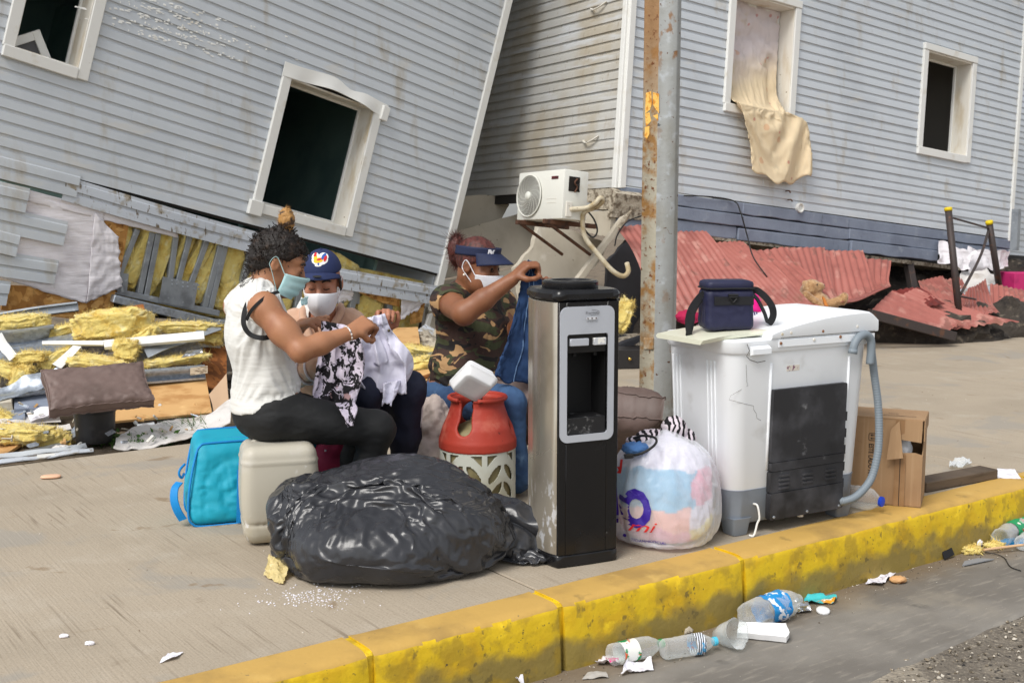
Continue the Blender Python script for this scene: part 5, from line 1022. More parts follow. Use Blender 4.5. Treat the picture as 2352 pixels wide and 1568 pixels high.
# teddy bear
tb_c = D(*zz(1405, 1372, 9.75)); m_ted = mat('teddy_fur', S(178, 140, 98), .95, layers=[(S(150, 112, 74), 'noise', 30, .45, .65), (S(204, 172, 130), 'noise', 50, .55, .7)], bump=[('noise', 150, .8, dict(d=.006, detail=6))], sheen=.4)
ted = thing('teddy_bear', 'tan teddy bear sitting on the pink corrugated sheets', 'teddy bear', tuple(tb_c))
T_ = lambda x, y, z: D(1176 + x / 2., y / 2., 9.75 + z)
sd_ = Sdf(tb_c - .5, tb_c + .5, .009)
sd_.ell(T_(1368, 1345, .05), (.085, .08, .10), None, .03).ell(T_(1376, 1322, 0), (.075, .07, .072), None, .03).ell(T_(1418, 1316, -.01), (.034, .034, .032), None, .03)
sd_.ell(T_(1345, 1300, .02), (.024, .014, .024), None, .01).ell(T_(1392, 1296, .06), (.024, .014, .024), None, .01).ell(T_(1405, 1390, .0), (.10, .09, .085), None, .03)
sd_.cone(T_(1350, 1355, -.08), T_(1420, 1408, -.1), .036, .03, .02).cone(T_(1430, 1405, -.05), T_(1518, 1376, -.12), .042, .036, .02).cone(T_(1518, 1380, -.12), T_(1526, 1362, -.12), .038, .034, .02).cone(T_(1425, 1410, .08), T_(1480, 1400, .06), .04, .038, .02)
tv, tf = sd_.mesh(); tv = tv + .004 * np.stack([noise(tv, 60, 2, seed=k) for k in range(3)], 1); obj('body', fluff((tv, tf.tolist()), 1500, .014, 3, .001), m_ted, ted, smooth=True)
for p in (T_(1402, 1307, -.07),): obj('eye', blob(p, (.007, .007, .007), 10, 8)[:2], m_cab, ted, smooth=True)
obj('nose', blob(T_(1432, 1312, -.02), (.010, .009, .008), 10, 8)[:2], m_cab, ted, smooth=True)
obj('bow', sheet((bilin([T_(1425, 1362, -.1), T_(1436, 1370, -.1), T_(1452, 1408, -.12), T_(1436, 1404, -.12)], 10, 10) + 0).reshape(-1, 3), 10, 10, .012), mat('orange_ribbon', S(196, 120, 50), .6), ted)

# bedsheet hanging out of the right-hand house
m_sheetf = mat('printed_bedsheet', S(246, 228, 194), .85, layers=[(S(236, 226, 226), 'z', 2., float(R.w(0, w1[2])[2]) - .0 - float(R.w(*r_(*z3(1190, 780)))[2]) , .45 + float(R.w(0, w1[2])[2]) - float(R.w(*r_(*z3(1190, 780)))[2]), dict(dist=.25)), (S(222, 208, 178), 'noise', 3.6, .6, .72, dict(detail=4, amt=.7)), (S(210, 110, 100), 'vor', 7, .14, .08, dict(amt=.55)), (S(226, 168, 120), 'vor', 4.2, .16, .1, dict(amt=.5))], bump=[('noise', 50, .15)], transl=.3)
cw = w1[1] - w1[0]; rows_ = [(w1[0] + .01, w1[1] - .012, w1[3], -.15), (w1[0] + .01, w1[1] - .012, w1[3] * .75 + w1[2] * .25, -.15), (w1[0] + .01, w1[1] - .03, w1[3] * .5 + w1[2] * .5, -.13), (w1[0] + .01, w1[1] - .06, w1[3] * .2 + w1[2] * .8, -.08), (w1[0] + .02, w1[1] - .04, w1[2] + .03, .02), (w1[0] + .02, w1[1] - .03, w1[2] + .014, .07)]
rows_ += [(float(r_(*z3(xa, ya))[0]), float(r_(*z3(xb, yb))[0]), float((r_(*z3(xa, ya))[1] + r_(*z3(xb, yb))[1]) / 2), n_) for xa, ya, xb, yb, n_ in [(1005, 500, 1318, 560, .095), (1028, 590, 1332, 640, .1), (1042, 680, 1342, 710, .095), (1048, 750, 1345, 775, .09)]]
a3 = smoothpath([R.w(q[0], q[2], q[3]) for q in rows_], 7); b3 = smoothpath([R.w(q[1], q[2], q[3]) for q in rows_], 7); nvv = len(a3); nuu = 90; P = []
for t in np.linspace(0, 1, nuu):
    for j in range(nvv):
        s = j / (nvv - 1.); lo = max(0., (s - .42) / .58); q = a3[j] + (b3[j] - a3[j]) * t - R.v * (lo ** 2 * (.10 * sin(pi * (.15 + .8 * t)) + .02 * sin(t * 21))); w_ = t + .10 * lo * sin(3 * t + 2 * s)
        fold = .006 * sin(w_ * 9 + s * 4) * (1 - lo) + lo * (.026 * sin(w_ * 10 + 1.2) + .014 * sin(w_ * 27 + 3 * s) + .008 * sin(w_ * 53 - 4 * s) + .03 * max(0, 1 - t * 5)) - .035 * math.exp(-((t - .86 + .5 * max(0, s - .35)) / .05) ** 2) * (.2 < s < .75)
        P.append(q + R.n * fold)
P = V3(P); P = P + R.n * (.010 * noise(P, 9, 4, ridge=True, seed=4))[:, None]
cur = thing('bedsheet', 'cream printed bedsheet hanging out of the large upper window', 'bedsheet', tuple(R.w(*r_(*z3(1190, 780)))))
_i = np.arange(nuu * nvv).reshape(nuu, nvv); _p = np.unique(np.concatenate([_i[0], _i[-1], _i[:, 0], _i[:, :int(nvv * .36):6].ravel()])); (P2,) = settle([(P, grid(nuu, nvv), _p, .07, .01)], [ppoly(R, [(w1[0] - .4, w1[2] - 1.2), (w1[1] + .4, w1[2] - 1.2), (w1[1] + .4, w1[2] + .004), (w1[0] - .4, w1[2] + .004)], .05, .22, False)], 16); obj('fabric', sheet(P2[0], nuu, nvv, .0015), m_sheetf, cur, smooth=True)
# ================================================================== steel post
m_post = mat('rusted_galvanised_post', S(158, 160, 158), .6, metal=.15, layers=[(S(140, 138, 128), 'noise', 3, .45, .7, dict(detail=7)), (S(176, 180, 182), 'noise', 14, .55, .7), (S(132, 90, 44), 'noise', 16, .57, .66, dict(detail=8, stretch=(1, 1, .7), mask=('noise', 2.2, .42, .62, dict(stretch=(1, 1, .5))))), (S(92, 60, 36), 'noise', 42, .66, .72, dict(detail=4)), (S(84, 86, 88), 'noise', 22, .7, .75)], bump=[('noise', 30, .25)])
m_postr = mat('rusted_post_face', S(172, 166, 148), .65, layers=[(S(150, 110, 60), 'noise', 9, .45, .62, dict(detail=8)), (S(150, 108, 62), 'z', 3., 1.55, 2.15, dict(dist=.25, amt=.85)), (S(110, 66, 34), 'noise', 40, .58, .68, dict(detail=6)), (S(72, 44, 28), 'noise', 70, .68, .74)], bump=[('noise', 40, .35)])
pc_ = V3([.765, 6.02, 0.]); post = thing('steel_post', 'tall rusty galvanised steel post between the dispenser and the washing machine', 'post', tuple(pc_))
pp = [(-.094, .055), (-.022, -.008), (.068, -.012), (.094, .04), (.07, .12), (-.07, .13)]
prp = prism(pp, pc_, (1, 0, 0), (0, 1, 0), (0, 0, 1), 4.2, .004); o = obj('shaft', prp, [m_post, m_postr], post, sharp=35)
for p in o.data.polygons:
    if p.normal.x < -.45 and p.normal.y < -.2: p.material_index = 1
_e = V3([.072, -.063, 0]); _e /= np.linalg.norm(_e); _n = V3([-.063, -.072, 0]) / np.linalg.norm([.063, .072])
def on_post(x, y): r = ray(x, y); p0 = pc_ + V3([-.094, .055, 0]); t = ((p0 - V3([0, 0, CAM_H])) @ _n) / (r @ _n); q = V3([0, 0, CAM_H]) + r * t - p0; return (float(q @ _e), float(q[2]))
m_org = mat('torn_orange_sticker', S(240, 190, 96), .7, layers=[(S(206, 136, 44), 'noise', 30, .5, .62), (S(150, 130, 110), 'noise', 60, .62, .7, dict(stretch=(1, 1, 2)))])
for q in [[(1484, 214), (1496, 210), (1498, 238), (1494, 252), (1482, 262)], [(1500, 212), (1514, 216), (1514, 262), (1506, 250), (1500, 240)], [(1482, 262), (1492, 258), (1496, 278), (1484, 292)], [(1500, 266), (1512, 262), (1512, 278)], [(1482, 292), (1492, 290), (1492, 308), (1486, 320), (1481, 314)]]:
    p = [on_post(*w_) for w_ in q]; a = sum(p[i - 1][0] * p[i][1] - p[i][0] * p[i - 1][1] for i in range(len(p))); p = p if a > 0 else p[::-1]
    obj('sticker_remnant', prism(p, pc_ + V3([-.094, .055, 0]) + _n * .001, _e, (0, 0, 1), _n, .0012), m_org, post)
q = [on_post(*w_) for w_ in [(1480, 802), (1502, 802), (1502, 776), (1480, 776)]]; obj('welded_lug', prism(q, pc_ + V3([-.094, .055, 0]) - _n * .002, _e, (0, 0, 1), _n, .012, .003), m_postr, post)

# ================================================================== water dispenser
th_ = radians(25); fu = V3([cos(th_), sin(th_), 0]); fn_ = V3([sin(th_), -cos(th_), 0]); fb = -fn_
fl = G(1281, 1306); FP = Plane(fl, fu, UP)             # front plane, origin at its lower left corner
FW, FD, FH = .235, .285, .965
def fuv(x, y): return FP.uv(x, y)
wd = thing('water_dispenser', 'tall black and steel water dispenser standing at the kerb', 'water dispenser', tuple(fl + fu * FW / 2 + fb * FD / 2))
m_gloss = mat('black_gloss', S(22, 22, 24), .22, layers=[(S(60, 60, 62), 'noise', 4, .62, .8, dict(amt=.5)), (S(200, 200, 200), 'noise', 26, .735, .76, dict(detail=5, mask=('noise', 3.2, .55, .66)))], rough2=(.5, 'noise', 5, .5, .75))
m_steel = mat('dispenser_steel', S(178, 170, 156), .24, metal=.7, layers=[(S(146, 136, 120), 'noise', 3, .45, .7), (S(235, 236, 238), 'noise', 30, .54, .62, dict(detail=8, stretch=(1, 1, .5), mask=('z', 2.5, .36, .16, dict(dist=.16))))], rough2=(.6, 'z', 3, .42, .12, dict(dist=.15)), bump=[('noise', 4, .06)])
def sect(off=0., bulge=.004, n=8):
    """plan of the cabinet: bulged front, flat sides, rounded back"""
    q = [(-off, off * .3)]; q = []
    for t in np.linspace(0, 1, n): q.append((-off + (FW + 2 * off) * t, -off - bulge * sin(pi * t)))
    r = .06; q += [(FW + off + .022 * sin(pi * t), off * -1 + (FD - r) * t) for t in (.15, .3, .5, .7, .85)]
    for c, a0 in (((FW + off - r, FD + off - r), 0), ((-off + r, FD + off - r), 90)):
        for a in np.linspace(a0, a0 + 90, 7): q.append((c[0] + r * cos(radians(a)), c[1] + r * sin(radians(a))))
    return q + [(-off - .022 * sin(pi * t), -off + (FD - r) * t) for t in (.85, .7, .5, .3, .15)]
wdo = lambda z: fl + UP * z
obj('base', prism(sect(.002), wdo(0.0), fu, fb, UP, .045, .006), m_gloss, wd, sharp=40)
sec = sect(); shell = [(FW, .0)] + sec[8:] + [(0., 0.)]
shell = shell[:1] + shell[1:]; obj('steel_shell', prism([(FW - .003, .006)] + sec[8:] + [(.003, .006), (float(fuv(1300, 900)[0]) - .006, .006), (float(fuv(1300, 900)[0]) - .006, .125), (float(fuv(1393, 900)[0]) + .006, .125), (float(fuv(1393, 900)[0]) + .006, .006)], wdo(.045), fu, fb, UP, FH - .045 - .035, .002), m_steel, wd, sharp=40)
fp_ = [(x, y) for x, y in sec[:8]]
# front panel split round the dispensing recess
RX0, RX1 = float(fuv(1300, 900)[0]), float(fuv(1393, 900)[0]); RZ0, RZ1 = float(fuv(1345, 996)[1]), float(fuv(1345, 766)[1])
def fbul(x): return -.004 * sin(pi * np.clip(x / FW, 0, 1))
def fpanel(x0, x1, z0, z1, m, name, y_out=0., back=.012, b=.0015, parent=None):
    n = 7; q = [(x, fbul(x) - y_out) for x in np.linspace(x0, x1, n)]; q2 = [(x1, back), (x0, back)]
    return obj(name, prism(q + q2, wdo(z0), fu, fb, UP, z1 - z0, b), m, parent or wd, sharp=40)
fpanel(.0, RX0, .045, FH - .035, m_gloss, 'front_panel'); fpanel(RX1, FW, .045, FH - .035, m_gloss, 'front_panel'); fpanel(RX0, RX1, .045, RZ0, m_gloss, 'front_panel'); fpanel(RX0, RX1, RZ1, FH - .035, m_gloss, 'front_panel')
m_mat = mat('black_matt', S(16, 16, 17), .6); rd = .11
for nm, (x0, x1, y0, y1, z0, z1) in {'recess_back': (RX0, RX1, rd, rd + .01, RZ0, RZ1), 'recess_side': (RX0 - .004, RX0, -.006, rd, RZ0, RZ1), 'recess_floor': (RX0, RX1, -.002, rd, RZ0 - .004, RZ0)}.items():
    obj(nm, prism([(x0, y0), (x1, y0), (x1, y1), (x0, y1)], wdo(z0), fu, fb, UP, z1 - z0), m_mat, wd)
obj('recess_side', prism([(RX1, -.006), (RX1 + .004, -.006), (RX1 + .004, rd), (RX1, rd)], wdo(RZ0), fu, fb, UP, RZ1 - RZ0), m_mat, wd)
obj('recess_roof', prism([(RX0, -.006), (RX1, -.006), (RX1, rd), (RX0, rd)], wdo(RZ1), fu, fb, UP, .004), m_mat, wd)
tapz = float(fuv(1345, 810)[1]); fpanel(RX0, RX1, tapz, RZ1, m_gloss, 'tap_panel', -.006, .06)
tray = float(fuv(1345, 958)[1]); fpanel(RX0 + .003, RX1 - .003, RZ0, tray, mat('drip_tray', S(30, 30, 32), .45, layers=[(S(140, 140, 140), 'noise', 24, .56, .7)]), 'drip_tray', -.004, .09)
for x in (1328, 1376):
    u_0 = float(fuv(x, 800)[0]); obj('tap', prism([(u_0 + .008 * cos(a), .03 + .008 * sin(a)) for a in np.arange(10) * pi / 5], wdo(tapz - .014), fu, fb, UP, .016), m_mat, wd)
# silver surround: rounded ring
def rrect(x0, x1, z0, z1, r, n=6):
    out = []
    for cx, cz, a0 in ((x1 - r, z1 - r, 0), (x0 + r, z1 - r, 90), (x0 + r, z0 + r, 180), (x1 - r, z0 + r, 270)):
        for a in np.linspace(a0, a0 + 90, n): out.append((cx + r * cos(radians(a)), cz + r * sin(radians(a))))
    return out
SX0, SX1, SZ0, SZ1 = float(fuv(1285, 850)[0]), float(fuv(1408, 850)[0]), float(fuv(1345, 1012)[1]), float(fuv(1345, 703)[1])
ou, inn = rrect(SX0, SX1, SZ0, SZ1, .028), rrect(RX0, RX1, RZ0, RZ1, .008); n_ = len(ou); vv = []
for ring, yo in ((ou, .001), (ou, .006), (inn, .006), (inn, -.004)): vv += [wdo(z) + fu * x + fb * (fbul(x) - yo) for x, z in ring]
ff = [[k * n_ + i, k * n_ + (i + 1) % n_, (k + 1) * n_ + (i + 1) % n_, (k + 1) * n_ + i] for k in range(3) for i in range(n_)]
m_sil = mat('silver_plastic', S(188, 192, 200), .42, metal=.2, layers=[(S(170, 174, 182), 'noise', 4, .5, .7)])
obj('silver_surround', (V3(vv), ff), m_sil, wd, sharp=40)
def fdec(x, y, yo): q = fuv(x, y); return wdo(float(q[1])) + fu * float(q[0]) + fb * (fbul(float(q[0])) - yo)
ob = obj('led_strip', prism(rrect(-.022, .022, -.005, .005, .004, 3), fdec(1356, 730, .0066), fu, UP, fn_, .0012), mat('led_strip', S(206, 208, 212), .4), wd)
for k in (-.016, 0, .016): obj('led', prism([(.0025 * cos(a), .0025 * sin(a)) for a in np.arange(8) * pi / 4], fdec(1356, 730, .008) + fu * k, fu, UP, fn_, .001), mat('led_dark', S(60, 20, 20), .3), wd)
m_ink = mat('grey_ink', S(96, 96, 100), .6); obj('lettering', flat_text('Premium', .014, fdec(1342, 721, .0066), fu, UP, .0004), m_ink, wd)
obj('logo_swoosh', tube([fdec(1358, 717, .0072) + fu * .026 * cos(a) + UP * .009 * sin(a) for a in np.linspace(-1.9, 1.7, 16)], .0006, 4), m_ink, wd)
for k, w_ in ((-.016, 'HOT'), (0, 'POWER'), (.016, 'COLD')): obj('lettering', flat_text(w_, .004, fdec(1356, 739, .0066) + fu * k, fu, UP, .0004, align='CENTER'), m_ink, wd)
for a, b, y in ((1308, 1350, 787), (1362, 1390, 784)):
    x0, x1 = float(fuv(a, y)[0]), float(fuv(b, y)[0]); z = float(fuv(a, y)[1]); bt = fpanel(x0, x1, z - .012, z + .013, m_sil if a < 1360 else mat('chipped_button', S(200, 202, 206), .5, layers=[(S(236, 234, 226), 'noise', 30, .5, .54)]), 'tap_button', .006, .02)
sp = fuv(1309, 876); obj('warning_sticker', prism([(.013 * cos(a), .013 * sin(a)) for a in np.arange(24) * pi / 12], wdo(float(sp[1])) + fu * (RX0 + .03) + fb * (rd - .001), fu, UP, fn_, .001), mat('yellow_sticker', S(246, 206, 0), .5), wd)
obj('sticker_flame', prism([(0, .009), (.0025, .004), (0, .001), (-.0025, .004)], wdo(float(sp[1])) + fu * (RX0 + .03) + fb * (rd - .0022), fu, UP, fn_, .0006), mat('flame_red', S(214, 80, 20), .5), wd)
obj('sticker_cross', join(*[prism([(-.006, -.0008), (.006, -.0008), (.006, .0008), (-.006, .0008)], wdo(float(sp[1]) - .005) + fu * (RX0 + .03) + fb * (rd - .0022), fu * cos(a) + UP * sin(a), UP * cos(a) - fu * sin(a), fn_, .0006) for a in (.6, -.6)]), m_ink, wd)
obj('top_cap', prism(sect(.004), wdo(FH - .035), fu, fb, UP, .04, .012), m_gloss, wd, sharp=40)
obj('bottle_collar', lathe([(.098, 0), (.1, .004), (.1, .022), (.094, .028), (.074, .028), (.07, .016), (.02, .014)], 40, None, wdo(FH + .004) + fu * FW / 2 + fb * FD / 2), m_gloss, wd, sharp=40)

# ================================================================== gas cylinder
gc = G(1095, 1178) + V3([0, .155, 0]); gc[2] = 0; JZ, TZ = .262, .465
gas = thing('gas_cylinder', 'gas cylinder with red carrying collar and white slotted sleeve', 'gas cylinder', tuple(gc))
m_red = mat('red_plastic', S(176, 62, 46), .55, layers=[(S(150, 46, 36), 'noise', 5, .42, .7), (S(190, 100, 82), 'noise', 9, .52, .72, dict(detail=7, amt=.9)), (S(200, 170, 156), 'noise', 14, .64, .8, dict(detail=8, amt=.8)), (S(90, 40, 34), 'noise', 30, .68, .75)], bump=[('noise', 30, .12)])
m_slv = mat('grimy_white_sleeve', S(206, 208, 196), .55, layers=[(S(180, 178, 158), 'noise', 4, .45, .7), (S(130, 116, 84), 'noise', 14, .64, .75, dict(stretch=(1, 1, .4)))])
obj('inner_bottle', lathe([(.14, .0), (.149, .02), (.150, .24), (.12, .32), (.05, .352), (.03, .355), (.03, .37), (.001, .372)], 40, None, gc), mat('olive_composite', S(138, 128, 92), .5, layers=[(S(110, 100, 66), 'noise', 12, .45, .65)]), gas, smooth=True)
nt_, nz_ = 264, 66; aa = np.arange(nt_) * 2 * pi / nt_; zz_ = np.linspace(.004, JZ, nz_)
keep = np.ones((nt_, nz_ - 1), bool)
for i in range(nt_):
    for j in range(nz_ - 1):
        a = (aa[i] + pi / nt_) % (pi / 3) - pi / 6; x = a * .16; z = (zz_[j] + zz_[j + 1]) / 2; s = 1 if x > 0 else -1; x = abs(x)
        for cx, cz in ((.045, .158), (.05, .085), (.04, .015)):
            u1 = (x - cx) * .62 + (z - cz) * .78; v1 = -(x - cx) * .78 + (z - cz) * .62
            if (u1 / .046) ** 2 + (v1 / .017) ** 2 < 1: keep[i, j] = False
        if z > .195 and z < .238 and .012 < x < .058 and (z - .195) / .043 > (x - .012) / .046: keep[i, j] = False
vo = [[.160 * cos(a), .160 * sin(a), z] for a in aa for z in zz_]; vi = [[.1555 * cos(a), .1555 * sin(a), z] for a in aa for z in zz_]; N = nt_ * nz_; F = []
for i in range(nt_):
    k = (i + 1) % nt_
    for j in range(nz_ - 1):
        if not keep[i, j]: continue
        F.append([i * nz_ + j, k * nz_ + j, k * nz_ + j + 1, i * nz_ + j + 1]); F.append([N + i * nz_ + j, N + i * nz_ + j + 1, N + k * nz_ + j + 1, N + k * nz_ + j])
        for (di, dj, e0, e1) in ((1, 0, (k, j), (k, j + 1)), (-1, 0, (i, j + 1), (i, j)), (0, 1, (k, j + 1), (i, j + 1)), (0, -1, (i, j), (k, j))):
            jj = j + dj; ii = (i + di) % nt_
            if jj < 0 or jj >= nz_ - 1 or not keep[ii, jj]: a_, b_ = e0[0] * nz_ + e0[1], e1[0] * nz_ + e1[1]; F.append([b_, a_, a_ + N, b_ + N])
slv = (V3(vo + vi), F); slv = (slv[0] @ rotm(0, 0, 12).T + gc, F); obj('slotted_sleeve', slv, m_slv, gas, sharp=40)
prf = V3([(.164, JZ - .018), (.164, JZ + .02), (.160, JZ + .03), (.148, JZ + .075), (.128, JZ + .115), (.112, TZ - .04), (.112, TZ - .018), (.120, TZ - .01)])
def collar(p):
    q = p - gc; r = np.hypot(q[..., 0], q[..., 1]); z = q[..., 2]; R_ = np.interp(z, prf[:, 1], prf[:, 0]); return np.maximum(np.maximum(np.abs(r - R_ + .009) - .009, z - (TZ - .008)), (JZ - .018) - z) * .8
sg = Sdf(gc + V3([-.19, -.19, JZ - .04]), gc + V3([.19, .19, TZ + .03]), .0052); sg.fn(sg.lo, sg.lo + sg.n * sg.h, collar, .006)
for ang, w_ in ((-112, .030), (100, .05), (-10, .035), (170, .03)):
    d = V3([cos(radians(ang)), sin(radians(ang)), 0]); zlow = JZ + .085
    if ang == -112: sg.cone(gc + d * .06 + UP * zlow, gc + d * .2 + UP * zlow, w_, w_, .008, sub=True).box(gc + d * .13 + UP * (zlow + .07), (.09, w_ * .8, .07), rotm(0, 0, ang), .004, .008, sub=True)
    elif ang == 100: sg.cone(gc + d * .05 + UP * (JZ + .11), gc + d * .2 + UP * (JZ + .11), w_, w_, .008, sub=True)
    else: sg.ell(gc + d * .165 + UP * (JZ + .085), (.03, .03, .04), None, .015, sub=True)
obj('red_collar', relax(sg.mesh(), 1), m_red, gas, smooth=True)
obj('collar_rim', tube([gc + V3([.118 * cos(a), .118 * sin(a), TZ - .008]) for a in np.radians(np.linspace(-88, 226, 50))], .0095, 10), m_red, gas, smooth=True); obj('collar_rim', tube([gc + V3([.118 * cos(a), .118 * sin(a), TZ - .008]) for a in np.radians(np.linspace(-150, -130, 8))], .0095, 10), m_red, gas, smooth=True)
vd = V3([cos(radians(-112)), sin(radians(-112)), 0]); m_vlv = mat('valve_brass', S(92, 82, 62), .4, metal=.8)
obj('valve', xf(lathe([(.016, 0), (.016, .05), (.022, .052), (.022, .07), (.012, .072)], 16), None, gc + V3([.0, -.02, .36])), m_vlv, gas, sharp=40); obj('valve_outlet', xf(lathe([(.016, 0), (.016, .03), (.02, .03), (.02, .045), (.012, .045), (.011, .01)], 16), frame(vd + V3([.3, 0, 0])).T, gc + V3([.0, -.02, .39])), m_vlv, gas, sharp=40)
obj('valve_knob', xf(lathe([(.02, 0), (.024, .004), (.024, .018), (.018, .022)], 12), None, gc + V3([.0, -.02, .435])), m_mat, gas, sharp=40)
# foam food box
m_foam = mat('white_foam', S(240, 240, 240), .55, sss=.0, layers=[(S(228, 228, 230), 'noise', 6, .5, .7)], bump=[('vor', 180, .08, dict(d=.002))])
fc_ = D(1087, 876, 4.72); FR = rotm(-52, 8, 0) @ rotm(0, 0, 28); fbx = thing('foam_container', 'white foam takeaway box lying upside down on the red collar', 'food container', tuple(fc_))
def tray(sz, h0, h1, tp):
    ring = V3(rrect(-sz, sz, -sz, sz, .022, 6)); v = []; n = len(ring)
    for s, z in ((1., h0), (1.0, h0 + .004), (.985, h0 + .004), (tp, h1 - .012), (tp * .96, h1 - .003), (tp * .9, h1), (.5, h1 - .001)): v += [[x * s, y * s, z] for x, y in ring]
    f = [[k * n + i, k * n + (i + 1) % n, (k + 1) * n + (i + 1) % n, (k + 1) * n + i] for k in range(6) for i in range(n)] + [list(range(n))[::-1], [6 * n + i for i in range(n)]]; return V3(v), f
obj('foam_lid', xf(tray(.078, 0, .045, .82), FR, fc_), m_foam, fbx, sharp=50); vb, fb_ = tray(.078, 0, .038, .84); obj('foam_base', xf((vb * V3([1, 1, -1]) - V3([0, 0, .002]), [q[::-1] for q in fb_]), FR, fc_), m_foam, fbx, sharp=50)

# ================================================================== jerrycan
m_jer = mat('milky_plastic', S(200, 194, 178), .42, layers=[(S(182, 170, 144), 'noise', 3, .45, .7), (S(212, 208, 198), 'noise', 6, .5, .7), (S(238, 236, 232), 'noise', 24, .58, .68, dict(detail=8, mask=('noise', 4, .45, .56))), (S(150, 128, 92), 'noise', 5, .6, .78, dict(detail=8, amt=.5))], transl=.18, bump=[('noise', 8, .1)])
jr = rotm(0, 0, 16); jc = G(575, 1260) + jr @ V3([.118, .125, 0]); jc[2] = 0
jer = thing('jerrycan', 'dusty milky plastic jerrycan used as a seat', 'jerrycan', tuple(jc))
sj = Sdf(jc + V3([-.25, -.25, -.02]), jc + V3([.25, .25, .45]), .0075)
sj.box(jc + V3([0, 0, .19]), (.138, .118, .185), jr, .045, .01)
sj.fn(sj.lo, sj.lo + sj.n * sj.h, lambda p: np.maximum(np.abs(p[..., 2] - .085) - .006, np.abs(p[..., 2] - .085) - .006) + .0 * p[..., 0] + np.where(((p - jc) @ jr)[..., 0] ** 2 * 0 > 1, 1, .0) + np.maximum(np.abs(((p - jc) @ jr)[..., 0]) - .1395, np.abs(((p - jc) @ jr)[..., 1]) - .1195) * 0 + np.where(np.maximum(np.abs(((p - jc) @ jr)[..., 0]) - .128, np.abs(((p - jc) @ jr)[..., 1]) - .108) > 0, 0, .02), .004, True)
jv = relax(sj.mesh(), 1); v = np.asarray(jv[0]); q = (v - jc) @ jr; bul = .008 * np.sin(np.clip((v[:, 2] - .03) / .3, 0, 1) * pi); v = v + (jr @ np.stack([np.sign(q[:, 0]) * bul * (np.abs(q[:, 0]) > .1), np.sign(q[:, 1]) * bul * (np.abs(q[:, 1]) > .08), 0 * bul], 0)).T
band_ = np.exp(-((v[:, 2] - .315) / .006) ** 2) * .004; v = v + (jr @ np.stack([np.sign(q[:, 0]) * band_ * (np.abs(q[:, 0]) > .12), np.sign(q[:, 1]) * band_ * (np.abs(q[:, 1]) > .10), 0 * band_], 0)).T
obj('can_body', (v, jv[1]), m_jer, jer, smooth=True)
obj('cap', lathe([(.03, 0), (.03, .025), (.024, .03)], 16, None, jc + jr @ V3([.08, .06, .372])), m_jer, jer, sharp=40)
obj('handle', tube(smoothpath([jc + jr @ V3([-.09, .02, .365]), jc + jr @ V3([-.06, .02, .385]), jc + jr @ V3([0, .02, .385]), jc + jr @ V3([.03, .02, .365])], 5), .012, 8), m_jer, jer, smooth=True)

# ================================================================== black rubbish bag
m_bag = mat('black_bin_liner', S(40, 41, 45), .27, layers=[(S(52, 53, 57), 'noise', 3, .4, .7), (S(150, 150, 152), 'noise', 24, .73, .77, dict(mask=('noise', 5, .58, .66)))], spec=.6, bump=[('noise', 14, .10, dict(d=.01, detail=3, dist=.8)), ('noise', 40, .06, dict(d=.006, stretch=(.5, 1, 1.6), dist=.8))])
bb = thing('rubbish_bag', 'bulging black plastic rubbish bag lying in front of the seat', 'rubbish bag', (-.48, 4.02, 0))
def bagform(h, k, neck):
    s = Sdf((-1.12, 3.5, -.05), (.3, 4.65, .50), h)
    if neck: s.cone((-.36, 4.22, .17), (-.16, 4.16, .125), .10 - k, .085 - k, .05, flat=((0, 1, .2), .7)).cone((-.16, 4.14, .11), (.03, 4.05, .07), .085 - k, .066 - k, .05, flat=((.6, .8, 0), .65)).cone((-.1, 4.08, .08), (-.02, 4.0, .06), .08 - k, .06 - k, .05).cone((.02, 4.06, .085), (.08, 4.05, .09), .05 - k * .6, .03 - k * .6, .03)
    else: s.box((-.47, 4.03, .15), (.34 - k, .22 - k, .15 - k), rotm(3, -4, -4), .13, .05).ell((-.68, 4.06, .14), V3((.21, .20, .145)) - k, rotm(0, 20, 10), .08).ell((-.42, 4.10, .24), V3((.26, .20, .135)) - k, rotm(0, -4, 0), .08).ell((-.48, 3.83, .11), V3((.27, .17, .12)) - k, None, .08).ell((-.22, 3.98, .15), V3((.21, .19, .14)) - k, None, .08)
    s.half((0, 0, .003 + k * .3), (0, 0, -1), .02); v, f = relax(s.mesh(), 3); return v, f.tolist()
(bv_, b2) = settle([(*bagform(.0128, 0, 0), None, .27, .006), (*bagform(.0125, 0, 1), None, .5, .008)], [bagform(.02, .02, 0), bagform(.02, .035, 1)], 20, 1, 0.)
obj('filled_bag', bv_, m_bag, bb, smooth=True); obj('gathered_neck', b2, m_bag, bb, smooth=True)
obj('neck_tail', tube(smoothpath([(.06, 4.07, .09), (.10, 4.06, .075), (.12, 4.07, .06), (.105, 4.05, .035)], 5), [.012] + [.009] * 13 + [.004] * 2, 7), m_bag, bb, smooth=True)
tag(obj('cellophane_scrap', sheet((bilin([G(605, 1325) + V3([0, 0, .004]), G(650, 1345) + V3([0, 0, .004]), G(668, 1315) + V3([0, 0, .04]), G(618, 1305) + V3([0, 0, .05])], 14, 12) + .016 * np.stack([noise(bilin([(0, 0, 0), (1, 0, 0), (1, 1, 0), (0, 1, 0)], 14, 12), 4, 3, seed=k) for k in range(3)], -1)).reshape(-1, 3), 14, 12, .001), film('yellowed_film', (.75, .62, .3), .35, .2, (.9, .82, .55))), 'yellowed cellophane scrap tucked under the black rubbish bag', 'plastic scrap')

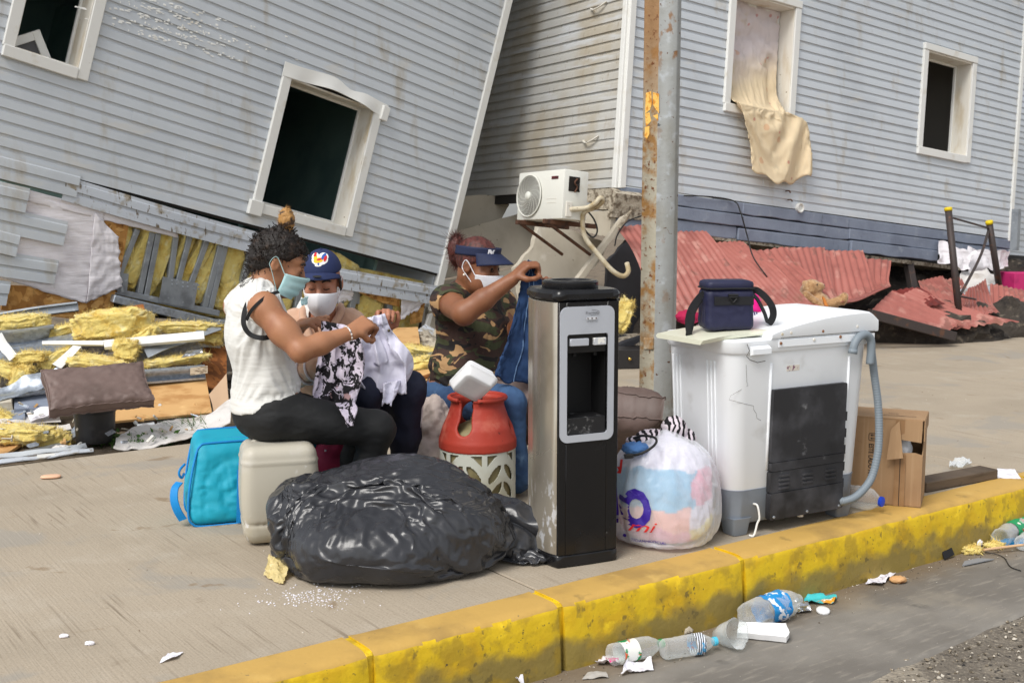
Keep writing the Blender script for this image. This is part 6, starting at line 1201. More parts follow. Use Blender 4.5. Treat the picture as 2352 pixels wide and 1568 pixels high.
# ================================================================== turquoise holdall
m_tur = mat('turquoise_nylon', S(14, 158, 184), .6, layers=[(S(8, 140, 166), 'noise', 4, .45, .7), (S(50, 178, 198), 'noise', 8, .56, .74, dict(amt=.6)), (S(60, 120, 120), 'noise', 10, .66, .8, dict(amt=.5))], bump=[('noise', 9, .3, dict(d=.01)), ('vor', 320, .1, dict(d=.001))])
m_turs = mat('blue_webbing', S(0, 130, 200), .55, bump=[('wave', 160, .3, dict(d=.002))]); m_navy = mat('navy_lining', S(24, 62, 110), .7)
ba = radians(70); bx = V3([sin(ba), cos(ba), 0]); by = V3([-cos(ba), sin(ba), 0]); BRm = np.stack([bx, by, UP], 1); bo = G(440, 1212); BL, BDp, BH = .52, .20, .33
bag = thing('holdall', 'turquoise nylon holdall standing half open beside the jerrycan', 'bag', tuple(bo + bx * BL / 2 + by * BDp / 2))
B_ = lambda x, y, z: bo + bx * x + by * y + UP * z
sbg = Sdf(np.minimum(B_(-.1, -.1, -.02), B_(BL + .1, BDp + .2, 0)) - .15, np.maximum(B_(BL + .1, -.1, .4), B_(-.1, BDp + .2, .45)) + .12, .008)
sbg.box(B_(BL / 2, BDp / 2, BH / 2 - .01), (BL / 2, BDp / 2, BH / 2 - .01), BRm, .035, .01)
bgv = relax(sbg.mesh(), 2); v = np.asarray(bgv[0]); loc = (v - bo) @ BRm; z = loc[:, 2]
sh = np.clip(z / BH, 0, 1); loc[:, 0] += .035 * sh * (1 - loc[:, 0] / BL) ; loc[:, 0] -= .025 * np.exp(-((z - .1) / .08) ** 2) * (loc[:, 0] < .1); loc[:, 1] += .10 * sh ** 1.5; loc[:, 2] += .03 * np.clip(loc[:, 1] / BDp - .2, 0, 1) * sh
loc[:, 1] += .022 * (noise(loc * V3([1, .3, 1.6]), 8, 3, ridge=True, seed=3) - .3) * (loc[:, 1] < BDp * .6) * np.sin(np.clip(loc[:, 2] / .3, 0, 1) * pi) ; loc[:, 0] += .01 * noise(loc, 10, 3, seed=8)
bgv = (loc @ BRm.T + bo, bgv[1]); obj('bag_body', bgv, m_tur, bag, smooth=True)
def bend_(x, y, z):
    k = min(max(z / BH, 0), 1); x = x + .035 * k * (1 - x / BL) - .025 * math.exp(-((z - .1) / .08) ** 2) * (x < .1); return B_(x, y + .10 * k ** 1.5, z + .03 * min(max(y / BDp - .2, 0), 1) * k)
for y in (.008, BDp - .01): obj('piping', tube(smoothpath([bend_(*q) for q in [(.2, y, .0), (.05, y, -.0), (.012, y, .012), (.002, y, .05), (.0, y, .16), (.004, y, .27), (.02, y, .302), (.06, y, .312), (.3, y, .313), (.5, y, .313)]], 6), .005, 6), m_turs, bag, smooth=True)
obj('open_lining', sheet(bilin([bend_(.10, .06, .3105), bend_(.5, .02, .3125), bend_(.5, .16, .3125), bend_(.3, .15, .3125)], 8, 6).reshape(-1, 3), 8, 6, .012), m_navy, bag); obj('zip', tube([bend_(.08, .055, .318), bend_(.3, .02, .321), bend_(.5, .014, .321)], .004, 5), m_turs, bag)
obj('webbing_strip', sheet(V3([[bend_(x, -.013, z) for z in np.linspace(.01, .21, 12)] for x in (.17, .183, .196, .21)]).reshape(-1, 3), 4, 12, .004), m_turs, bag)
obj('handle', tube(smoothpath([bend_(.19, -.012, .235), bend_(.195, -.03, .215), bend_(.21, -.045, .17), bend_(.235, -.045, .125), bend_(.27, -.03, .10)], 6), .01, flat=(.032, .004)), m_turs, bag)
obj('shoulder_strap', tube(smoothpath([B_(-.035, .07, .17), B_(-.055, .05, .15), B_(-.06, .03, .11), B_(-.05, .02, .07), B_(-.03, .02, .03)], 6), .01, flat=(.035, .004)), m_turs, bag); obj('clip', tube(smoothpath([B_(-.01, .1, .235), B_(-.03, .08, .22), B_(-.035, .075, .2), B_(-.025, .08, .185), B_(-.015, .09, .2)], 5), .005, 6), m_turs, bag, smooth=True)

# ================================================================== cushion on the ground behind, cloths
cushion('floor_cushion', 'large brown leatherette cushion lying behind the dispenser', D(1335, 958, 5.2), (.37, .24, .10), rotm(-30, 5, -10), 9, .5, wr=.02)
cloth('folded_cloth', 'pale aqua cloth folded on the brown cushion behind the foam box', 'cloth', mat('aqua_cloth', S(214, 236, 236), .85, layers=[(S(196, 220, 222), 'noise', 9, .5, .7)], bump=[('noise', 14, .4)]), ([(1128, 902, 5.05), (1170, 905, 5.05), (1225, 892, 5.08)], [(1132, 868, 5.25), (1180, 860, 5.28), (1225, 856, 5.3)]), .012, .03, 9, 24, 5)
cl2 = Sdf((-.85, 4.7, -.03), (.0, 5.7, .42), .009); cl2.ell(D(1000, 1000, 5.15), (.10, .12, .17), None, .05).ell(D(985, 940, 5.35), (.08, .1, .10), None, .05).ell(D(990, 1060, 5.05), (.10, .10, .10), None, .04)
c2 = disp(relax(cl2.mesh(), 2), lambda p, n: .03 * noise(p, 9, 3, ridge=True, seed=21) - .012 + .006 * noise(p, 26, 2, ridge=True)); tag(obj('crumpled_clothes', c2, mat('beige_nylon', S(206, 190, 180), .55, layers=[(S(186, 170, 160), 'noise', 8, .5, .7)], bump=[('noise', 24, .4, dict(d=.01)), ('ridge', 16, .3)]), smooth=True), 'crumpled beige clothes heaped beside the gas cylinder', 'clothes')
mg = thing('striped_bundle', 'magenta fabric bundle with a white striped edge under the black leggings', 'fabric bundle', tuple(G(770, 1110)))
v, f, s = blob(D(768, 1050, 4.75), (.11, .1, .07), 36, 22); obj('magenta_fabric', (v + s * (.02 * noise(v, 14, 3, ridge=True))[:, None], f), mat('magenta_fabric', S(148, 34, 72), .7, bump=[('noise', 14, .4)]), mg, smooth=True)
obj('striped_edge', sheet((bilin([D(745, 1036, 4.66), D(815, 1028, 4.72), D(815, 1020, 4.76), D(745, 1028, 4.7)], 20, 5) + 0).reshape(-1, 3), 20, 5, .004), mat('striped_cloth', S(226, 226, 236), .8, layers=[(S(40, 40, 60), 'wave', 9, .6, .7)]), mg)
tag(obj('floral_scarf', sheet((bilin([D(1430, 905, 5.6), D(1472, 905, 5.6), D(1466, 890, 5.7), D(1440, 888, 5.7)], 14, 8) + .02 * np.stack([noise(bilin([(0, 0, 0), (1, 0, 0), (1, 1, 0), (0, 1, 0)], 14, 8), 4, 3, seed=k) for k in range(3)], -1)).reshape(-1, 3), 14, 8, .006), mat('floral_dark', S(40, 40, 52), .8, layers=[(S(190, 90, 96), 'vor', 60, .2, .1), (S(206, 200, 196), 'vor', 45, .14, .06)])), 'dark floral scarf behind the large brown cushion', 'scarf')
# ================================================================== twin-tub washing machine
wa_ = radians(60.); wx = V3([sin(wa_), cos(wa_), 0]); wy = V3([-cos(wa_), sin(wa_), 0]); WR = np.stack([wx, wy, UP], 1); w0 = G(1676, 1236)
WM = Plane(w0, wx, UP); W_ = lambda x, y, z: w0 + wx * x + wy * y + UP * z
wm = thing('washing_machine', 'white twin-tub washing machine turned back to front on the kerb', 'washing machine', tuple(W_(.3, .2, 0)))
m_wm = mat('washer_white', S(240, 243, 246), .38, layers=[(S(228, 231, 234), 'noise', 2, .45, .7), (S(190, 176, 150), 'noise', 12, .72, .8, dict(amt=.6)), (S(206, 206, 204), 'noise', 5, .6, .75, dict(amt=.6))], bump=[('noise', 5, .04)])
m_wmg = mat('washer_grey_base', S(128, 136, 146), .5, layers=[(S(112, 118, 128), 'noise', 5, .45, .7), (S(196, 196, 194), 'noise', 20, .7, .78, dict(amt=.7))])
m_wmk = mat('washer_black_panel', S(40, 40, 43), .55, layers=[(S(70, 70, 74), 'noise', 5, .45, .68, dict(detail=8)), (S(140, 140, 142), 'noise', 14, .64, .78, dict(detail=8, amt=.75)), (S(26, 26, 28), 'noise', 3, .55, .7)])
def loft(rings, cap=True):
    n = len(rings[0]); v = np.concatenate([V3(r, float) for r in rings]); f = [[k * n + i, k * n + (i + 1) % n, (k + 1) * n + (i + 1) % n, (k + 1) * n + i] for k in range(len(rings) - 1) for i in range(n)]
    if cap: f += [list(range(n))[::-1], [(len(rings) - 1) * n + i for i in range(n)]]
    return v, f
def wring(x0, x1, y0, y1, r, z): return [W_(a, b, z) for a, b in rrect(x0, x1, y0, y1, r, 8)]
obj('base', loft([wring(0.022, 0.650, .012, .36, .06, .045), wring(0.012, 0.662, .0, .372, .06, .06), wring(0.006, 0.668, -.004, .378, .062, .17), wring(0.004, 0.672, -.006, .382, .064, .178)]), m_wmg, wm, sharp=40)
obj('cabinet', loft([wring(0.010, 0.666, .0, .376, .062, .176), wring(0.006, 0.670, -.004, .382, .064, .182), wring(-0.018, 0.698, -.018, .40, .064, .70), wring(-0.019, 0.700, -.019, .402, .064, .705)]), m_wm, wm, sharp=40)
obj('top_frame', loft([wring(-0.024, 0.706, -.024, .408, .066, .706), wring(-0.028, 0.710, -.027, .411, .066, .712), wring(-0.032, 0.714, -.029, .414, .066, .752), wring(-0.026, 0.708, -.022, .408, .06, .758)]), m_wm, wm, sharp=40)
ld = []
for x in np.linspace(.155, .717, 26):
    t = (x - .155) / .562; h = .018 + .066 * np.sin(np.clip(t * 1.15, 0, 1) * pi / 2) ** .8; h = h - (.035 * max(0, (t - .88) / .12) ** 2)
    ld.append([W_(x, y, z) for y, z in ((-.033, .756), (-.036, .762), (-.035, .756 + h * .9), (-.026, .756 + h * .985), (.01, .756 + h), (.36, .756 + h), (.40, .756 + h * .95), (.415, .756 + h * .7), (.416, .757))])
obj('lid', loft(ld), m_wm, wm, sharp=45)
obj('lid_seam', prism([(.20, .0), (.70, .0), (.70, .004), (.20, .004)], W_(0, -.032, .758), wx, UP, -wy, .003), mat('seam_dark', S(86, 84, 80), .8), wm)
obj('hinge_strip', prism([(.19, -.032), (.70, -.034), (.70, -.006), (.19, -.004)], W_(0, -.030, .755), wx, UP, -wy, .004, .001), m_wm, wm)
for i, (x, z) in enumerate([(.205, .772), (.20, .738), (.37, .742), (.51, .745), (.60, .78), (.415, .772), (.25, .775), (.625, .75)]):
    obj('screw', lathe([(.0065, 0), (.0055, .003), (.001, .0035)], 8, frame(-wy).T, W_(x, -.0345 if z < .76 else -.0345, z)), mat('rusty_screw', S(140, 96, 66), .7) if i % 2 else m_jamb, wm)
# spin-tub lid lying flat across the left end
ll = []
for x in np.linspace(-.13, .20, 14):
    t = (x + .13) / .33; dz = -.022 * (1 - t) ** 2 + .002; ll.append([W_(x, y, .764 + dz + z) for y, z in ((.02 + .02 * (1 - t), 0), (.012 + .02 * (1 - t), .008), (.02, .018), (.30, .018), (.31, .008), (.30, 0))])
obj('spin_lid', loft(ll), mat('yellowed_lid', S(230, 230, 208), .4), wm, sharp=45)
obj('latch', loft([[W_(x, y, z) for y, z in ((-.032, .70), (-.05, .705), (-.05, .725), (-.032, .735))] for x in (.05, .06, .13, .14)]), m_wm, wm, sharp=40)
obj('latch_crack', tube([W_(.035, -.032, .745), W_(.045, -.034, .72), W_(.03, -.036, .70), W_(.05, -.033, .685), W_(.09, -.03, .672), W_(.13, -.028, .675)], .0014, 4), mat('seam_dark', S(86, 84, 80), .8), wm)
# back face details; local face leans outward slightly towards the top
def bf(x, z, out=0.): return W_(x, -.004 - .014 * np.clip((z - .18) / .52, 0, 1) - out, z)
def bq(px): q = WM.uv(*px); return float(q[0]), float(q[1])
pz = [bq(p) for p in [(1762, 890), (1932, 878), (1922, 1165), (1758, 1188)]]
px0, px1, pz1, pz0 = (pz[0][0] + pz[3][0]) / 2, (pz[1][0] + pz[2][0]) / 2, (pz[0][1] + pz[1][1]) / 2, (pz[2][1] + pz[3][1]) / 2
rows = [(pz0, pz0 + .105, .026), (pz0 + .105, pz0 + .19, .022), (pz0 + .19, pz0 + .225, .024), (pz0 + .225, pz1, .020)]
for k, (a, b, out) in enumerate(rows): obj('vent_panel', loft([[bf(x, z, o_) for x, z in rrect(px0, px1, a + .001, b - .001, .006, 3)] for o_ in (.0, out - .003, out)]), m_wmk, wm, sharp=40)
for cx, n_r in ((.18, 4), (.5, 3), (.82, 3)):
    for k in range(n_r):
        x = px0 + (px1 - px0) * cx; z = pz0 + .122 + .0165 * k + (.0 if n_r == 4 else .008); obj('louvre', loft([[bf(x + s_ * w_, z + dz, .022 + o_) for s_, dz in ((-1, -.004), (1, -.004), (1, .004), (-1, .004))] for w_, o_ in ((.028, 0), (.026, .005), (.02, .007))]), m_wmk, wm)
for x in (px0 + .02, (px0 + px1) / 2, px1 - .02): obj('screw', lathe([(.006, 0), (.005, .003), (.001, .0035)], 8, frame(-wy).T, bf(x, pz0 + .012, .026)), m_galv, wm)
for k in range(5): obj('panel_clip', loft([[bf(px1 + s_ * .009 + .004, pz0 + .1 + .068 * k + z_, o_) for s_, z_ in ((-1, -.018), (1, -.018), (1, .018), (-1, .018))] for o_ in (0, .016)]), m_wmk, wm)
for x in (.17, .58): obj('rib', tube([bf(x, z, .0) for z in np.linspace(.25, .66, 4)], .006, 8), m_wm, wm, smooth=True)
def ef(y, z, out=0.): return W_(.007 - .025 * np.clip((z - .18) / .52, 0, 1) - out, y, z)
for y0 in (.09, .30):
    for k in range(3): obj('rib', tube([ef(y0 + .022 * k, z, 0) for z in np.linspace(.2, .67, 4)], .004, 6), m_wm, wm, smooth=True)
obj('sticker', loft([[bf(x, z, o_) for x, z in ((.25, .625), (.315, .625), (.315, .647), (.25, .647))] for o_ in (0, .001)]), mat('old_sticker', S(216, 208, 196), .6, layers=[(S(130, 90, 110), 'noise', 90, .56, .62)]), wm)
crk = [(.045, .665), (.052, .60), (.058, .585), (.02, .55), (.01, .535), (.05, .515), (.09, .505), (.092, .49), (.105, .475), (.11, .455), (.13, .445)]
obj('crack', tube([bf(x, z, .0006) if x > .04 else W_(-.02 + x * .3, -.008 + (.04 - x) * .3, z) for x, z in crk], .0008, 4), mat('hairline', S(130, 128, 124), .8), wm)
for x, y in ((.06, .04), (.60, .04), (.06, .33), (.60, .33)): obj('foot', loft([[W_(x + a, y + b, z) for a, b in rrect(-s_, s_, -s_, s_, .012, 4)] for s_, z in ((.034, .002), (.036, .006), (.042, .05), (.046, .07))]), m_wmg, wm, sharp=40)
obj('base_plug', tube([W_(.36, .005, .06), W_(.36, .0, .035)], .012, 8), m_jamb, wm)
m_gh = mat('grey_hose', S(126, 136, 144), .5); hk = [(1958, 812), (1962, 792), (1972, 775), (1987, 768), (1999, 778), (2001, 800), (1998, 836)]
def hw(x, y, out): q = Plane(w0 - wy * (.02 + out), wx, UP).uv(x, y); return W_(float(q[0]), -.02 - out, float(q[1]))
hz = smoothpath([hw(x, y, .03) for x, y in hk], 8); ho = obj('drain_hook', tube(hz, .0165, 12), m_gh, wm, smooth=True); obj('hook_collar', tube([hz[0], hz[4]], .0185, 12), m_gh, wm, smooth=True)
hs_ = smoothpath([hw(2001, 800, .01), hw(2008, 860, .01), hw(2016, 920, .02), hw(2019, 980, .03), hw(2016, 1040, .04), hw(2000, 1100, .04), hw(1968, 1138, .04), hw(1940, 1150, .02), hw(1926, 1150, -.02)], 30)
rr = .0155 + .0016 * np.sin(np.arange(len(hs_)) * pi / 1.5); obj('ribbed_hose', tube(hs_, rr, 12), m_gh, wm, smooth=True)
q = bq((1926, 1150)); obj('hose_hole', lathe([(.02, 0), (.02, .002), (.014, .002)], 16, frame(-wy).T, W_(q[0], -.006, q[1])), m_mat, wm)
q = bq((1730, 1156)); obj('power_cord', tube(smoothpath([W_(q[0], .0, q[1]), W_(q[0] + .004, -.02, q[1] - .005), W_(q[0] + .006, -.03, q[1] - .05), W_(q[0] - .002, -.028, .05), W_(q[0] - .02, -.03, .006), W_(q[0] - .035, -.02, .006)], 6), .0042, 7), m_trim, wm, smooth=True)
# lunch cooler standing on the flat lid
m_cool = mat('navy_nylon', S(34, 36, 66), .55, layers=[(S(24, 26, 50), 'noise', 6, .45, .7), (S(90, 92, 120), 'noise', 12, .7, .8, dict(amt=.6))], bump=[('noise', 9, .25), ('vor', 400, .12, dict(d=.001))]); m_web = mat('black_webbing', S(26, 26, 30), .7, bump=[('wave', 300, .4, dict(d=.001))])
cb = W_(.06, .10, .783); ca = radians(83); cx_ = V3([sin(ca), cos(ca), 0]); cy_ = V3([-cos(ca), sin(ca), 0]); C_ = lambda x, y, z: cb + cx_ * x + cy_ * y + UP * z
cool = thing('cooler_bag', 'navy insulated lunch bag with black strap standing on the washing machine', 'cooler bag', tuple(cb))
CRm = np.stack([cx_, cy_, UP], 1); sc_ = Sdf(cb - V3([.17, .15, .02]), cb + V3([.17, .2, .25]), .005); sc_.box(C_(0, .05, .078), (.092, .065, .077), CRm, .018, .01)
cv = disp(relax(sc_.mesh(), 2), lambda p, n: .004 * noise(p, 14, 3, ridge=True, seed=5)); obj('pouch', cv, m_cool, cool, smooth=True)
obj('lid', loft([[C_(a, b + .05, z) for a, b in rrect(-.093 * s, .093 * s, -.066 * s, .066 * s, .02, 5)] for s, z in ((.97, .155), (1.0, .158), (1., .176), (.97, .184), (.85, .189))]), m_cool, cool, sharp=50)
obj('zip', tube([C_(a * 1.0, b + .05, .160) for a, b in rrect(-.095, .095, -.068, .068, .02, 6)] , .0035, 6), m_web, cool)
obj('front_band', loft([[C_(x, -.018 - o_, z) for x, z in ((-.066, .098), (.088, .098), (.088, .13), (-.066, .13))] for o_ in (-.003, .003)]), m_web, cool); obj('buckle', tube([C_(x, -.027, z) for x, z in ((-.012, .128), (.022, .128), (.018, .122), (.005, .108), (-.008, .122), (-.012, .128))], .0035, 6), m_mat, cool); obj('buckle_bar', tube([C_(-.014, -.026, .136), C_(.024, -.026, .136)], .005, 6), m_mat, cool)
obj('strap', tube(smoothpath([C_(-.092, .03, .14), C_(-.115, .02, .125), C_(-.15, .0, .085), C_(-.165, -.01, .04), C_(-.16, -.012, -.01), C_(-.158, .0, -.012), C_(-.14, .03, .03), C_(-.13, .045, .07), C_(-.10, .05, .12)], 8), .01, flat=(.024, .003), up=(0, 1, 0)), m_web, cool)
obj('strap', tube(smoothpath([C_(.092, .03, .15), C_(.115, .02, .148), C_(.145, .0, .12), C_(.165, -.01, .085), C_(.172, .0, .05), C_(.165, .03, .02), C_(.155, .05, .06), C_(.13, .06, .11), C_(.10, .06, .14)], 8), .01, flat=(.026, .003), up=(0, 1, 0)), m_web, cool)
for i, (x, y, d, r, m, lb) in enumerate([(1716, 700, 4.78, (.05, .05, .045), mat('hot_pink_cloth', S(240, 20, 140), .8), 'hot pink cloth behind the lunch bag'), (1710, 724, 4.75, (.06, .06, .02), mat('navy_striped_cloth', S(40, 36, 84), .8, layers=[(S(206, 200, 220), 'wave', 30, .6, .7, dict(dist=2.))]), 'navy striped cloth under the hot pink cloth'), (1580, 728, 4.74, (.045, .05, .025), mat('crimson_cloth', S(170, 20, 70), .8), 'crimson cloth left of the lunch bag')]):
    v, f, s = blob(D(x, y, d), r, 32, 20); tag(obj('cloth_wad', (v + s * (.35 * r[2] * noise(s * 3, 1, 3, ridge=True, seed=i))[:, None], f), m, smooth=True), lb, 'cloth')

# ================================================================== white carrier bag of clothes
cbg = D(1524, 1130, 4.30); cbg[2] = 0; bagw = thing('carrier_bag', 'knotted white carrier bag stuffed with clothes beside the dispenser', 'carrier bag', tuple(cbg))
def sack(off, h=.009):
    s = Sdf(cbg - V3([.30, .28, .02]), cbg + V3([.30, .30, .50]), h); k = off
    s.ell(cbg + V3([0, 0, .19]), (.192 - k, .175 - k, .19 - k), None, .04).ell(cbg + V3([.01, -.01, .09]), (.182 - k, .17 - k, .11 - k), None, .06).ell(cbg + V3([-.05, .0, .30]), (.12 - k, .12 - k, .08 - k), None, .05).ell(cbg + V3([.07, .02, .28]), (.11 - k, .12 - k, .09 - k), None, .05).cone(cbg + V3([0.02, 0, .34]), cbg + V3([.02, .01, .40]), .09 - k, .03 - k * .4, .05).half((0, 0, .004 + max(k, 0)), (0, 0, -1), .012)
    return relax(s.mesh(), 2)
def bagfold(p, n):
    d = p - (cbg + V3([0, .0, .40])); a = np.arctan2(d[:, 1], d[:, 0]); h = np.clip((p[:, 2] - .1) / .3, 0, 1)
    return .014 * h * noise(np.stack([a * 4, d[:, 2] * 2, a * 0], 1), 1, 3, ridge=True, seed=3) - .008 * h + .008 * noise(p, 7, 3, seed=5) + .004 * noise(p * V3([1, 1, 2.]), 16, 2, ridge=True, seed=6)
iv = disp(sack(.012), lambda p, n: bagfold(p, n) * .9); _o = sack(-.004, .0135); (ov,) = settle([(_o[0], _o[1].tolist(), np.nonzero(_o[0][:, 2] > .385)[0], .16, .01)], [(iv[0], iv[1].tolist())], 18, 1, .001)
m_filmw = film('white_carrier_film', S(240, 242, 246), .66, .25, (.96, .97, 1.)); obj('film', ov, m_filmw, bagw, smooth=True)
cols = [mat('blue_garment', S(96, 180, 214), .9), mat('pink_garment', S(240, 150, 176), .9), mat('lemon_garment', S(240, 226, 130), .9), mat('white_garment', S(232, 226, 236), .9), mat('salmon_garment', S(244, 176, 156), .9)]
v, f = iv; f = np.asarray(f); cen = v[f].mean(1) - cbg; w = cen + .05 * np.stack([noise(cen, 9, 2, seed=k) for k in range(3)], 1)
ids = np.full(len(f), 3); ids[(w[:, 2] > .15) & (w[:, 2] < .30) & (w[:, 0] < .10)] = 0; ids[(w[:, 2] > .17) & (w[:, 0] > .10)] = 1; ids[(w[:, 2] < .09) & (w[:, 0] < .11)] = 1; ids[(w[:, 2] < .10) & (w[:, 0] >= .10)] = 2; ids[(w[:, 2] >= .09) & (w[:, 2] < .16) & (w[:, 0] < .09)] = 4; ids[(w[:, 2] > .29)] = 3
for k in range(5):
    fs = f[ids == k]; us = np.unique(fs); mp_ = np.full(len(v), -1); mp_[us] = np.arange(len(us)); obj('garment', (v[us], mp_[fs]), cols[k], bagw, smooth=True)
m_inkb = mat('indigo_print', S(52, 26, 140), .5); m_inkr = mat('red_print', S(214, 44, 40), .5)
bxa = V3([cos(.12), sin(.12), 0]); sx0 = D(1415, 1205, 4.0)
def bag_art(vf, px, m, nm='print'): obj(nm, wrapped(vf, D(px[0], px[1], 4.1), bxa, UP, ov, .0025, .3), m, bagw)
bag_art(text_mesh('TIO', .175, bold=.009, sx=.66), (1374, 1212), m_inkb, 'lettering'); bag_art(text_mesh('mi', .055, shear=.35, sx=1.6), (1448, 1226), m_inkr, 'lettering'); bag_art(text_mesh('TIOAMMIOFICIAL', .015), (1458, 1252), m_inkb, 'lettering')
bag_art((V3([[.006 * cos(a), .006 * sin(a), 0] for a in np.arange(14) * 2 * pi / 14]), [list(range(14))]), (1449, 1246), m_inkb, 'round_icon'); bag_art((V3([[0, 0, 0], [.05, .01, 0], [.06, .06, 0], [.03, .05, 0]]), [[0, 1, 2, 3]]), (1412, 1112), m_inkr, 'print')
m_zeb = mat('zebra_cloth', S(226, 214, 222), .85, layers=[(S(24, 20, 26), 'wave', 14, .5, .58, dict(dist=9., detail=2))])
zb = thing('zebra_cloth', 'black and white zebra print cloth poking out of the carrier bag', 'cloth', tuple(cbg + V3([.02, .02, .38])))
for k, (x, y, d, r) in enumerate([(1548, 985, 4.33, (.04, .04, .04)), (1500, 1000, 4.33, (.06, .045, .02)), (1570, 1005, 4.35, (.04, .04, .03)), (1470, 1012, 4.3, (.05, .04, .016))]): v, f, s = blob(D(x, y, d), r, 28, 18); obj('fold', (v + s * (.4 * r[2] * noise(s * 3, 1, 3, ridge=True, seed=k + 4))[:, None], f), m_zeb, zb, smooth=True)
tag(obj('jeans_scrap', (lambda q: (q[0] + q[2] * (.02 * noise(q[2] * 3, 1, 3))[:, None], q[1]))(blob(D(1458, 1028, 4.22), (.05, .05, .02), 26, 16)), mat('blue_denim_light', S(84, 128, 186), .9), smooth=True), 'light blue denim poking out of the carrier bag', 'cloth')
cp = thing('charger_cable', 'black charger cable with plug lying on top of the carrier bag', 'cable', tuple(D(1460, 1045, 4.15)))
obj('lead', tube(smoothpath([D(1450, 1046, 4.14), D(1475, 1040, 4.12), D(1500, 1025, 4.13), D(1508, 1012, 4.16), D(1500, 1003, 4.2), D(1475, 1000, 4.24), D(1455, 1006, 4.26)], 8), .0048, 7), m_cab, cp, smooth=True); obj('plug', box(D(1444, 1047, 4.135), (.034, .018, .016), rotm(0, -4, 5), b=.003), m_cab, cp); obj('plug_pins', box(D(1434, 1048, 4.135), (.014, .010, .004), rotm(0, -4, 5)), m_galv, cp)

# ================================================================== cardboard box
m_card = mat('cardboard', S(164, 132, 98), .85, layers=[(S(150, 118, 86), 'noise', 3, .45, .7), (S(178, 148, 114), 'noise', 90, .5, .7, dict(stretch=(1, 1, .03), amt=.5)), (S(130, 100, 70), 'noise', 12, .66, .76, dict(amt=.6))], bump=[('wave', 60, .06, dict(d=.002))]); m_tape = mat('brown_tape', S(146, 112, 78), .3, layers=[(S(160, 126, 92), 'noise', 8, .5, .7)])
m_cardk = mat('stencil_ink', S(44, 36, 32), .8)
kb = G(2114, 1168); kx = V3([.921, -.39, 0]); ky = V3([.39, .921, 0]); KB_ = lambda x, y, z: kb + kx * x + ky * y + UP * z; KP = Plane(kb, kx, UP)
bxo = thing('cardboard_box', 'tall torn cardboard box standing behind the washing machine hose', 'cardboard box', tuple(KB_(-.16, .1, 0)))
def kq(x, y): q = KP.uv(x, y); return float(q[0]), float(q[1])
KH = kq(2112, 966)[1]; zo0, zo1 = kq(2060, 1040)[1], kq(2100, 1012)[1]; xo = kq(2056, 1020)[0]; t4 = .004; BWd = .33; BDd = .23
def kpanel(nm, pts, o, ax, ay, az, m=m_card): return obj(nm, prism(pts, o, ax, ay, az, t4), m, bxo)
kpanel('front_panel', [(-BWd, .003), (xo, .003), (xo, KH), (-BWd, KH)], KB_(0, 0, 0), kx, UP, ky); kpanel('front_panel', [(xo, .003), (0, .003), (0, zo0 - .002), (-.03, zo0 + .006), (xo, zo0)], KB_(0, 0, 0), kx, UP, ky)
kpanel('torn_upper_flap', [(xo + .002, zo1 + .004), (-.05, zo1 - .002), (-.006, zo1 - .006), (-.004, KH), (xo, KH)], KB_(0, -.006, 0), kx, UP, ky); kpanel('side_panel', [(.003, .003), (BDd, .003), (BDd, zo0 + .05), (.1, zo0 + .05), (.02, zo0 - .004)], KB_(0, 0, 0), ky, UP, -kx); kpanel('side_panel', [(.0, zo1), (.14, zo1 + .03), (BDd, zo1 + .03), (BDd, KH), (.0, KH)], KB_(.006, 0, 0), ky, UP, -kx)
kpanel('back_panel', [(-BWd, .003), (0, .003), (0, KH), (-BWd, KH)], KB_(0, BDd, 0), kx, UP, ky); kpanel('left_panel', [(0, .003), (BDd, .003), (BDd, KH), (0, KH)], KB_(-BWd, 0, 0), ky, UP, kx); kpanel('top_panel', [(-BWd, 0), (.004, .0), (.004, BDd), (-BWd, BDd)], KB_(0, -.002, KH), kx, ky, UP); kpanel('bottom_panel', [(-BWd, 0), (0, 0), (0, BDd), (-BWd, BDd)], KB_(0, 0, .003), kx, ky, UP)
fx, fz = kq(2060, 985); obj('torn_flap', sheet((bilin([KB_(kq(2048, 960)[0], -.012, kq(2048, 985)[1]), KB_(kq(2066, 985)[0], -.012, kq(2066, 965)[1]), KB_(kq(2076, 1050)[0], -.035, kq(2076, 1048)[1]), KB_(kq(2038, 1052)[0], -.035, kq(2040, 1052)[1])], 8, 8)).reshape(-1, 3), 8, 8, .004), m_card, bxo)
ts = kq(2066, 1100)[0]; kpanel('tape', [(ts - .022, .004), (ts + .022, .004), (ts + .022, zo0 - .004), (ts - .022, zo0 - .004)], KB_(0, -.0056, 0), kx, UP, ky, m_tape); kpanel('flap_gap', [(ts - .0015, .004), (ts + .0015, .004), (ts + .0015, zo0 - .006), (ts - .0015, zo0 - .006)], KB_(0, -.0062, 0), kx, UP, ky, m_cardk); kpanel('tape', [(ts - .022, zo1 + .01), (ts + .014, zo1 + .03), (ts + .014, KH), (ts - .022, KH)], KB_(0, -.0066, 0), kx, UP, ky, m_tape)
tx, tz = kq(2003, 1018); vv_, ff_ = text_mesh('ESTE LADO ARRIBA', .027, bold=.0006, sx=.78)
obj('lettering', (KB_(0, -.0012, 0) + np.outer(vv_[:, 1], kx) + np.outer(-vv_[:, 0], UP) + kx * (tx - .012) + UP * tz, ff_), m_cardk, bxo)
ax0, az0 = kq(2006, 1003); obj('arrow_frame', tube([KB_(ax0 + x, -.0012, az0 + z) for x, z in rrect(-.018, .018, -.015, .015, .005, 3)] + [KB_(ax0 + .018, -.0012, az0 + .01)], .0012, 4), m_cardk, bxo)
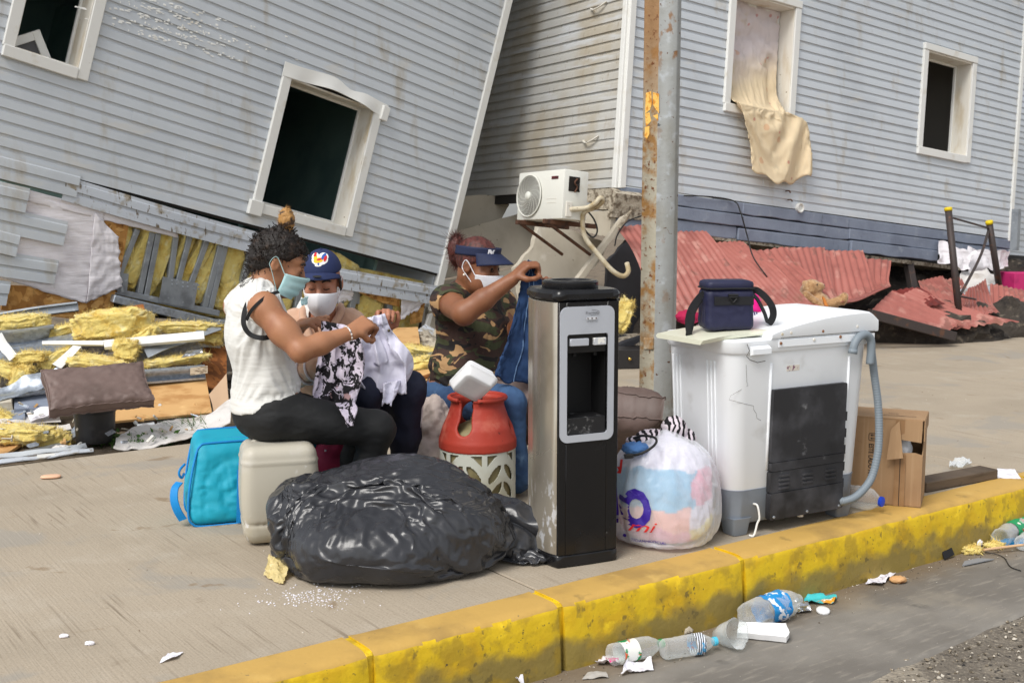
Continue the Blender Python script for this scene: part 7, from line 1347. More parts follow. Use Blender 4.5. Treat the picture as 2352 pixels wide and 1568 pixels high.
for s_ in (-.006, .007): obj('arrow', prism([(-.011, -.0012), (.004, -.0012), (.004, -.005), (.012, 0), (.004, .005), (.004, .0012), (-.011, .0012)], KB_(ax0, -.0012, az0 + s_), -kx, UP, -ky, .0006), m_cardk, bxo)
obj('lettering', flat_text('MAR', .02, KB_(-.15, .10, KH + .0042), kx, ky, .0006), m_cardk, bxo); obj('lettering', flat_text('Confidencia', .028, KB_(-.17, .05, KH + .0042), kx, ky, .0006, shear=.3), m_cardk, bxo)
v, f, s = blob(KB_(-.085, .06, zo0 + .0), (.035, .03, .06), 24, 18); tag(obj('plastic_wrap', (v + s * (.01 * noise(s * 4, 1, 3, ridge=True))[:, None], f), film('clear_wrap', (.9, .92, .95), .45, .12), smooth=True), 'clear plastic wrap poking through the torn cardboard box', 'plastic wrap')

# timber, papers, litter near the kerb on the pavement
m_tim = mat('weathered_timber', S(96, 82, 68), .85, layers=[(S(70, 58, 46), 'noise', 20, .45, .65, dict(stretch=(.12, .12, 1), detail=6)), (S(124, 112, 98), 'noise', 30, .56, .7, dict(stretch=(.1, .1, 1))), (S(28, 26, 24), 'noise', 5, .62, .7)], bump=[('noise', 40, .5, dict(stretch=(.15, .15, 1), d=.006))])
ta, tb2 = G(2128, 1132), G(2292, 1100); td = (tb2 - ta) / np.linalg.norm(tb2 - ta); tn = V3([-td[1], td[0], 0]); tv_, tf_ = box((0, 0, 0), (np.linalg.norm(tb2 - ta), .10, .045), b=.004)
tag(obj('timber_beam', (tv_ @ np.stack([td, tn, UP]) + (ta + tb2) / 2 + tn * .05 + UP * .024, tf_), m_tim), 'weathered timber beam lying along the kerb behind the box', 'timber beam')
def scrap(name, label, cat, m, px, hgt=.01, n=12, seedn=0, th=.0008, zb=0.):
    P = bilin([G(*p, zb + .002) for p in px], n, n); P[..., 2] += hgt * np.abs(noise(P, 16, 3, seed=seedn)) * 2 + hgt * .1; P[..., :2] += hgt * .5 * np.stack([noise(P, 14, 2, seed=seedn + k) for k in (1, 2)], -1); return tag(obj(name, sheet(P.reshape(-1, 3), n, n, th), m, sharp=60), label, cat)
m_paper = mat('white_paper', S(232, 230, 236), .8, layers=[(S(210, 204, 208), 'noise', 20, .5, .7)]); m_clr = film('clear_plastic', (.9, .92, .93), .9, .1)
scrap('paper_scrap', 'white paper scrap at the far end of the timber beam', 'paper', m_paper, [(2288, 1098), (2345, 1100), (2330, 1078), (2290, 1076)], .006, seedn=3); scrap('plastic_scrap', 'clear plastic scrap behind the timber beam', 'plastic scrap', m_clr, [(2180, 1080), (2232, 1072), (2225, 1058), (2182, 1062)], .03, seedn=4)
sp_ = G(117, 1098); tag(obj('soap_bar', xf((lambda q: q[:2])(blob((0, 0, 0), (.045, .026, .008), 30, 14, .7)), rotm(0, 0, 14), sp_ + V3([0, 0, .009])), mat('peach_soap', S(228, 184, 152), .5), smooth=True), 'flat peach soap bar alone on the left pavement', 'soap')
scrap('tissue_scrap', 'torn white tissue on the near left pavement', 'tissue', m_paper, [(368, 1522), (405, 1514), (420, 1498), (385, 1502)], .008, seedn=8)
for i, (x, y, lb) in enumerate([(147, 1463, 'white plaster crumb near the smeared cement'), (206, 1480, 'white plaster crumb right of the smeared cement')]): v, f, s = blob(G(x, y) + V3([0, 0, .005]), (.014, .01, .006), 12, 8); tag(obj('plaster_crumb', (v + .003 * np.stack([noise(s * 2, 1, 2, seed=i + k) for k in range(3)], 1), f), m_paper), lb, 'rubble')

# ================================================================== plastic bottles and gutter litter
def bottle(label, p0, p1, r, cap_m, lab_m=None, lab=(.3, .55), crush=.0, z0=ROADZ + .006, seedn=0, neck=.32, cap=True):
    """bottle lying on its side from its base p0 to its cap p1 (ground points)"""
    a = V3(p0, float); b = V3(p1, float); a[2] = b[2] = z0 + r; L_ = np.linalg.norm(b - a); ax = (b - a) / L_; F_ = frame(ax); t = thing('plastic_bottle', label, 'bottle', tuple((a + b) / 2 - V3([0, 0, r])), group=None)
    q = [(.25, 0), (.8, 0), (.97, .03), (1., .08), (.97, .2), (1., .26), (.96, .32), (1., .38), (1., .62), (.96, .66), (.9, .74), (.6, .86), (.36, .92), (.34, .955), (.34, .96)]
    v, f = lathe([(r * x, L_ * z) for x, z in q], 28, F_.T, a); s = noise(v, 22, 3, seed=seedn); c = a + np.outer((v - a) @ ax, ax); v = c + (v - c) * (1 - crush * np.clip(s + .3, 0, 1))[:, None]; v[:, 2] = np.maximum(v[:, 2] - (r * crush * .4), z0 + .001)
    obj('bottle_shell', (v, f), m_clr, t, smooth=True)
    if cap: obj('cap', lathe([(r * .36, L_ * .94), (r * .42, L_ * .945), (r * .42, L_ * 1.0), (r * .36, L_ * 1.005)], 18, F_.T, a - V3([0, 0, r * crush * .4])), cap_m, t, sharp=40)
    if lab_m:
        k = 8; lv, lf = lathe([(r * 1.012, L_ * z) for z in np.linspace(lab[0], lab[1], k)], 28, F_.T, a, cap=False); s = noise(lv, 22, 3, seed=seedn); c = a + np.outer((lv - a) @ ax, ax); lv = c + (lv - c) * (1.012 - crush * np.clip(s + .3, 0, 1))[:, None]; lv[:, 2] = np.maximum(lv[:, 2] - r * crush * .4, z0 + .0005); obj('label', (lv, lf), lab_m, t, smooth=True)
    return t
RZ = ROADZ + .006; g_ = lambda x, y: G(x, y, RZ + .03)
m_lab1 = mat('juice_label', S(232, 232, 226), .5, layers=[(S(20, 140, 86), 'noise', 18, .5, .54), (S(220, 90, 50), 'noise', 24, .58, .62), (S(236, 200, 90), 'noise', 14, .62, .66)]); m_lab2 = mat('soda_label', S(226, 230, 236), .5, layers=[(S(30, 30, 40), 'wave', 40, .55, .6, dict(dist=3.)), (S(60, 150, 200), 'noise', 20, .58, .62), (S(150, 60, 50), 'noise', 26, .64, .68)]); m_lab3 = mat('water_label', S(30, 140, 206), .5, layers=[(S(236, 240, 244), 'noise', 22, .56, .6), (S(20, 70, 160), 'noise', 16, .6, .64)]); m_lab4 = mat('fruit_label', S(20, 150, 96), .5, layers=[(S(206, 30, 40), 'noise', 14, .52, .56), (S(240, 236, 226), 'noise', 26, .62, .66)])
m_gcap = mat('green_cap', S(10, 140, 76), .45); m_bcap = mat('light_blue_cap', S(80, 190, 220), .45); m_blcap = mat('blue_cap', S(20, 70, 206), .45)
bottle('clear bottle with green cap and orange label lying in the gutter', g_(1402, 1508), g_(1522, 1480), .037, m_gcap, m_lab1, (.16, .46), .06, seedn=1); bt2 = bottle('clear ribbed bottle with light blue cap lying in the gutter', g_(1522, 1494), g_(1645, 1474), .036, m_bcap, m_lab2, (.55, .72), .10, seedn=2)
bt3 = bottle('large crushed water bottle with a blue label against the kerb', g_(1715, 1430), g_(1840, 1384), .056, m_clr, m_lab3, (.3, .62), .30, seedn=3, cap=False)
bottle('crushed bottle with a red and green label at the right edge', g_(2296, 1242), g_(2372, 1194), .045, m_gcap, m_lab4, (.3, .75), .28, seedn=4, cap=False); bottle('clear bottle end beside the crushed bottle at the right edge', g_(2345, 1250), g_(2400, 1210), .035, m_blcap, None, crush=.2, seedn=5, cap=False)
bottle('clear bottle with a blue cap lying between washing machine and box', G(1930, 1160), G(2026, 1180), .05, m_blcap, None, crush=.14, z0=.004, seedn=6)
# crushed cup, foam slab, wrappers, papers
v, f = lathe([(.032, 0), (.04, .03), (.044, .06), (.048, .09), (.05, .092), (.046, .09), (.036, .03)], 26, rotm(70, 0, 30), g_(1655, 1455)); tag(obj('plastic_cup', (v + .014 * np.stack([noise(v, 20, 3, seed=k) for k in range(3)], 1), f), m_clr, smooth=True), 'crumpled clear plastic cup against the kerb', 'cup')
fo = slab([(0, 0), (.165, -.0), (.175, .03), (.16, .075), (.0, .06)], G(1692, 1463, RZ + .004), (.96, -.27, 0), (.25, .9, .3), (0, -.3, .95), .022, amp=.003, sc=30); tag(obj('foam_slab', fo, m_foam, sharp=35), 'broken white foam slab lying in the gutter', 'foam')
scrap('snack_wrapper', 'turquoise snack wrapper lying at the kerb foot', 'wrapper', mat('turquoise_wrapper', S(70, 190, 196), .4, layers=[(S(214, 150, 40), 'noise', 14, .56, .6), (S(236, 236, 230), 'noise', 20, .6, .64)]), [(1845, 1388), (1915, 1388), (1924, 1368), (1850, 1372)], .022, seedn=11, zb=RZ); scrap('foil_scrap', 'silver foil ball beside the crushed water bottle', 'foil', m_foil, [(1822, 1410), (1862, 1408), (1852, 1384), (1822, 1386)], .03, seedn=12, zb=RZ)
tag(obj('bottle_lid', lathe([(.024, 0), (.025, .008), (.02, .011), (.001, .012)], 20, rotm(14, 0, 0), G(1890, 1404, RZ + .004)), film('frosted_lid', (.9, .9, .9), .25, .3), smooth=True), 'frosted plastic lid lying on the gutter', 'lid')
scrap('receipt', 'folded printed paper slip in the gutter', 'paper', mat('printed_slip', S(230, 228, 236), .8, layers=[(S(120, 112, 130), 'noise', 130, .55, .62, dict(stretch=(.4, 1, 1), amt=.7))]), [(1986, 1342), (2026, 1346), (2056, 1318), (2022, 1312)], .016, seedn=14, zb=RZ); v, f, s = blob(G(2062, 1330, RZ + .014), (.034, .024, .014), 26, 16); tag(obj('food_scrap', (v + s * (.008 * noise(s * 3, 1, 3))[:, None], f), mat('crust', S(206, 160, 110), .7, layers=[(S(120, 66, 30), 'noise', 18, .55, .66)]), smooth=True), 'brown crust of food beside the printed slip', 'food scrap')
for i, (px, lb, h) in enumerate([([(1120, 1572), (1200, 1580), (1226, 1512), (1150, 1536)], 'crumpled lilac-white paper at the bottom edge', .05), ([(1430, 1552), (1500, 1540), (1490, 1520), (1440, 1528)], 'crumpled white tissue below the green-capped bottle', .03), ([(1336, 1560), (1398, 1556), (1392, 1544), (1350, 1546)], 'flattened grey paper near the bottom edge', .008)]): scrap('crumpled_paper', lb, 'paper', m_paper if i < 2 else mat('grey_paper', S(176, 172, 166), .9), px, h, 18, 20 + i, zb=RZ)
scrap('wrapper_strip', 'curled white strip with a pink and yellow wrapper beside the green-capped bottle', 'wrapper', mat('pink_wrapper', S(232, 226, 230), .5, layers=[(S(220, 70, 140), 'noise', 18, .56, .6), (S(236, 210, 60), 'noise', 20, .62, .66)]), [(1370, 1530), (1420, 1528), (1400, 1502), (1372, 1498)], .03, seedn=31, zb=RZ)
for i, (x, y, r, lb) in enumerate([(1572, 1448, .03, 'grey rubble stone behind the blue-capped bottle'), (1545, 1456, .02, 'small tan stone behind the blue-capped bottle'), (2005, 1290, .008, 'pebble near the printed slip')]): v, f, s = blob(G(x, y, RZ + r * .4), (r, r * .8, r * .6), 18, 12); tag(obj('stone', (v + r * .35 * np.stack([noise(s * 1.6, 1, 3, seed=i * 3 + k) for k in range(3)], 1), f), m_rubble, sharp=30), lb, 'stone')
for i, (x, y, r, lb) in enumerate([(2232, 1262, (.045, .03, .016), 'pale fluff of insulation in the gutter at the right'), (2284, 1252, (.05, .025, .014), 'yellow fluff of insulation beside the crushed bottle')]): vf = wool(G(x, y, RZ + .014), r, rotm(0, 0, 20), 40 + i, .4, 36, 24, .8, .2); tag(obj('insulation_piece', fluff(vf, 300, .02, i), m_batt, smooth=True), lb, 'insulation', 'torn insulation pieces')
v, f, s = blob(G(2243, 1246, RZ + .02), (.022, .018, .016), 24, 16); tag(obj('tissue_ball', (v + s * (.008 * noise(s * 3, 1, 3, ridge=True))[:, None], f), m_paper, sharp=50), 'white tissue ball on the gutter fluff at the right', 'tissue')
tag(obj('black_shard', prism([(0, 0), (.075, .01), (.07, .06), (.045, .05), (.005, .055)], G(2168, 1285, RZ + .002), (.8, .5, 0), (-.2, .5, .85), (.4, -.8, .4), .004), m_mat), 'black plastic shard leaning on the kerb foot', 'shard'); tag(obj('grey_shard', prism([(0, 0), (.19, .045), (.13, .07), (.05, .05)], G(2210, 1300, RZ + .004), (.96, .25, 0), (-.3, .95, 0), (0, 0, 1), .004), mat('grey_sheet', S(136, 138, 142), .6)), 'flat grey shard in the gutter at the right', 'shard')
tag(obj('stick', tube([G(2260, 1262, RZ + .02), G(2370, 1248, RZ + .03)], .006, 8), mat('pale_wood', S(206, 170, 130), .7)), 'thin wooden stick in the gutter at the right edge', 'stick'); tag(obj('wire', tube(smoothpath([G(2240, 1262, RZ + .012), G(2300, 1276, RZ + .006), G(2320, 1300, RZ + .004), G(2345, 1310, RZ + .004)], 6), .0022, 5), m_cab), 'thin black wire curling across the gutter at the right', 'wire')
scrap('blue_plastic', 'blue plastic film under the crushed bottle at the right', 'plastic scrap', mat('blue_film', S(30, 140, 200), .35), [(2290, 1256), (2350, 1254), (2356, 1234), (2300, 1238)], .014, seedn=44, zb=RZ)
# grit along the kerb foot, in the broken road edge and scattered over the pavement
def grit(cnt, fn, r0, r1, seedn):
    r = np.random.default_rng(seedn); V, F = [], []; base = V3([[1, 0, 0], [-1, 0, 0], [0, 1, 0], [0, -1, 0], [0, 0, 1], [0, 0, -1]], float); tri = [[0, 2, 4], [2, 1, 4], [1, 3, 4], [3, 0, 4], [2, 0, 5], [1, 2, 5], [3, 1, 5], [0, 3, 5]]
    for k in range(cnt): c = fn(r); q = r.uniform(r0, r1); V.append((base * (1 + r.uniform(-.35, .35, (6, 1)))) @ rotm(*r.uniform(0, 360, 3)).T * q * V3([1, 1, .7]) + c + V3([0, 0, q * .4])); F += [[i + 6 * k for i in t] for t in tri]
    return np.concatenate(V), F
m_grit = mat('grit', S(140, 128, 110), .95, layers=[(S(90, 82, 70), 'cell', 60, .4, .6), (S(200, 192, 178), 'cell', 77, .7, .8)])
tag(obj('kerb_grit', grit(900, lambda r: K(r.uniform(.3, 6), -abs(r.normal()) * .07 - .02, RZ), .0012, .0045, 1), m_grit), 'grit and crumbs along the kerb foot', 'grit', kind='stuff')
tag(obj('road_gravel', grit(1500, lambda r: K(r.uniform(.2, 5), NE + .05 - abs(r.normal()) * .28, ROADZ + .002), .002, .009, 2), m_grit), 'loose gravel on the broken road edge', 'gravel', kind='stuff')
tag(obj('pavement_crumbs', grit(420, lambda r: K(r.uniform(-3.4, 7), r.uniform(.1, 3.), .0), .001, .004, 3), mat('white_crumbs', S(206, 198, 184), .9, layers=[(S(110, 90, 66), 'cell', 40, .5, .6)])), 'plaster crumbs scattered over the pavement', 'crumbs', kind='stuff')
tag(obj('plaster_dust', grit(260, lambda r: G(r.normal(720, 60), r.normal(1372, 14)), .0012, .0042, 4), m_paper), 'white plaster crumbs in front of the black rubbish bag', 'crumbs', kind='stuff')
# ================================================================== people
def unit(v): v = V3(v, float); return v / np.linalg.norm(v)
def skin(nm, c1, c2, c3): return mat(nm, c1, .5, layers=[(c2, 'noise', 9, .45, .7), (c3, 'noise', 30, .6, .74, dict(amt=.5))], sss=.12, bump=[('noise', 160, .08, dict(d=.002))])
m_sk1, m_sk2, m_sk3 = skin('skin_tan', S(168, 118, 86), S(150, 100, 72), S(186, 138, 104)), skin('skin_light_tan', S(180, 124, 98), S(164, 108, 84), S(194, 140, 112)), skin('skin_brown', S(138, 90, 62), S(122, 76, 52), S(156, 106, 76))
m_hair = mat('dark_curly_hair', S(32, 25, 21), .45, layers=[(S(58, 43, 33), 'noise', 30, .5, .7)], bump=[('noise', 120, .9, dict(d=.006, detail=5)), ('ridge', 45, .5, dict(d=.006))])
m_blond = mat('bleached_hair', S(176, 132, 76), .55, layers=[(S(72, 52, 36), 'noise', 34, .5, .6)], bump=[('noise', 110, .9, dict(d=.006))]); m_auburn = mat('auburn_hair', S(92, 46, 40), .5, layers=[(S(56, 30, 28), 'noise', 60, .45, .65, dict(stretch=(1, 1, .4)))], bump=[('noise', 140, .7, dict(d=.004))])
def hand(s, W, d, n, side=1, curl=(35, 60, 40), th=(.6, .5, .3), sc=1., k=.006):
    """palm, four fingers of unequal length with three bends each, and a thumb leaving the side of the palm"""
    W, d, n = V3(W, float), unit(d), V3(n, float); n = unit(n - d * (n @ d)); l = np.cross(d, n) * side
    for o in (-.026, -.009, .008, .024): s.cone(W + l * o * .6 * sc, W + d * .082 * sc + l * o * sc, .017 * sc, .0125 * sc, .012)
    for o, L_, b in ((-.029, .8, 0), (-.0095, .96, .004), (.0095, 1., .005), (.028, .9, .002)):
        p = W + d * (.084 + b) * sc + l * o * sc; a = 0.; r = .0098 * sc
        for seg, c in zip((.042, .027, .022), curl): a += radians(c + 6 * (o < -.02)); q = p + (d * cos(a) + n * sin(a) + l * o * 1.2) * seg * L_ * sc; s.cone(p, q, r, r * .9, .004); p = q; r *= .9
    p = W + d * .028 * sc + l * .026 * sc; t = [unit(d * .55 + l * .7 + n * th[0]), unit(d * .8 + l * .1 + n * th[1]), unit(d * .8 - l * .25 + n * th[2])]
    for seg, q, r in zip((.038, .033, .026), t, (.0135, .011, .0098)): s.cone(p, p + q * seg * sc, r * sc, r * .9 * sc, .008); p = p + q * seg * sc
def head(s, c, F, U, sc=1., k=.02):
    F = unit(F); U = unit(V3(U, float) - F * (F @ V3(U, float))); Rr = np.cross(F, U); B = np.stack([Rr, F, U], 1); h = lambda r, f, u: V3(c) + (Rr * r + F * f + U * u) * sc
    s.ell(h(0, -.014, .03), V3([.073, .093, .086]) * sc, B, k).ell(h(0, .03, -.045), V3([.057, .06, .082]) * sc, B, k + .01).ell(h(0, .068, -.1), V3([.028, .024, .022]) * sc, B, .02).ell(h(0, .066, .03), V3([.05, .03, .026]) * sc, B, .02)
    s.cone(h(0, .092, .008), h(0, .108, -.03), .0085 * sc, .0135 * sc, .012)
    for e in (-1, 1):
        s.ell(h(.03 * e, .096, .006), V3([.017, .012, .010]) * sc, B, .012, sub=True).ell(h(.03 * e, .08, .004), V3([.016, .0125, .012]) * sc, B, .006).ell(h(.043 * e, .062, -.025), V3([.022, .024, .022]) * sc, B, .02)
        s.ell(h(.076 * e, -.012, -.008), V3([.0085, .02, .031]) * sc, B @ rotm(0, 0, 18 * e), .006).ell(h(.083 * e, -.008, -.004), V3([.005, .010, .017]) * sc, B @ rotm(0, 0, 18 * e), .004, sub=True)
    s.ell(h(0, .095, -.066), V3([.022, .009, .007]) * sc, B, .008); return h, B
def eyes(par, h, B, down=.4, brow=m_hair):
    for e in (-1, 1):
        obj('eyelash', tube(smoothpath([h(.017 * e, .0925, .0 - .004 * down), h(.03 * e, .0955, -.004 - .004 * down), h(.043 * e, .0875, .0 - .004 * down)], 4), [.0009] + [.0016] * 7 + [.0008], 5), m_cab, par); obj('eyebrow', tube(smoothpath([h(.013 * e, .097, .024), h(.03 * e, .094, .031), h(.05 * e, .08, .024)], 4), [.0022] + [.0042] * 7 + [.0016], 6), brow, par)
        if down < .7: obj('eye', blob(h(.03 * e, .0835, .003), (.0108, .0108, .0085), 12, 8)[:2], mat('eye_dark', S(50, 38, 32), .2), par, smooth=True)
def mask(par, h, m, peak=0., pleat=0, top=-.014, bot=-.115, nm='face_mask'):
    nu, nv = 33, 21; P = []
    for a in np.linspace(-1, 1, nu):
        for t in np.linspace(0, 1, nv):
            ph = a * radians(82); kp = peak > .01; w = .072 * (1 - (.22 if kp else .1) * t); u = top + (bot - top) * (t * (1 - (.45 if kp else .16) * abs(a) ** 1.4) + (.16 if kp else .10) * abs(a) * (1 - .3 * t)); f = .012 + (.106 + .004 * sin(pi * t)) * cos(ph) ** .8 * (1 - .22 * t * t) + peak * (1 - abs(a)) ** 1.3 * sin(pi * min(1, t * 1.08)) + (.014 * math.exp(-(t / .25) ** 2) * (1 - abs(a)) ** 2) + pleat * .0035 * sin(t * 19) * (1 - abs(a) ** 3)
            P.append(h(w * sin(ph) * 1.03, f, u))
    o = obj(nm, sheet(P, nu, nv, .002), m, par, smooth=True); Q = V3(P).reshape(nu, nv, 3)
    for e, i in ((-1, 0), (1, nu - 1)):
        ear = h(.083 * e, -.016, .022); ear2 = h(.08 * e, -.034, -.008); ear3 = h(.08 * e, -.018, -.032)
        obj('ear_loop', tube(smoothpath([Q[i, 1], ear, ear2, ear3, Q[i, -2]], 8), .0022 if not pleat else .003, 6, flat=None if not pleat else (.006, .0015)), m, par)
    return Q
def garment(nm, s, m, par, fn=None, it=1, form=None, **kw):
    vf = relax(s.mesh(), it)
    if form:                                          # let the cloth buckle over the body form between its pinned edges
        cs, z0, z1, grow = form; cf = cs.mesh(); z = vf[0][:, 2]; (vf,) = settle([(vf[0], vf[1].tolist(), np.nonzero((z < z0) | (z > z1))[0], grow, .03)], [(cf[0], cf[1].tolist())], 11, 1)
    if fn: vf = disp(vf, fn)
    return obj(nm, vf, m, par, smooth=True, **kw)
def wr(amp, st, sc, seedn=0): return lambda p, n: amp * noise(p * V3(st, float), sc, 3, ridge=True, seed=seedn) - amp * .4
def adopt(part, par):
    """make a separately surveyed piece a part of its garment"""
    ch = part.children[0]; ch.name = part.name + '_fabric'; ch.parent = par; ch.location = V3(part.location) - V3(par.location); bpy.data.objects.remove(part)
def drape(name, label, cat, m, ra, rb, fold=.02, waves=4, n=48, th=.004, seedn=0, hem=.02, parts=()):
    a, b = smoothpath(d4(ra), 10), smoothpath(d4(rb), 10); k = 30; ia = np.linspace(0, len(a) - 1, k); ib = np.linspace(0, len(b) - 1, k); t = np.linspace(0, 1, n)
    A = V3([np.interp(ia, np.arange(len(a)), a[:, j]) for j in range(3)]).T; Bq = V3([np.interp(ib, np.arange(len(b)), b[:, j]) for j in range(3)]).T; P = A[None] + (Bq - A)[None] * t[:, None, None]; v = np.linspace(0, 1, k)[None]
    ph = t[:, None] * waves * 2 * pi + 2.2 * noise(P, 4, 2, seed=seedn); env = (.35 + .65 * v); P[..., 1] -= fold * env * np.sin(ph) + .5 * fold * noise(P, 11, 3, ridge=True, seed=seedn + 3); P[..., 0] += fold * .4 * np.cos(ph) * env; P[:, -4:, 2] += hem * noise(np.stack([t * 6, t * 0, t * 0 + seedn], 1), 1, 2)[:, None]
    o = thing(name, label, cat, tuple(P[n // 2, -1])); _i = np.arange(n * k).reshape(n, k); (q,) = settle([(P.reshape(-1, 3), grid(n, k), np.unique(np.concatenate([_i[0], _i[-1], _i[:, 0]])), .08, .02)], frames=11); P = q[0].reshape(n, k, 3); obj('fabric', sheet(P.reshape(-1, 3), n, k, th), m, o, smooth=True); return o, P

# ---------------------------------------------------------------- woman in the white tank top
p1 = thing('person', 'seated person in white tank top and black leggings sorting clothes', 'person', tuple(V3([-.9, 4.4, 0])))
f1, r1 = unit((.92, .38, 0)), unit((.38, -.92, 0)); pel, wai, che, nek = D(612, 948, 4.42), D(604, 870, 4.42), D(588, 765, 4.40), D(600, 662, 4.42)
shR, shL = D(606, 706, 4.25), D(548, 704, 4.55); elR, wrR = D(690, 806, 4.18), D(806, 764, 4.30); elL, wrL = D(640, 812, 4.74), D(695, 745, 4.66)
hpR, hpL = pel + r1 * .085, pel - r1 * .085; knR, knL = D(866, 984, 4.46), D(838, 980, 4.66); anR, anL = D(822, 1176, 4.50), D(780, 1160, 4.72)
def torso1(s, g, k=.05):
    B = np.stack([r1, f1, UP], 1); s.ell(che, (.152 + g, .105 + g, .15 + g), B @ rotm(-8, 0, 0), k).ell(wai, (.132 + g, .098 + g, .13 + g), B, k).ell(pel + UP * .01, (.165 + g, .125 + g, .115 + g), B, k).ell(wai + f1 * .055 - UP * .04, (.115 + g, .07 + g, .10 + g), B, k).ell(che + f1 * .075 - UP * .03, (.12 + g, .055 + g, .065 + g), B, k)
    s.cone(che + UP * .09, nek, .08 + g, .05 + g, k).cone(che + UP * .105 + r1 * .06, shR - UP * .0, .06 + g, .052 + g, k).cone(che + UP * .105 - r1 * .06, shL, .06 + g, .052 + g, k)
def legs1(s, g, k=.04):
    for hp, kn, an in ((hpR, knR, anR), (hpL, knL, anL)): s.cone(hp + f1 * .02, kn, .092 + g, .062 + g, k).cone(kn, kn * .55 + an * .45, .06 + g, .052 + g, .03).cone(kn * .55 + an * .45, an, .052 + g, .034 + g, .03)
s = Sdf((-1.25, 3.95, -.01), (-.38, 5.0, 1.3), .006); torso1(s, 0.); legs1(s, 0.)
s.cone(shR, elR, .05, .040, .04).ell(shR * .45 + elR * .55, (.047, .047, .047), None, .05).cone(elR, elR * .6 + wrR * .4, .042, .040, .015).cone(elR * .6 + wrR * .4, wrR, .039, .0245, .02); s.cone(shL, elL, .048, .038, .04).cone(elL, wrL, .036, .024, .02)
hand(s, wrR, D(848, 738, 4.36) - wrR, (.25, .95, -.35), -1, (48, 70, 45), (.9, .8, .5)); hand(s, wrL, D(735, 735, 4.58) - wrL, (.3, .2, -1), 1, (30, 55, 40), (.2, .0, .0))
F1, U1 = unit((.90, .20, -.36)), unit((.34, .06, .94)); hc1 = D(640, 603, 4.44); h1, B1 = head(s, hc1, F1, U1, .98); s.cone(nek - UP * .02, hc1 - U1 * .05 - F1 * .03, .052, .05, .03)
for an, kn in ((anR, knR), (anL, knL)): s.ell(an + V3([.05, .015, -.055]), (.10, .042, .036), rotm(0, 0, 15), .03)
obj('body', relax(s.mesh(), 1), m_sk1, p1, smooth=True)
m_tank = mat('white_cotton', S(218, 218, 214), .85, layers=[(S(218, 216, 210), 'noise', 6, .5, .7)], bump=[('noise', 20, .45, dict(d=.008, stretch=(.3, .3, 2.6), detail=3)), ('noise', 260, .1, dict(d=.001))], sheen=.2)
s = Sdf((-1.22, 4.05, .40), (-.6, 4.85, 1.2), .0095); torso1(s, .013)
s.half(pel + UP * .045, unit(-UP + f1 * .3), .004)
for sh, e in ((shR, 1), (shL, -1)): s.ell(sh + r1 * e * .055 - UP * .03 + f1 * .005, (.075, .085, .115), np.stack([r1, f1, UP], 1), .008, sub=True)
s.ell(nek + f1 * .02 + UP * .035, (.098, .098, .085), None, .008, sub=True)
q = Sdf((-1.22, 4.05, .36), (-.6, 4.85, 1.2), .014); torso1(q, .002); zh = float(pel[2]) + .07; garment('tank_top', s, m_tank, p1, None, 2, (q, zh, .98, .10))
s = Sdf((-1.25, 4.05, .0), (-.35, 5.0, .66), .0062); torso1(s, .004); legs1(s, .006); s.half(pel + UP * .075, unit(UP - f1 * .12), .006)
for a in (anR, anL): s.half(a - UP * .0, (0, 0, -1), .004)
m_leg = mat('black_leggings', S(26, 27, 28), .75, layers=[(S(36, 37, 38), 'noise', 5, .5, .7)], bump=[('noise', 14, .25), ('noise', 300, .08, dict(d=.001))]); garment('leggings', s, m_leg, p1, lambda p, n: .005 * noise(p * V3([.8, 1, 1.8]), 9, 3, ridge=True, seed=5) * np.clip((p[:, 2] - .1) * 4, 0, 1) - .002)
m_bra = mat('black_elastic', S(22, 22, 24), .7); ob_ = obj('bra_strap', tube(smoothpath([D(566, 735, 4.205), D(578, 712, 4.19), D(600, 690, 4.196), D(622, 676, 4.24), D(640, 670, 4.295)], 6), .01, flat=(.012, .003), up=(0, -1, 0)), m_bra, p1)
obj('bra_edge', tube(smoothpath([D(572, 690, 4.25), D(562, 715, 4.225), D(560, 745, 4.208), D(575, 768, 4.208), D(604, 776, 4.208), D(632, 770, 4.248)], 6), .01, flat=(.018, .004), up=(0, -1, 0)), m_bra, p1)
s = Sdf(hc1 - .2, hc1 + V3([.2, .2, .26]), .0055); s.ell(h1(0, -.016, .034), V3([.080, .101, .094]), B1, .02).ell(h1(0, -.08, -.02), V3([.06, .03, .05]), B1, .03).ell(h1(0, -.03, .12), (.03, .03, .02), B1, .02)
s.half(h1(0, .068, .05), unit(F1 - U1 * .75), .02); s.half(h1(0, -.02, -.035), unit(-U1 + F1 * .9), .02); s.ell(h1(.085, .0, -.01), V3([.02, .034, .036]), B1, .01, sub=True)
vf = disp(relax(s.mesh(), 1), lambda p, n: .007 * noise(p, 26, 3, ridge=True, seed=4) - .003 + .004 * noise(p, 60, 2)); obj('hair', fluff((vf[0], vf[1].tolist()), 6500, .011, 3, .0006), m_hair, p1, smooth=True)
v, f, s_ = blob(h1(0, -.028, .165), (.027, .027, .042), 30, 22); v = v + s_ * (.008 * noise(s_ * 3.2 * V3([1, 1, 2.4]), 1, 3, ridge=True, seed=6))[:, None]; obj('hair_bun', fluff((v, f), 500, .014, 8, .0007), m_blond, p1, smooth=True)
r_c = np.random.default_rng(5); crl = []; hv, hn = vf[0], vnormals(vf[0], vf[1].tolist())
for i in r_c.integers(0, len(hv), 260):
    a = unit(np.cross(hn[i], r_c.normal(size=3))); rad = r_c.uniform(.005, .011); t_ = np.linspace(0, 2 * pi * r_c.uniform(.6, 1.2), 10); crl.append(tube([hv[i] + hn[i] * (rad * .5 + rad * sin(q)) + a * (rad * cos(q) + .004 * q) for q in t_], .0015, 4))
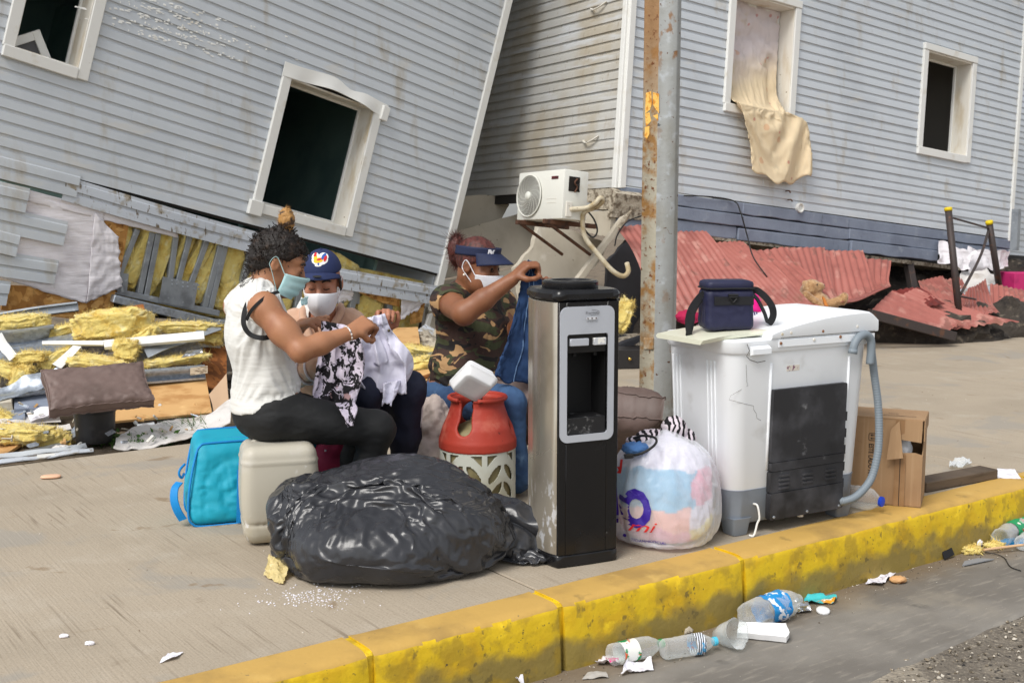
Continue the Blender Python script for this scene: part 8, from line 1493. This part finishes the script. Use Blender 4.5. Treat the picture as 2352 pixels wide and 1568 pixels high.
for k in range(46):
    p = h1(*(r_c.normal(0, .045), -.085 + r_c.normal(0, .018), -.07 + r_c.normal(0, .022))) if k < 30 else h1(r_c.normal(0, .03), .085 + r_c.normal(0, .006), .055 + r_c.normal(0, .014)); t_ = np.linspace(0, 2 * pi * r_c.uniform(.8, 1.6), 12); rad = r_c.uniform(.006, .012); a = unit(r_c.normal(size=3)); b = unit(np.cross(a, r_c.normal(size=3))); crl.append(tube([p + a * rad * cos(q) + b * rad * sin(q) - U1 * .006 * q * (1 if k < 30 else .3) for q in t_], .0012, 4))
obj('curls', join(*crl), m_hair, p1)['kind'] = 'stuff'
eyes(p1, h1, B1, .8); m_surg = mat('surgical_mask', S(176, 214, 216), .75, layers=[(S(196, 226, 228), 'noise', 20, .5, .7)]); mask(p1, h1, m_surg, .004, 1, -.016, -.118)
obj('mask_tie', sheet((bilin([D(690, 688, 4.36), D(708, 680, 4.40), D(706, 698, 4.4), D(692, 702, 4.36)], 8, 8) + .006 * np.stack([noise(bilin([(0, 0, 0), (1, 0, 0), (1, 1, 0), (0, 1, 0)], 8, 8), 3, 2, seed=k) for k in range(3)], -1)).reshape(-1, 3), 8, 8, .002), m_surg, p1)
wd_ = unit(elR - wrR); wu = np.stack(frame(wd_)); obj('bracelet', tube([wrR + wd_ * .012 + (wu[0] * cos(a) + wu[1] * sin(a)) * .0265 for a in np.linspace(0, 2 * pi, 25)], .0022, 5), m_galv, p1)
bead = obj('bead', blob(wrR + wd_ * .012 + wu[0] * .0275, (.004, .004, .004), 8, 6)[:2], mat('white_bead', S(226, 220, 214), .3), p1, smooth=True)
for a in np.arange(1, 12) * pi / 6: copy_obj(bead, p1, tuple((wu[0] * (cos(a) - 1) + wu[1] * sin(a)) * .0275))

# ---------------------------------------------------------------- person in the cap and tan hoodie
p2 = thing('person', 'seated person in navy cap, face mask and tan hoodie holding white jeans', 'person', (-.75, 5.05, 0))
f2, r2 = unit((.1, -1, 0)), unit((-1, -.1, 0)); pel2, che2, nek2 = D(765, 950, 5.12), D(742, 805, 5.02), D(742, 728, 4.98); shR2, shL2 = D(678, 752, 5.0), D(802, 752, 5.02); elR2, wrR2 = D(672, 856, 4.86), D(752, 838, 4.66); elL2, wrL2 = D(862, 838, 4.92), D(874, 768, 4.80)
hpR2, hpL2 = D(740, 960, 5.08), D(800, 955, 5.08); knR2, knL2 = D(836, 905, 4.72), D(938, 892, 4.83); anR2, anL2 = D(826, 1100, 4.80), D(922, 1110, 4.92)
def torso2(s, g, k=.05):
    B = np.stack([r2, -f2, UP], 1); s.ell(che2, (.16 + g, .105 + g, .16 + g), B, k).ell((che2 + pel2) / 2, (.145 + g, .105 + g, .15 + g), B, k).ell(pel2, (.16 + g, .115 + g, .11 + g), B, k).cone(che2 + UP * .09, nek2, .07 + g, .046 + g, k).cone(che2 + UP * .1 + r2 * .06, shR2, .055 + g, .05 + g, k).cone(che2 + UP * .1 - r2 * .06, shL2, .055 + g, .05 + g, k)
def arms2(s, g, w=0.):
    for sh, el, wr_ in ((shR2, elR2, wrR2), (shL2, elL2, wrL2)): s.cone(sh, el, .048 + g, .039 + g, .04).cone(el, wr_ * (1 - w) + el * w, .038 + g, .025 + g, .02)
def legs2(s, g):
    for hp, kn, an in ((hpR2, knR2, anR2), (hpL2, knL2, anL2)): s.cone(hp, kn, .085 + g, .062 + g, .04).cone(kn, kn * .5 + an * .5, .058 + g, .052 + g, .03).cone(kn * .5 + an * .5, an, .052 + g, .036 + g, .03)
s = Sdf((-1.12, 4.45, -.01), (-.38, 5.35, 1.32), .0062); torso2(s, 0.); arms2(s, 0.); legs2(s, 0.); hand(s, wrL2, (.18, -.02, .98), (.25, -1, -.1), 1, (62, 66, 40), (.3, .3, .1)); hand(s, wrR2, (.9, -.2, .3), (.2, .3, -1), 1)
F2, U2 = unit((.02, -.98, -.19)), unit((.0, -.19, .98)); hc2 = D(740, 648, 4.86); h2, B2 = head(s, hc2, F2, U2, 1.0); s.cone(nek2 - UP * .02, hc2 - U2 * .05 - F2 * .035, .05, .05, .03)
for an in (anR2, anL2): s.ell(an + V3([.0, -.05, -.05]), (.042, .10, .036), None, .03)
obj('body', relax(s.mesh(), 1), m_sk2, p2, smooth=True)
m_hood = mat('tan_fleece', S(200, 162, 136), .9, layers=[(S(184, 146, 120), 'noise', 6, .45, .7)], bump=[('noise', 12, .3), ('noise', 240, .15, dict(d=.001))], sheen=.3)
s = Sdf((-1.12, 4.5, .38), (-.38, 5.35, 1.2), .006); torso2(s, .016); arms2(s, .026, .12); s.half(pel2 - UP * .02, (0, 0, -1), .006); s.ell(nek2 + V3([0, -.035, .015]), (.058, .07, .05), None, .008, sub=True).cone(nek2 + V3([0, -.10, -.02]), nek2 + V3([.005, -.12, -.07]), .022, .004, .008, sub=True)
garment('hoodie', s, m_hood, p2, lambda p, n: .008 * noise(p, 8, 3, ridge=True, seed=3) + .004 * noise(p, 18, 2, ridge=True, seed=7) - .004)
for e in (-1, 1): obj('hood_edge', tube(smoothpath([nek2 + V3([.072 * e, .03, .045]), nek2 + V3([.082 * e, -.03, .025]), nek2 + V3([.062 * e, -.095, -.02]), nek2 + V3([.036 * e, -.13, -.075]), nek2 + V3([.010 * e, -.15, -.14])], 6), .016, 10), m_hood, p2, smooth=True)
obj('hood_lining', sheet((bilin([nek2 + V3([-.125, .02, .02]), nek2 + V3([-.055, -.06, .0]), nek2 + V3([-.045, -.03, .05]), nek2 + V3([-.10, .05, .08])], 12, 10) + .01 * np.stack([noise(bilin([(0, 0, 0), (1, 0, 0), (1, 1, 0), (0, 1, 0)], 12, 10), 3, 2, seed=k) for k in range(3)], -1)).reshape(-1, 3), 12, 10, .006), m_tank, p2, smooth=True)
ad_ = unit(wrR2 - elR2); af = np.stack(frame(ad_))
for t_ in (.50, .72):
    c = elR2 + (wrR2 - elR2) * t_; rr_ = .070 - .013 * t_; obj('sleeve_stripe', tube([c + (af[0] * cos(a) + af[1] * sin(a)) * rr_ for a in np.linspace(0, 2 * pi, 33)], .005, 6, flat=None), mat('white_stripe', S(226, 222, 226), .8), p2, smooth=True)
m_nav = mat('navy_jersey', S(28, 32, 52), .8, layers=[(S(20, 23, 40), 'noise', 6, .5, .7)], bump=[('noise', 10, .3)]); s = Sdf((-1.1, 4.5, .0), (-.34, 5.35, .62), .0064); torso2(s, .008); s.half(pel2 + UP * .03, (0, 0, 1), .006); legs2(s, .012)
garment('track_pants', s, m_nav, p2, lambda p, n: .007 * noise(p, 8, 3, ridge=True, seed=6) - .003)
obj('leg_stripe', tube(smoothpath([knL2 + V3([.062, -.02, -.05]), knL2 * .6 + anL2 * .4 + V3([.064, -.01, 0]), anL2 + V3([.05, 0, .04])], 6), .003, 5), mat('white_stripe', S(226, 222, 226), .8), p2)
m_capn = mat('navy_twill', S(34, 46, 86), .8, layers=[(S(26, 36, 70), 'noise', 8, .45, .7)], bump=[('noise', 300, .15, dict(d=.001))])
s = Sdf(hc2 - .2, hc2 + .2, .0048); s.ell(h2(0, -.014, .04), V3([.083, .102, .098]), B2, .01); s.half(h2(0, 0, .05), unit(-U2 - F2 * .06), .006); capv = relax(s.mesh(), 2); obj('cap_crown', capv, m_capn, p2, smooth=True)
bp_ = []
for a in np.linspace(-1, 1, 25):
    for t in np.linspace(0, 1, 8): ang = a * radians(64); rr_ = .088 + .042 * t * cos(a * 1.15); bp_.append(h2(.086 * sin(ang) * (1 + .08 * t), -.004 + rr_ * cos(ang) * 1.06, .062 - .018 * t - .020 * (a ** 2) * (1 - .2 * t)))
obj('cap_brim', sheet(bp_, 25, 8, .005), m_capn, p2, smooth=True); obj('cap_button', blob(h2(0, -.014, .139), (.006, .006, .004), 10, 6)[:2], m_capn, p2, smooth=True)
cF, cU = unit(F2 * .9 + U2 * .35), None; cU = unit(U2 - cF * (cF @ U2)); cR = np.cross(cU, cF) * -1; cR = np.cross(cU, cF)
def cap_art(poly, m, nm, off): n = len(poly); obj(nm, wrapped((V3([[x, y, 0] for x, y in poly]), [list(range(n))]), h2(0, .0, .088), cR, cU, capv, off, .2), m, p2)
ell_ = lambda cx, cy, rx, ry, a0=0, n=14: [(1.15 * (cx + rx * cos(q) * cos(a0) - ry * sin(q) * sin(a0)), 1.15 * (cy + rx * cos(q) * sin(a0) + ry * sin(q) * cos(a0))) for q in np.arange(n) * 2 * pi / n]
wt, rd_, yl, bl_ = mat('patch_white', S(238, 238, 236), .7), mat('patch_red', S(206, 36, 40), .7), mat('patch_yellow', S(240, 190, 40), .7), mat('patch_blue', S(40, 90, 170), .7)
for poly, m, nm, off in [(ell_(.002, .0, .029, .021), wt, 'patch_ground', .0012), (ell_(-.014, .012, .013, .016), wt, 'patch_ground', .0014), (ell_(.014, .010, .017, .018), wt, 'patch_ground', .0016), (ell_(-.002, -.021, .012, .005), wt, 'patch_ground', .0018), (ell_(-.002, -.003, .017, .010, .2), yl, 'rooster_body', .0026), (ell_(-.013, .008, .006, .010, -.3), yl, 'rooster_neck', .003), (ell_(-.015, .016, .0055, .0055), rd_, 'rooster_head', .0034), (ell_(-.014, .023, .0045, .004), rd_, 'rooster_comb', .0038), (ell_(.015, .012, .006, .014, -.4), bl_, 'rooster_tail', .003), (ell_(.021, .004, .005, .012, -.2), rd_, 'rooster_tail', .0034), (ell_(.001, .0, .009, .004, .3), rd_, 'rooster_wing', .0036), (ell_(-.001, -.017, .003, .005), bl_, 'rooster_legs', .003)]: cap_art(poly, m, nm, off)
obj('brim_badge', (lambda q: (q[0], q[1]))(prism(ell_(0, 0, .016, .005), h2(0, .128, .057), cR, unit(U2 * .5 + F2 * -.8), unit(F2 * .5 + U2 * .85), .002)), m_mat, p2)
eyes(p2, h2, B2, .9); m_kn = mat('white_respirator', S(232, 232, 236), .8, layers=[(S(220, 220, 226), 'noise', 12, .5, .7)]); Qm = mask(p2, h2, m_kn, .030, 0, -.012, -.128)
for e in (-1, 1): obj('mask_fold', tube([Qm[16 + 2 * e, 9] + F2 * .001, Qm[16 + 7 * e, 6] + F2 * .001, Qm[16 + 11 * e, 4] + F2 * .0005], .0009, 4), m_ink, p2)
obj('side_hair', join(*[tube(smoothpath([h2(.074 * e, .01 + .01 * k, .03), h2(.079 * e, .012 + .008 * k, .0), h2(.078 * e, .01 + .006 * k, -.03)], 4), .0045, 5) for e in (-1, 1) for k in range(3)]), m_hair, p2, smooth=True)

# ---------------------------------------------------------------- woman in the camouflage shirt
p3 = thing('person', 'seated person in camouflage shirt and navy sun visor holding up blue jeans', 'person', (-.15, 5.35, 0))
f3, r3 = unit((.74, -.67, 0)), unit((-.67, -.74, 0)); pel3, bel3, che3, nek3 = D(1056, 905, 5.38), D(1076, 835, 5.34), D(1082, 730, 5.36), D(1078, 662, 5.34); shR3, shL3 = D(1026, 692, 5.22), D(1150, 698, 5.50); elR3, wrR3 = D(1066, 720, 4.97), D(1176, 642, 4.98); elL3, wrL3 = D(1172, 775, 5.36), D(1230, 690, 5.14)
hpR3, hpL3 = pel3 + r3 * .1, pel3 - r3 * .1; knR3, knL3 = pel3 + r3 * .14 + f3 * .43 + UP * .02, pel3 - r3 * .14 + f3 * .43 + UP * .02; anR3, anL3 = V3([*(knR3 + f3 * .06)[:2], .07]), V3([*(knL3 + f3 * .06)[:2], .07])
def torso3(s, g, k=.05):
    B = np.stack([r3, f3, UP], 1); s.ell(che3, (.175 + g, .13 + g, .15 + g), B, k).ell(bel3, (.18 + g, .155 + g, .145 + g), B, k).ell(bel3 + f3 * .05 - UP * .03, (.165 + g, .13 + g, .11 + g), B, k).ell(che3 + f3 * .09 - UP * .06, (.15 + g, .08 + g, .085 + g), B, k).ell(pel3, (.19 + g, .15 + g, .12 + g), B, k).cone(che3 + UP * .09, nek3, .085 + g, .055 + g, k).cone(che3 + UP * .09 + r3 * .08, shR3, .065 + g, .06 + g, k).cone(che3 + UP * .09 - r3 * .08, shL3, .065 + g, .06 + g, k)
s = Sdf((-.62, 4.65, -.01), (.45, 5.75, 1.4), .0064); torso3(s, 0.); s.cone(shR3, elR3, .060, .050, .04).cone(elR3, elR3 * .6 + wrR3 * .4, .050, .046, .02).cone(elR3 * .6 + wrR3 * .4, wrR3, .045, .029, .02).cone(shL3, elL3, .06, .048, .04).cone(elL3, wrL3, .046, .028, .02)
for hp, kn, an in ((hpR3, knR3, anR3), (hpL3, knL3, anL3)): s.cone(hp, kn, .1, .068, .04).cone(kn, an, .06, .04, .03)
hand(s, wrR3, D(1206, 612, 4.98) - wrR3, (.5, .35, -.8), -1, (45, 72, 45), (.8, .7, .5), 1.05); hand(s, wrL3, (.4, -.2, .8), (.2, -.9, 0), 1)
F3, U3 = unit((.85, -.46, -.2)), unit((.18, -.06, .98)); hc3 = D(1098, 610, 5.26); h3, B3 = head(s, hc3, F3, U3, 1.0); s.cone(nek3 - UP * .02, hc3 - U3 * .05 - F3 * .035, .06, .056, .03).ell(h3(0, .04, -.07), V3([.066, .06, .06]), B3, .03)
obj('body', relax(s.mesh(), 1), m_sk3, p3, smooth=True)
m_camo = mat('camouflage', S(62, 44, 38), .85, layers=[(S(64, 68, 44), 'noise', 13, .5, .53, dict(detail=2, dist=.8, stretch=(.7, .7, 1.4))), (S(32, 28, 28), 'noise', 16, .57, .59, dict(detail=2, dist=.9, stretch=(.6, .6, 1.4))), (S(176, 140, 98), 'noise', 11.3, .585, .60, dict(detail=2.5, dist=1.1, stretch=(.65, .65, 1.5)))], bump=[('noise', 260, .1, dict(d=.001))])
s = Sdf((-.62, 4.85, .38), (.42, 5.75, 1.25), .0105); torso3(s, .010); s.cone(shR3, shR3 * .45 + elR3 * .55, .072, .066, .03).cone(shL3, shL3 * .4 + elL3 * .6, .072, .064, .03); s.half(pel3 - UP * .005, unit(-UP + f3 * .1), .006)
s.ell(nek3 + f3 * .035 + UP * .03, (.082, .082, .062), None, .008, sub=True); s.cone(shR3 * .40 + elR3 * .60, elR3, .10, .10, .004, sub=True)
q = Sdf((-.62, 4.85, .34), (.42, 5.75, 1.25), .015); torso3(q, .001); garment('camouflage_shirt', s, m_camo, p3, None, 2, (q, float(pel3[2]) + .02, float(che3[2]) + .05, .08))
m_den = mat('blue_denim', S(62, 92, 130), .85, layers=[(S(44, 68, 104), 'noise', 5, .45, .65), (S(104, 134, 166), 'noise', 9, .6, .75)], bump=[('noise', 180, .2, dict(d=.001)), ('noise', 12, .3)]); s = Sdf((-.62, 4.65, .0), (.45, 5.75, .60), .0066); torso3(s, .006); s.half(pel3 + UP * .03, (0, 0, 1), .006)
for hp, kn, an in ((hpR3, knR3, anR3), (hpL3, knL3, anL3)): s.cone(hp, kn, .112, .08, .04).cone(kn, an, .072, .056, .03)
garment('jeans', s, m_den, p3, lambda p, n: .008 * noise(p, 10, 3, ridge=True, seed=7) - .004)
s = Sdf(hc3 - .2, hc3 + .2, .0055); s.ell(h3(0, -.014, .034), V3([.079, .1, .094]), B3, .02); s.half(h3(0, .06, .05), unit(F3 - U3 * .6), .02); s.half(h3(0, -.03, -.03), unit(-U3 + F3 * .8), .02); vf = disp(relax(s.mesh(), 1), lambda p, n: .003 * noise(p * V3([1, 1, .5]), 60, 3, ridge=True)); obj('hair', fluff((vf[0], vf[1].tolist()), 1200, .012, 3, .0007), m_auburn, p3, smooth=True)
v, f, s_ = blob(h3(0, -.125, .045), (.034, .034, .06), 26, 20); v = v + s_ * (.012 * noise(s_ * 3, 1, 3, ridge=True, seed=2))[:, None]; v[:, 2] -= .25 * np.clip(hc3[2] + .03 - v[:, 2], 0, 1); obj('ponytail', fluff((v, f), 900, .035, 9, .0008), m_auburn, p3, smooth=True)
vb_ = []
for a in np.linspace(-1, 1, 41):
    for t in np.linspace(0, 1, 6): ang = a * radians(150); vb_.append(h3(.0835 * sin(ang), -.014 + .106 * cos(ang), .045 + .046 * t + .014 * cos(ang) - (.006 * t)))
band3 = sheet(vb_, 41, 6, .004); m_vis = mat('navy_mesh_visor', S(30, 42, 78), .7, layers=[(S(22, 32, 62), 'vor', 260, .3, .5)]); obj('visor_band', band3, m_vis, p3, smooth=True); vb_ = []
for a in np.linspace(-1, 1, 27):
    for t in np.linspace(0, 1, 9): ang = a * radians(72); vb_.append(h3((.082 + .012 * t) * sin(ang), -.014 + .106 * cos(ang) + .078 * t * cos(a * 1.25), .060 + .014 * cos(ang) - .030 * t - .026 * a * a * t))
obj('visor_brim', sheet(vb_, 27, 9, .005), m_vis, p3, smooth=True)
vf_ = unit(F3 * .9 + np.cross(F3, U3) * .55); vU = unit(U3 - vf_ * (vf_ @ U3)); vR = np.cross(vU, vf_); m_wt = mat('white_embroidery', S(236, 236, 240), .7)
for w_, dx, dy in (('N', -.014, -.016), ('Y', -.006, -.014)): obj('monogram', wrapped(text_mesh(w_, .040 if w_ == 'N' else .038, bold=.0012), hc3 + vf_ * .09 + U3 * .078 + vR * dx + vU * dy, vR, vU, band3, .0012 if w_ == 'N' else .002, .1), m_wt, p3)
eyes(p3, h3, B3, .5, m_auburn); Qm = mask(p3, h3, m_kn, .026, 0, -.014, -.122); obj('mask_fold', tube([Qm[18, 9] + F3 * .001, Qm[24, 7] + F3 * .001, Qm[27, 5]], .0009, 4), m_ink, p3); obj('earring', blob(h3(.082, -.016, -.044), (.0055, .0055, .0055), 10, 8)[:2], mat('pearl', S(232, 222, 206), .15), p3, smooth=True)

# ---------------------------------------------------------------- clothes being held
m_pat = mat('black_white_print', S(222, 212, 228), .8, layers=[(S(26, 24, 28), 'noise', 17, .475, .50, dict(detail=3, dist=1.3)), (S(206, 196, 216), 'noise', 44, .60, .63, dict(dist=.6)), (S(186, 150, 150), 'noise', 9, .66, .70)], bump=[('noise', 20, .2)], transl=.1)
bl_o, _ = drape('blouse', 'black and white printed top held by the person in the tank top', 'clothes', m_pat, [(738, 736, 4.56), (735, 770, 4.54), (728, 820, 4.52), (718, 880, 4.48), (712, 925, 4.42), (714, 952, 4.36)], [(800, 748, 4.50), (828, 775, 4.48), (840, 830, 4.48), (832, 880, 4.47), (820, 920, 4.42), (812, 948, 4.36)], .022, 3.5, seedn=2)
fl_o, _ = drape('flap', '', '', m_pat, [(770, 925, 4.36), (782, 945, 4.33), (795, 965, 4.32), (800, 976, 4.32)], [(815, 922, 4.36), (822, 940, 4.33), (812, 965, 4.32), (806, 976, 4.32)], .008, 1.5, 20, seedn=5)
adopt(fl_o, bl_o)
m_wj = mat('white_denim', S(222, 220, 236), .85, layers=[(S(206, 204, 224), 'noise', 6, .5, .7)], bump=[('noise', 200, .15, dict(d=.001)), ('noise', 10, .3)]); wj, Pj = drape('white_jeans', 'white jeans held between the two people on the left', 'clothes', m_wj, [(838, 733, 4.70), (832, 780, 4.68), (826, 830, 4.66), (824, 870, 4.66), (836, 888, 4.66)], [(884, 722, 4.72), (902, 765, 4.72), (938, 805, 4.72), (950, 835, 4.74), (940, 870, 4.74), (925, 892, 4.74)], .028, 2.6, seedn=6)
nJ = Pj.shape[0]; obj('waistband', sheet((Pj[:, :4] + V3([0, -.006, .004])).reshape(-1, 3), nJ, 4, .006), m_wj, wj, smooth=True); obj('pocket', sheet((Pj[14:28, 6:16] + V3([0, -.006, 0])).reshape(-1, 3), 14, 10, .004), m_wj, wj, smooth=True); obj('button', blob(Pj[-3, 5] + V3([-.0, -.012, 0]), (.006, .004, .006), 10, 8)[:2], m_vlv, wj, smooth=True)
o_, Pl = drape('trouser_leg', '', '', m_wj, [(880, 880, 4.68), (878, 900, 4.66), (880, 925, 4.65)], [(922, 872, 4.72), (912, 905, 4.69), (898, 928, 4.66)], .012, 1.5, 20, seedn=8)
adopt(o_, wj)
m_dj = mat('dark_denim', S(34, 62, 102), .85, layers=[(S(26, 46, 80), 'noise', 5, .42, .64), (S(52, 88, 136), 'noise', 8, .6, .75)], bump=[('noise', 180, .2, dict(d=.001)), ('noise', 12, .25)]); dj, Pd = drape('blue_jeans', 'dark blue jeans held up by the person in camouflage', 'clothes', m_dj, [(1212, 596, 5.0), (1196, 650, 5.0), (1180, 720, 4.99), (1160, 790, 4.98), (1142, 835, 4.97), (1134, 866, 4.97)], [(1228, 604, 5.02), (1246, 650, 5.04), (1262, 720, 5.06), (1270, 800, 5.06), (1272, 850, 5.06), (1272, 872, 5.06)], .02, 2.2, seedn=11)
obj('seam', tube(Pd[16, :] + V3([0, -.006, 0]), .0022, 5), mat('seam_thread', S(96, 124, 160), .8), dj); obj('seam', tube(Pd[30, :] + V3([0, -.006, 0]), .0022, 5), mat('seam_thread', S(96, 124, 160), .8), dj)

# ================================================================== pieces that belong to a part go one level down
def nest(root, part, names):
    kids = list(root.children); p = next(c for c in kids if c.name.split('.')[0] == part)
    for c in kids:
        if c is not p and c.name.split('.')[0] in names: c.parent = p
nest(wd, 'silver_surround', ('led_strip', 'led', 'lettering', 'logo_swoosh')); nest(wd, 'warning_sticker', ('sticker_flame', 'sticker_cross')); nest(wd, 'tap_panel', ('tap', 'tap_button'))
nest(wm, 'vent_panel', ('louvre', 'panel_clip')); nest(wm, 'drain_hook', ('hook_collar',)); nest(wm, 'latch', ('latch_crack',)); nest(wm, 'lid', ('lid_seam', 'screw'))
nest(ac, 'fan_recess', ('grille_ring', 'grille_spoke', 'grille_hub')); nest(ac, 'bracket', ('bracket_brace',)); nest(gas, 'valve', ('valve_outlet', 'valve_knob')); nest(gas, 'red_collar', ('collar_rim',))
nest(cool, 'front_band', ('buckle', 'buckle_bar')); nest(bag, 'webbing_strip', ('handle',)); nest(bxo, 'front_panel', ('lettering', 'arrow_frame', 'arrow', 'tape', 'flap_gap')); nest(bagw, 'film', ('lettering', 'round_icon', 'print'))
for p in (p1, p2, p3): nest(p, 'face_mask', ('ear_loop', 'mask_fold', 'mask_tie'))
nest(p1, 'hair', ('hair_bun', 'curls')); nest(p1, 'bracelet', ('bead',)); nest(p2, 'cap_crown', ('cap_brim', 'cap_button', 'patch_ground', 'rooster_body', 'rooster_neck', 'rooster_head', 'rooster_comb', 'rooster_tail', 'rooster_wing', 'rooster_legs', 'brim_badge')); nest(p2, 'hoodie', ('hood_edge', 'hood_lining', 'sleeve_stripe')); nest(p3, 'visor_band', ('visor_brim', 'monogram')); nest(p3, 'hair', ('ponytail',))
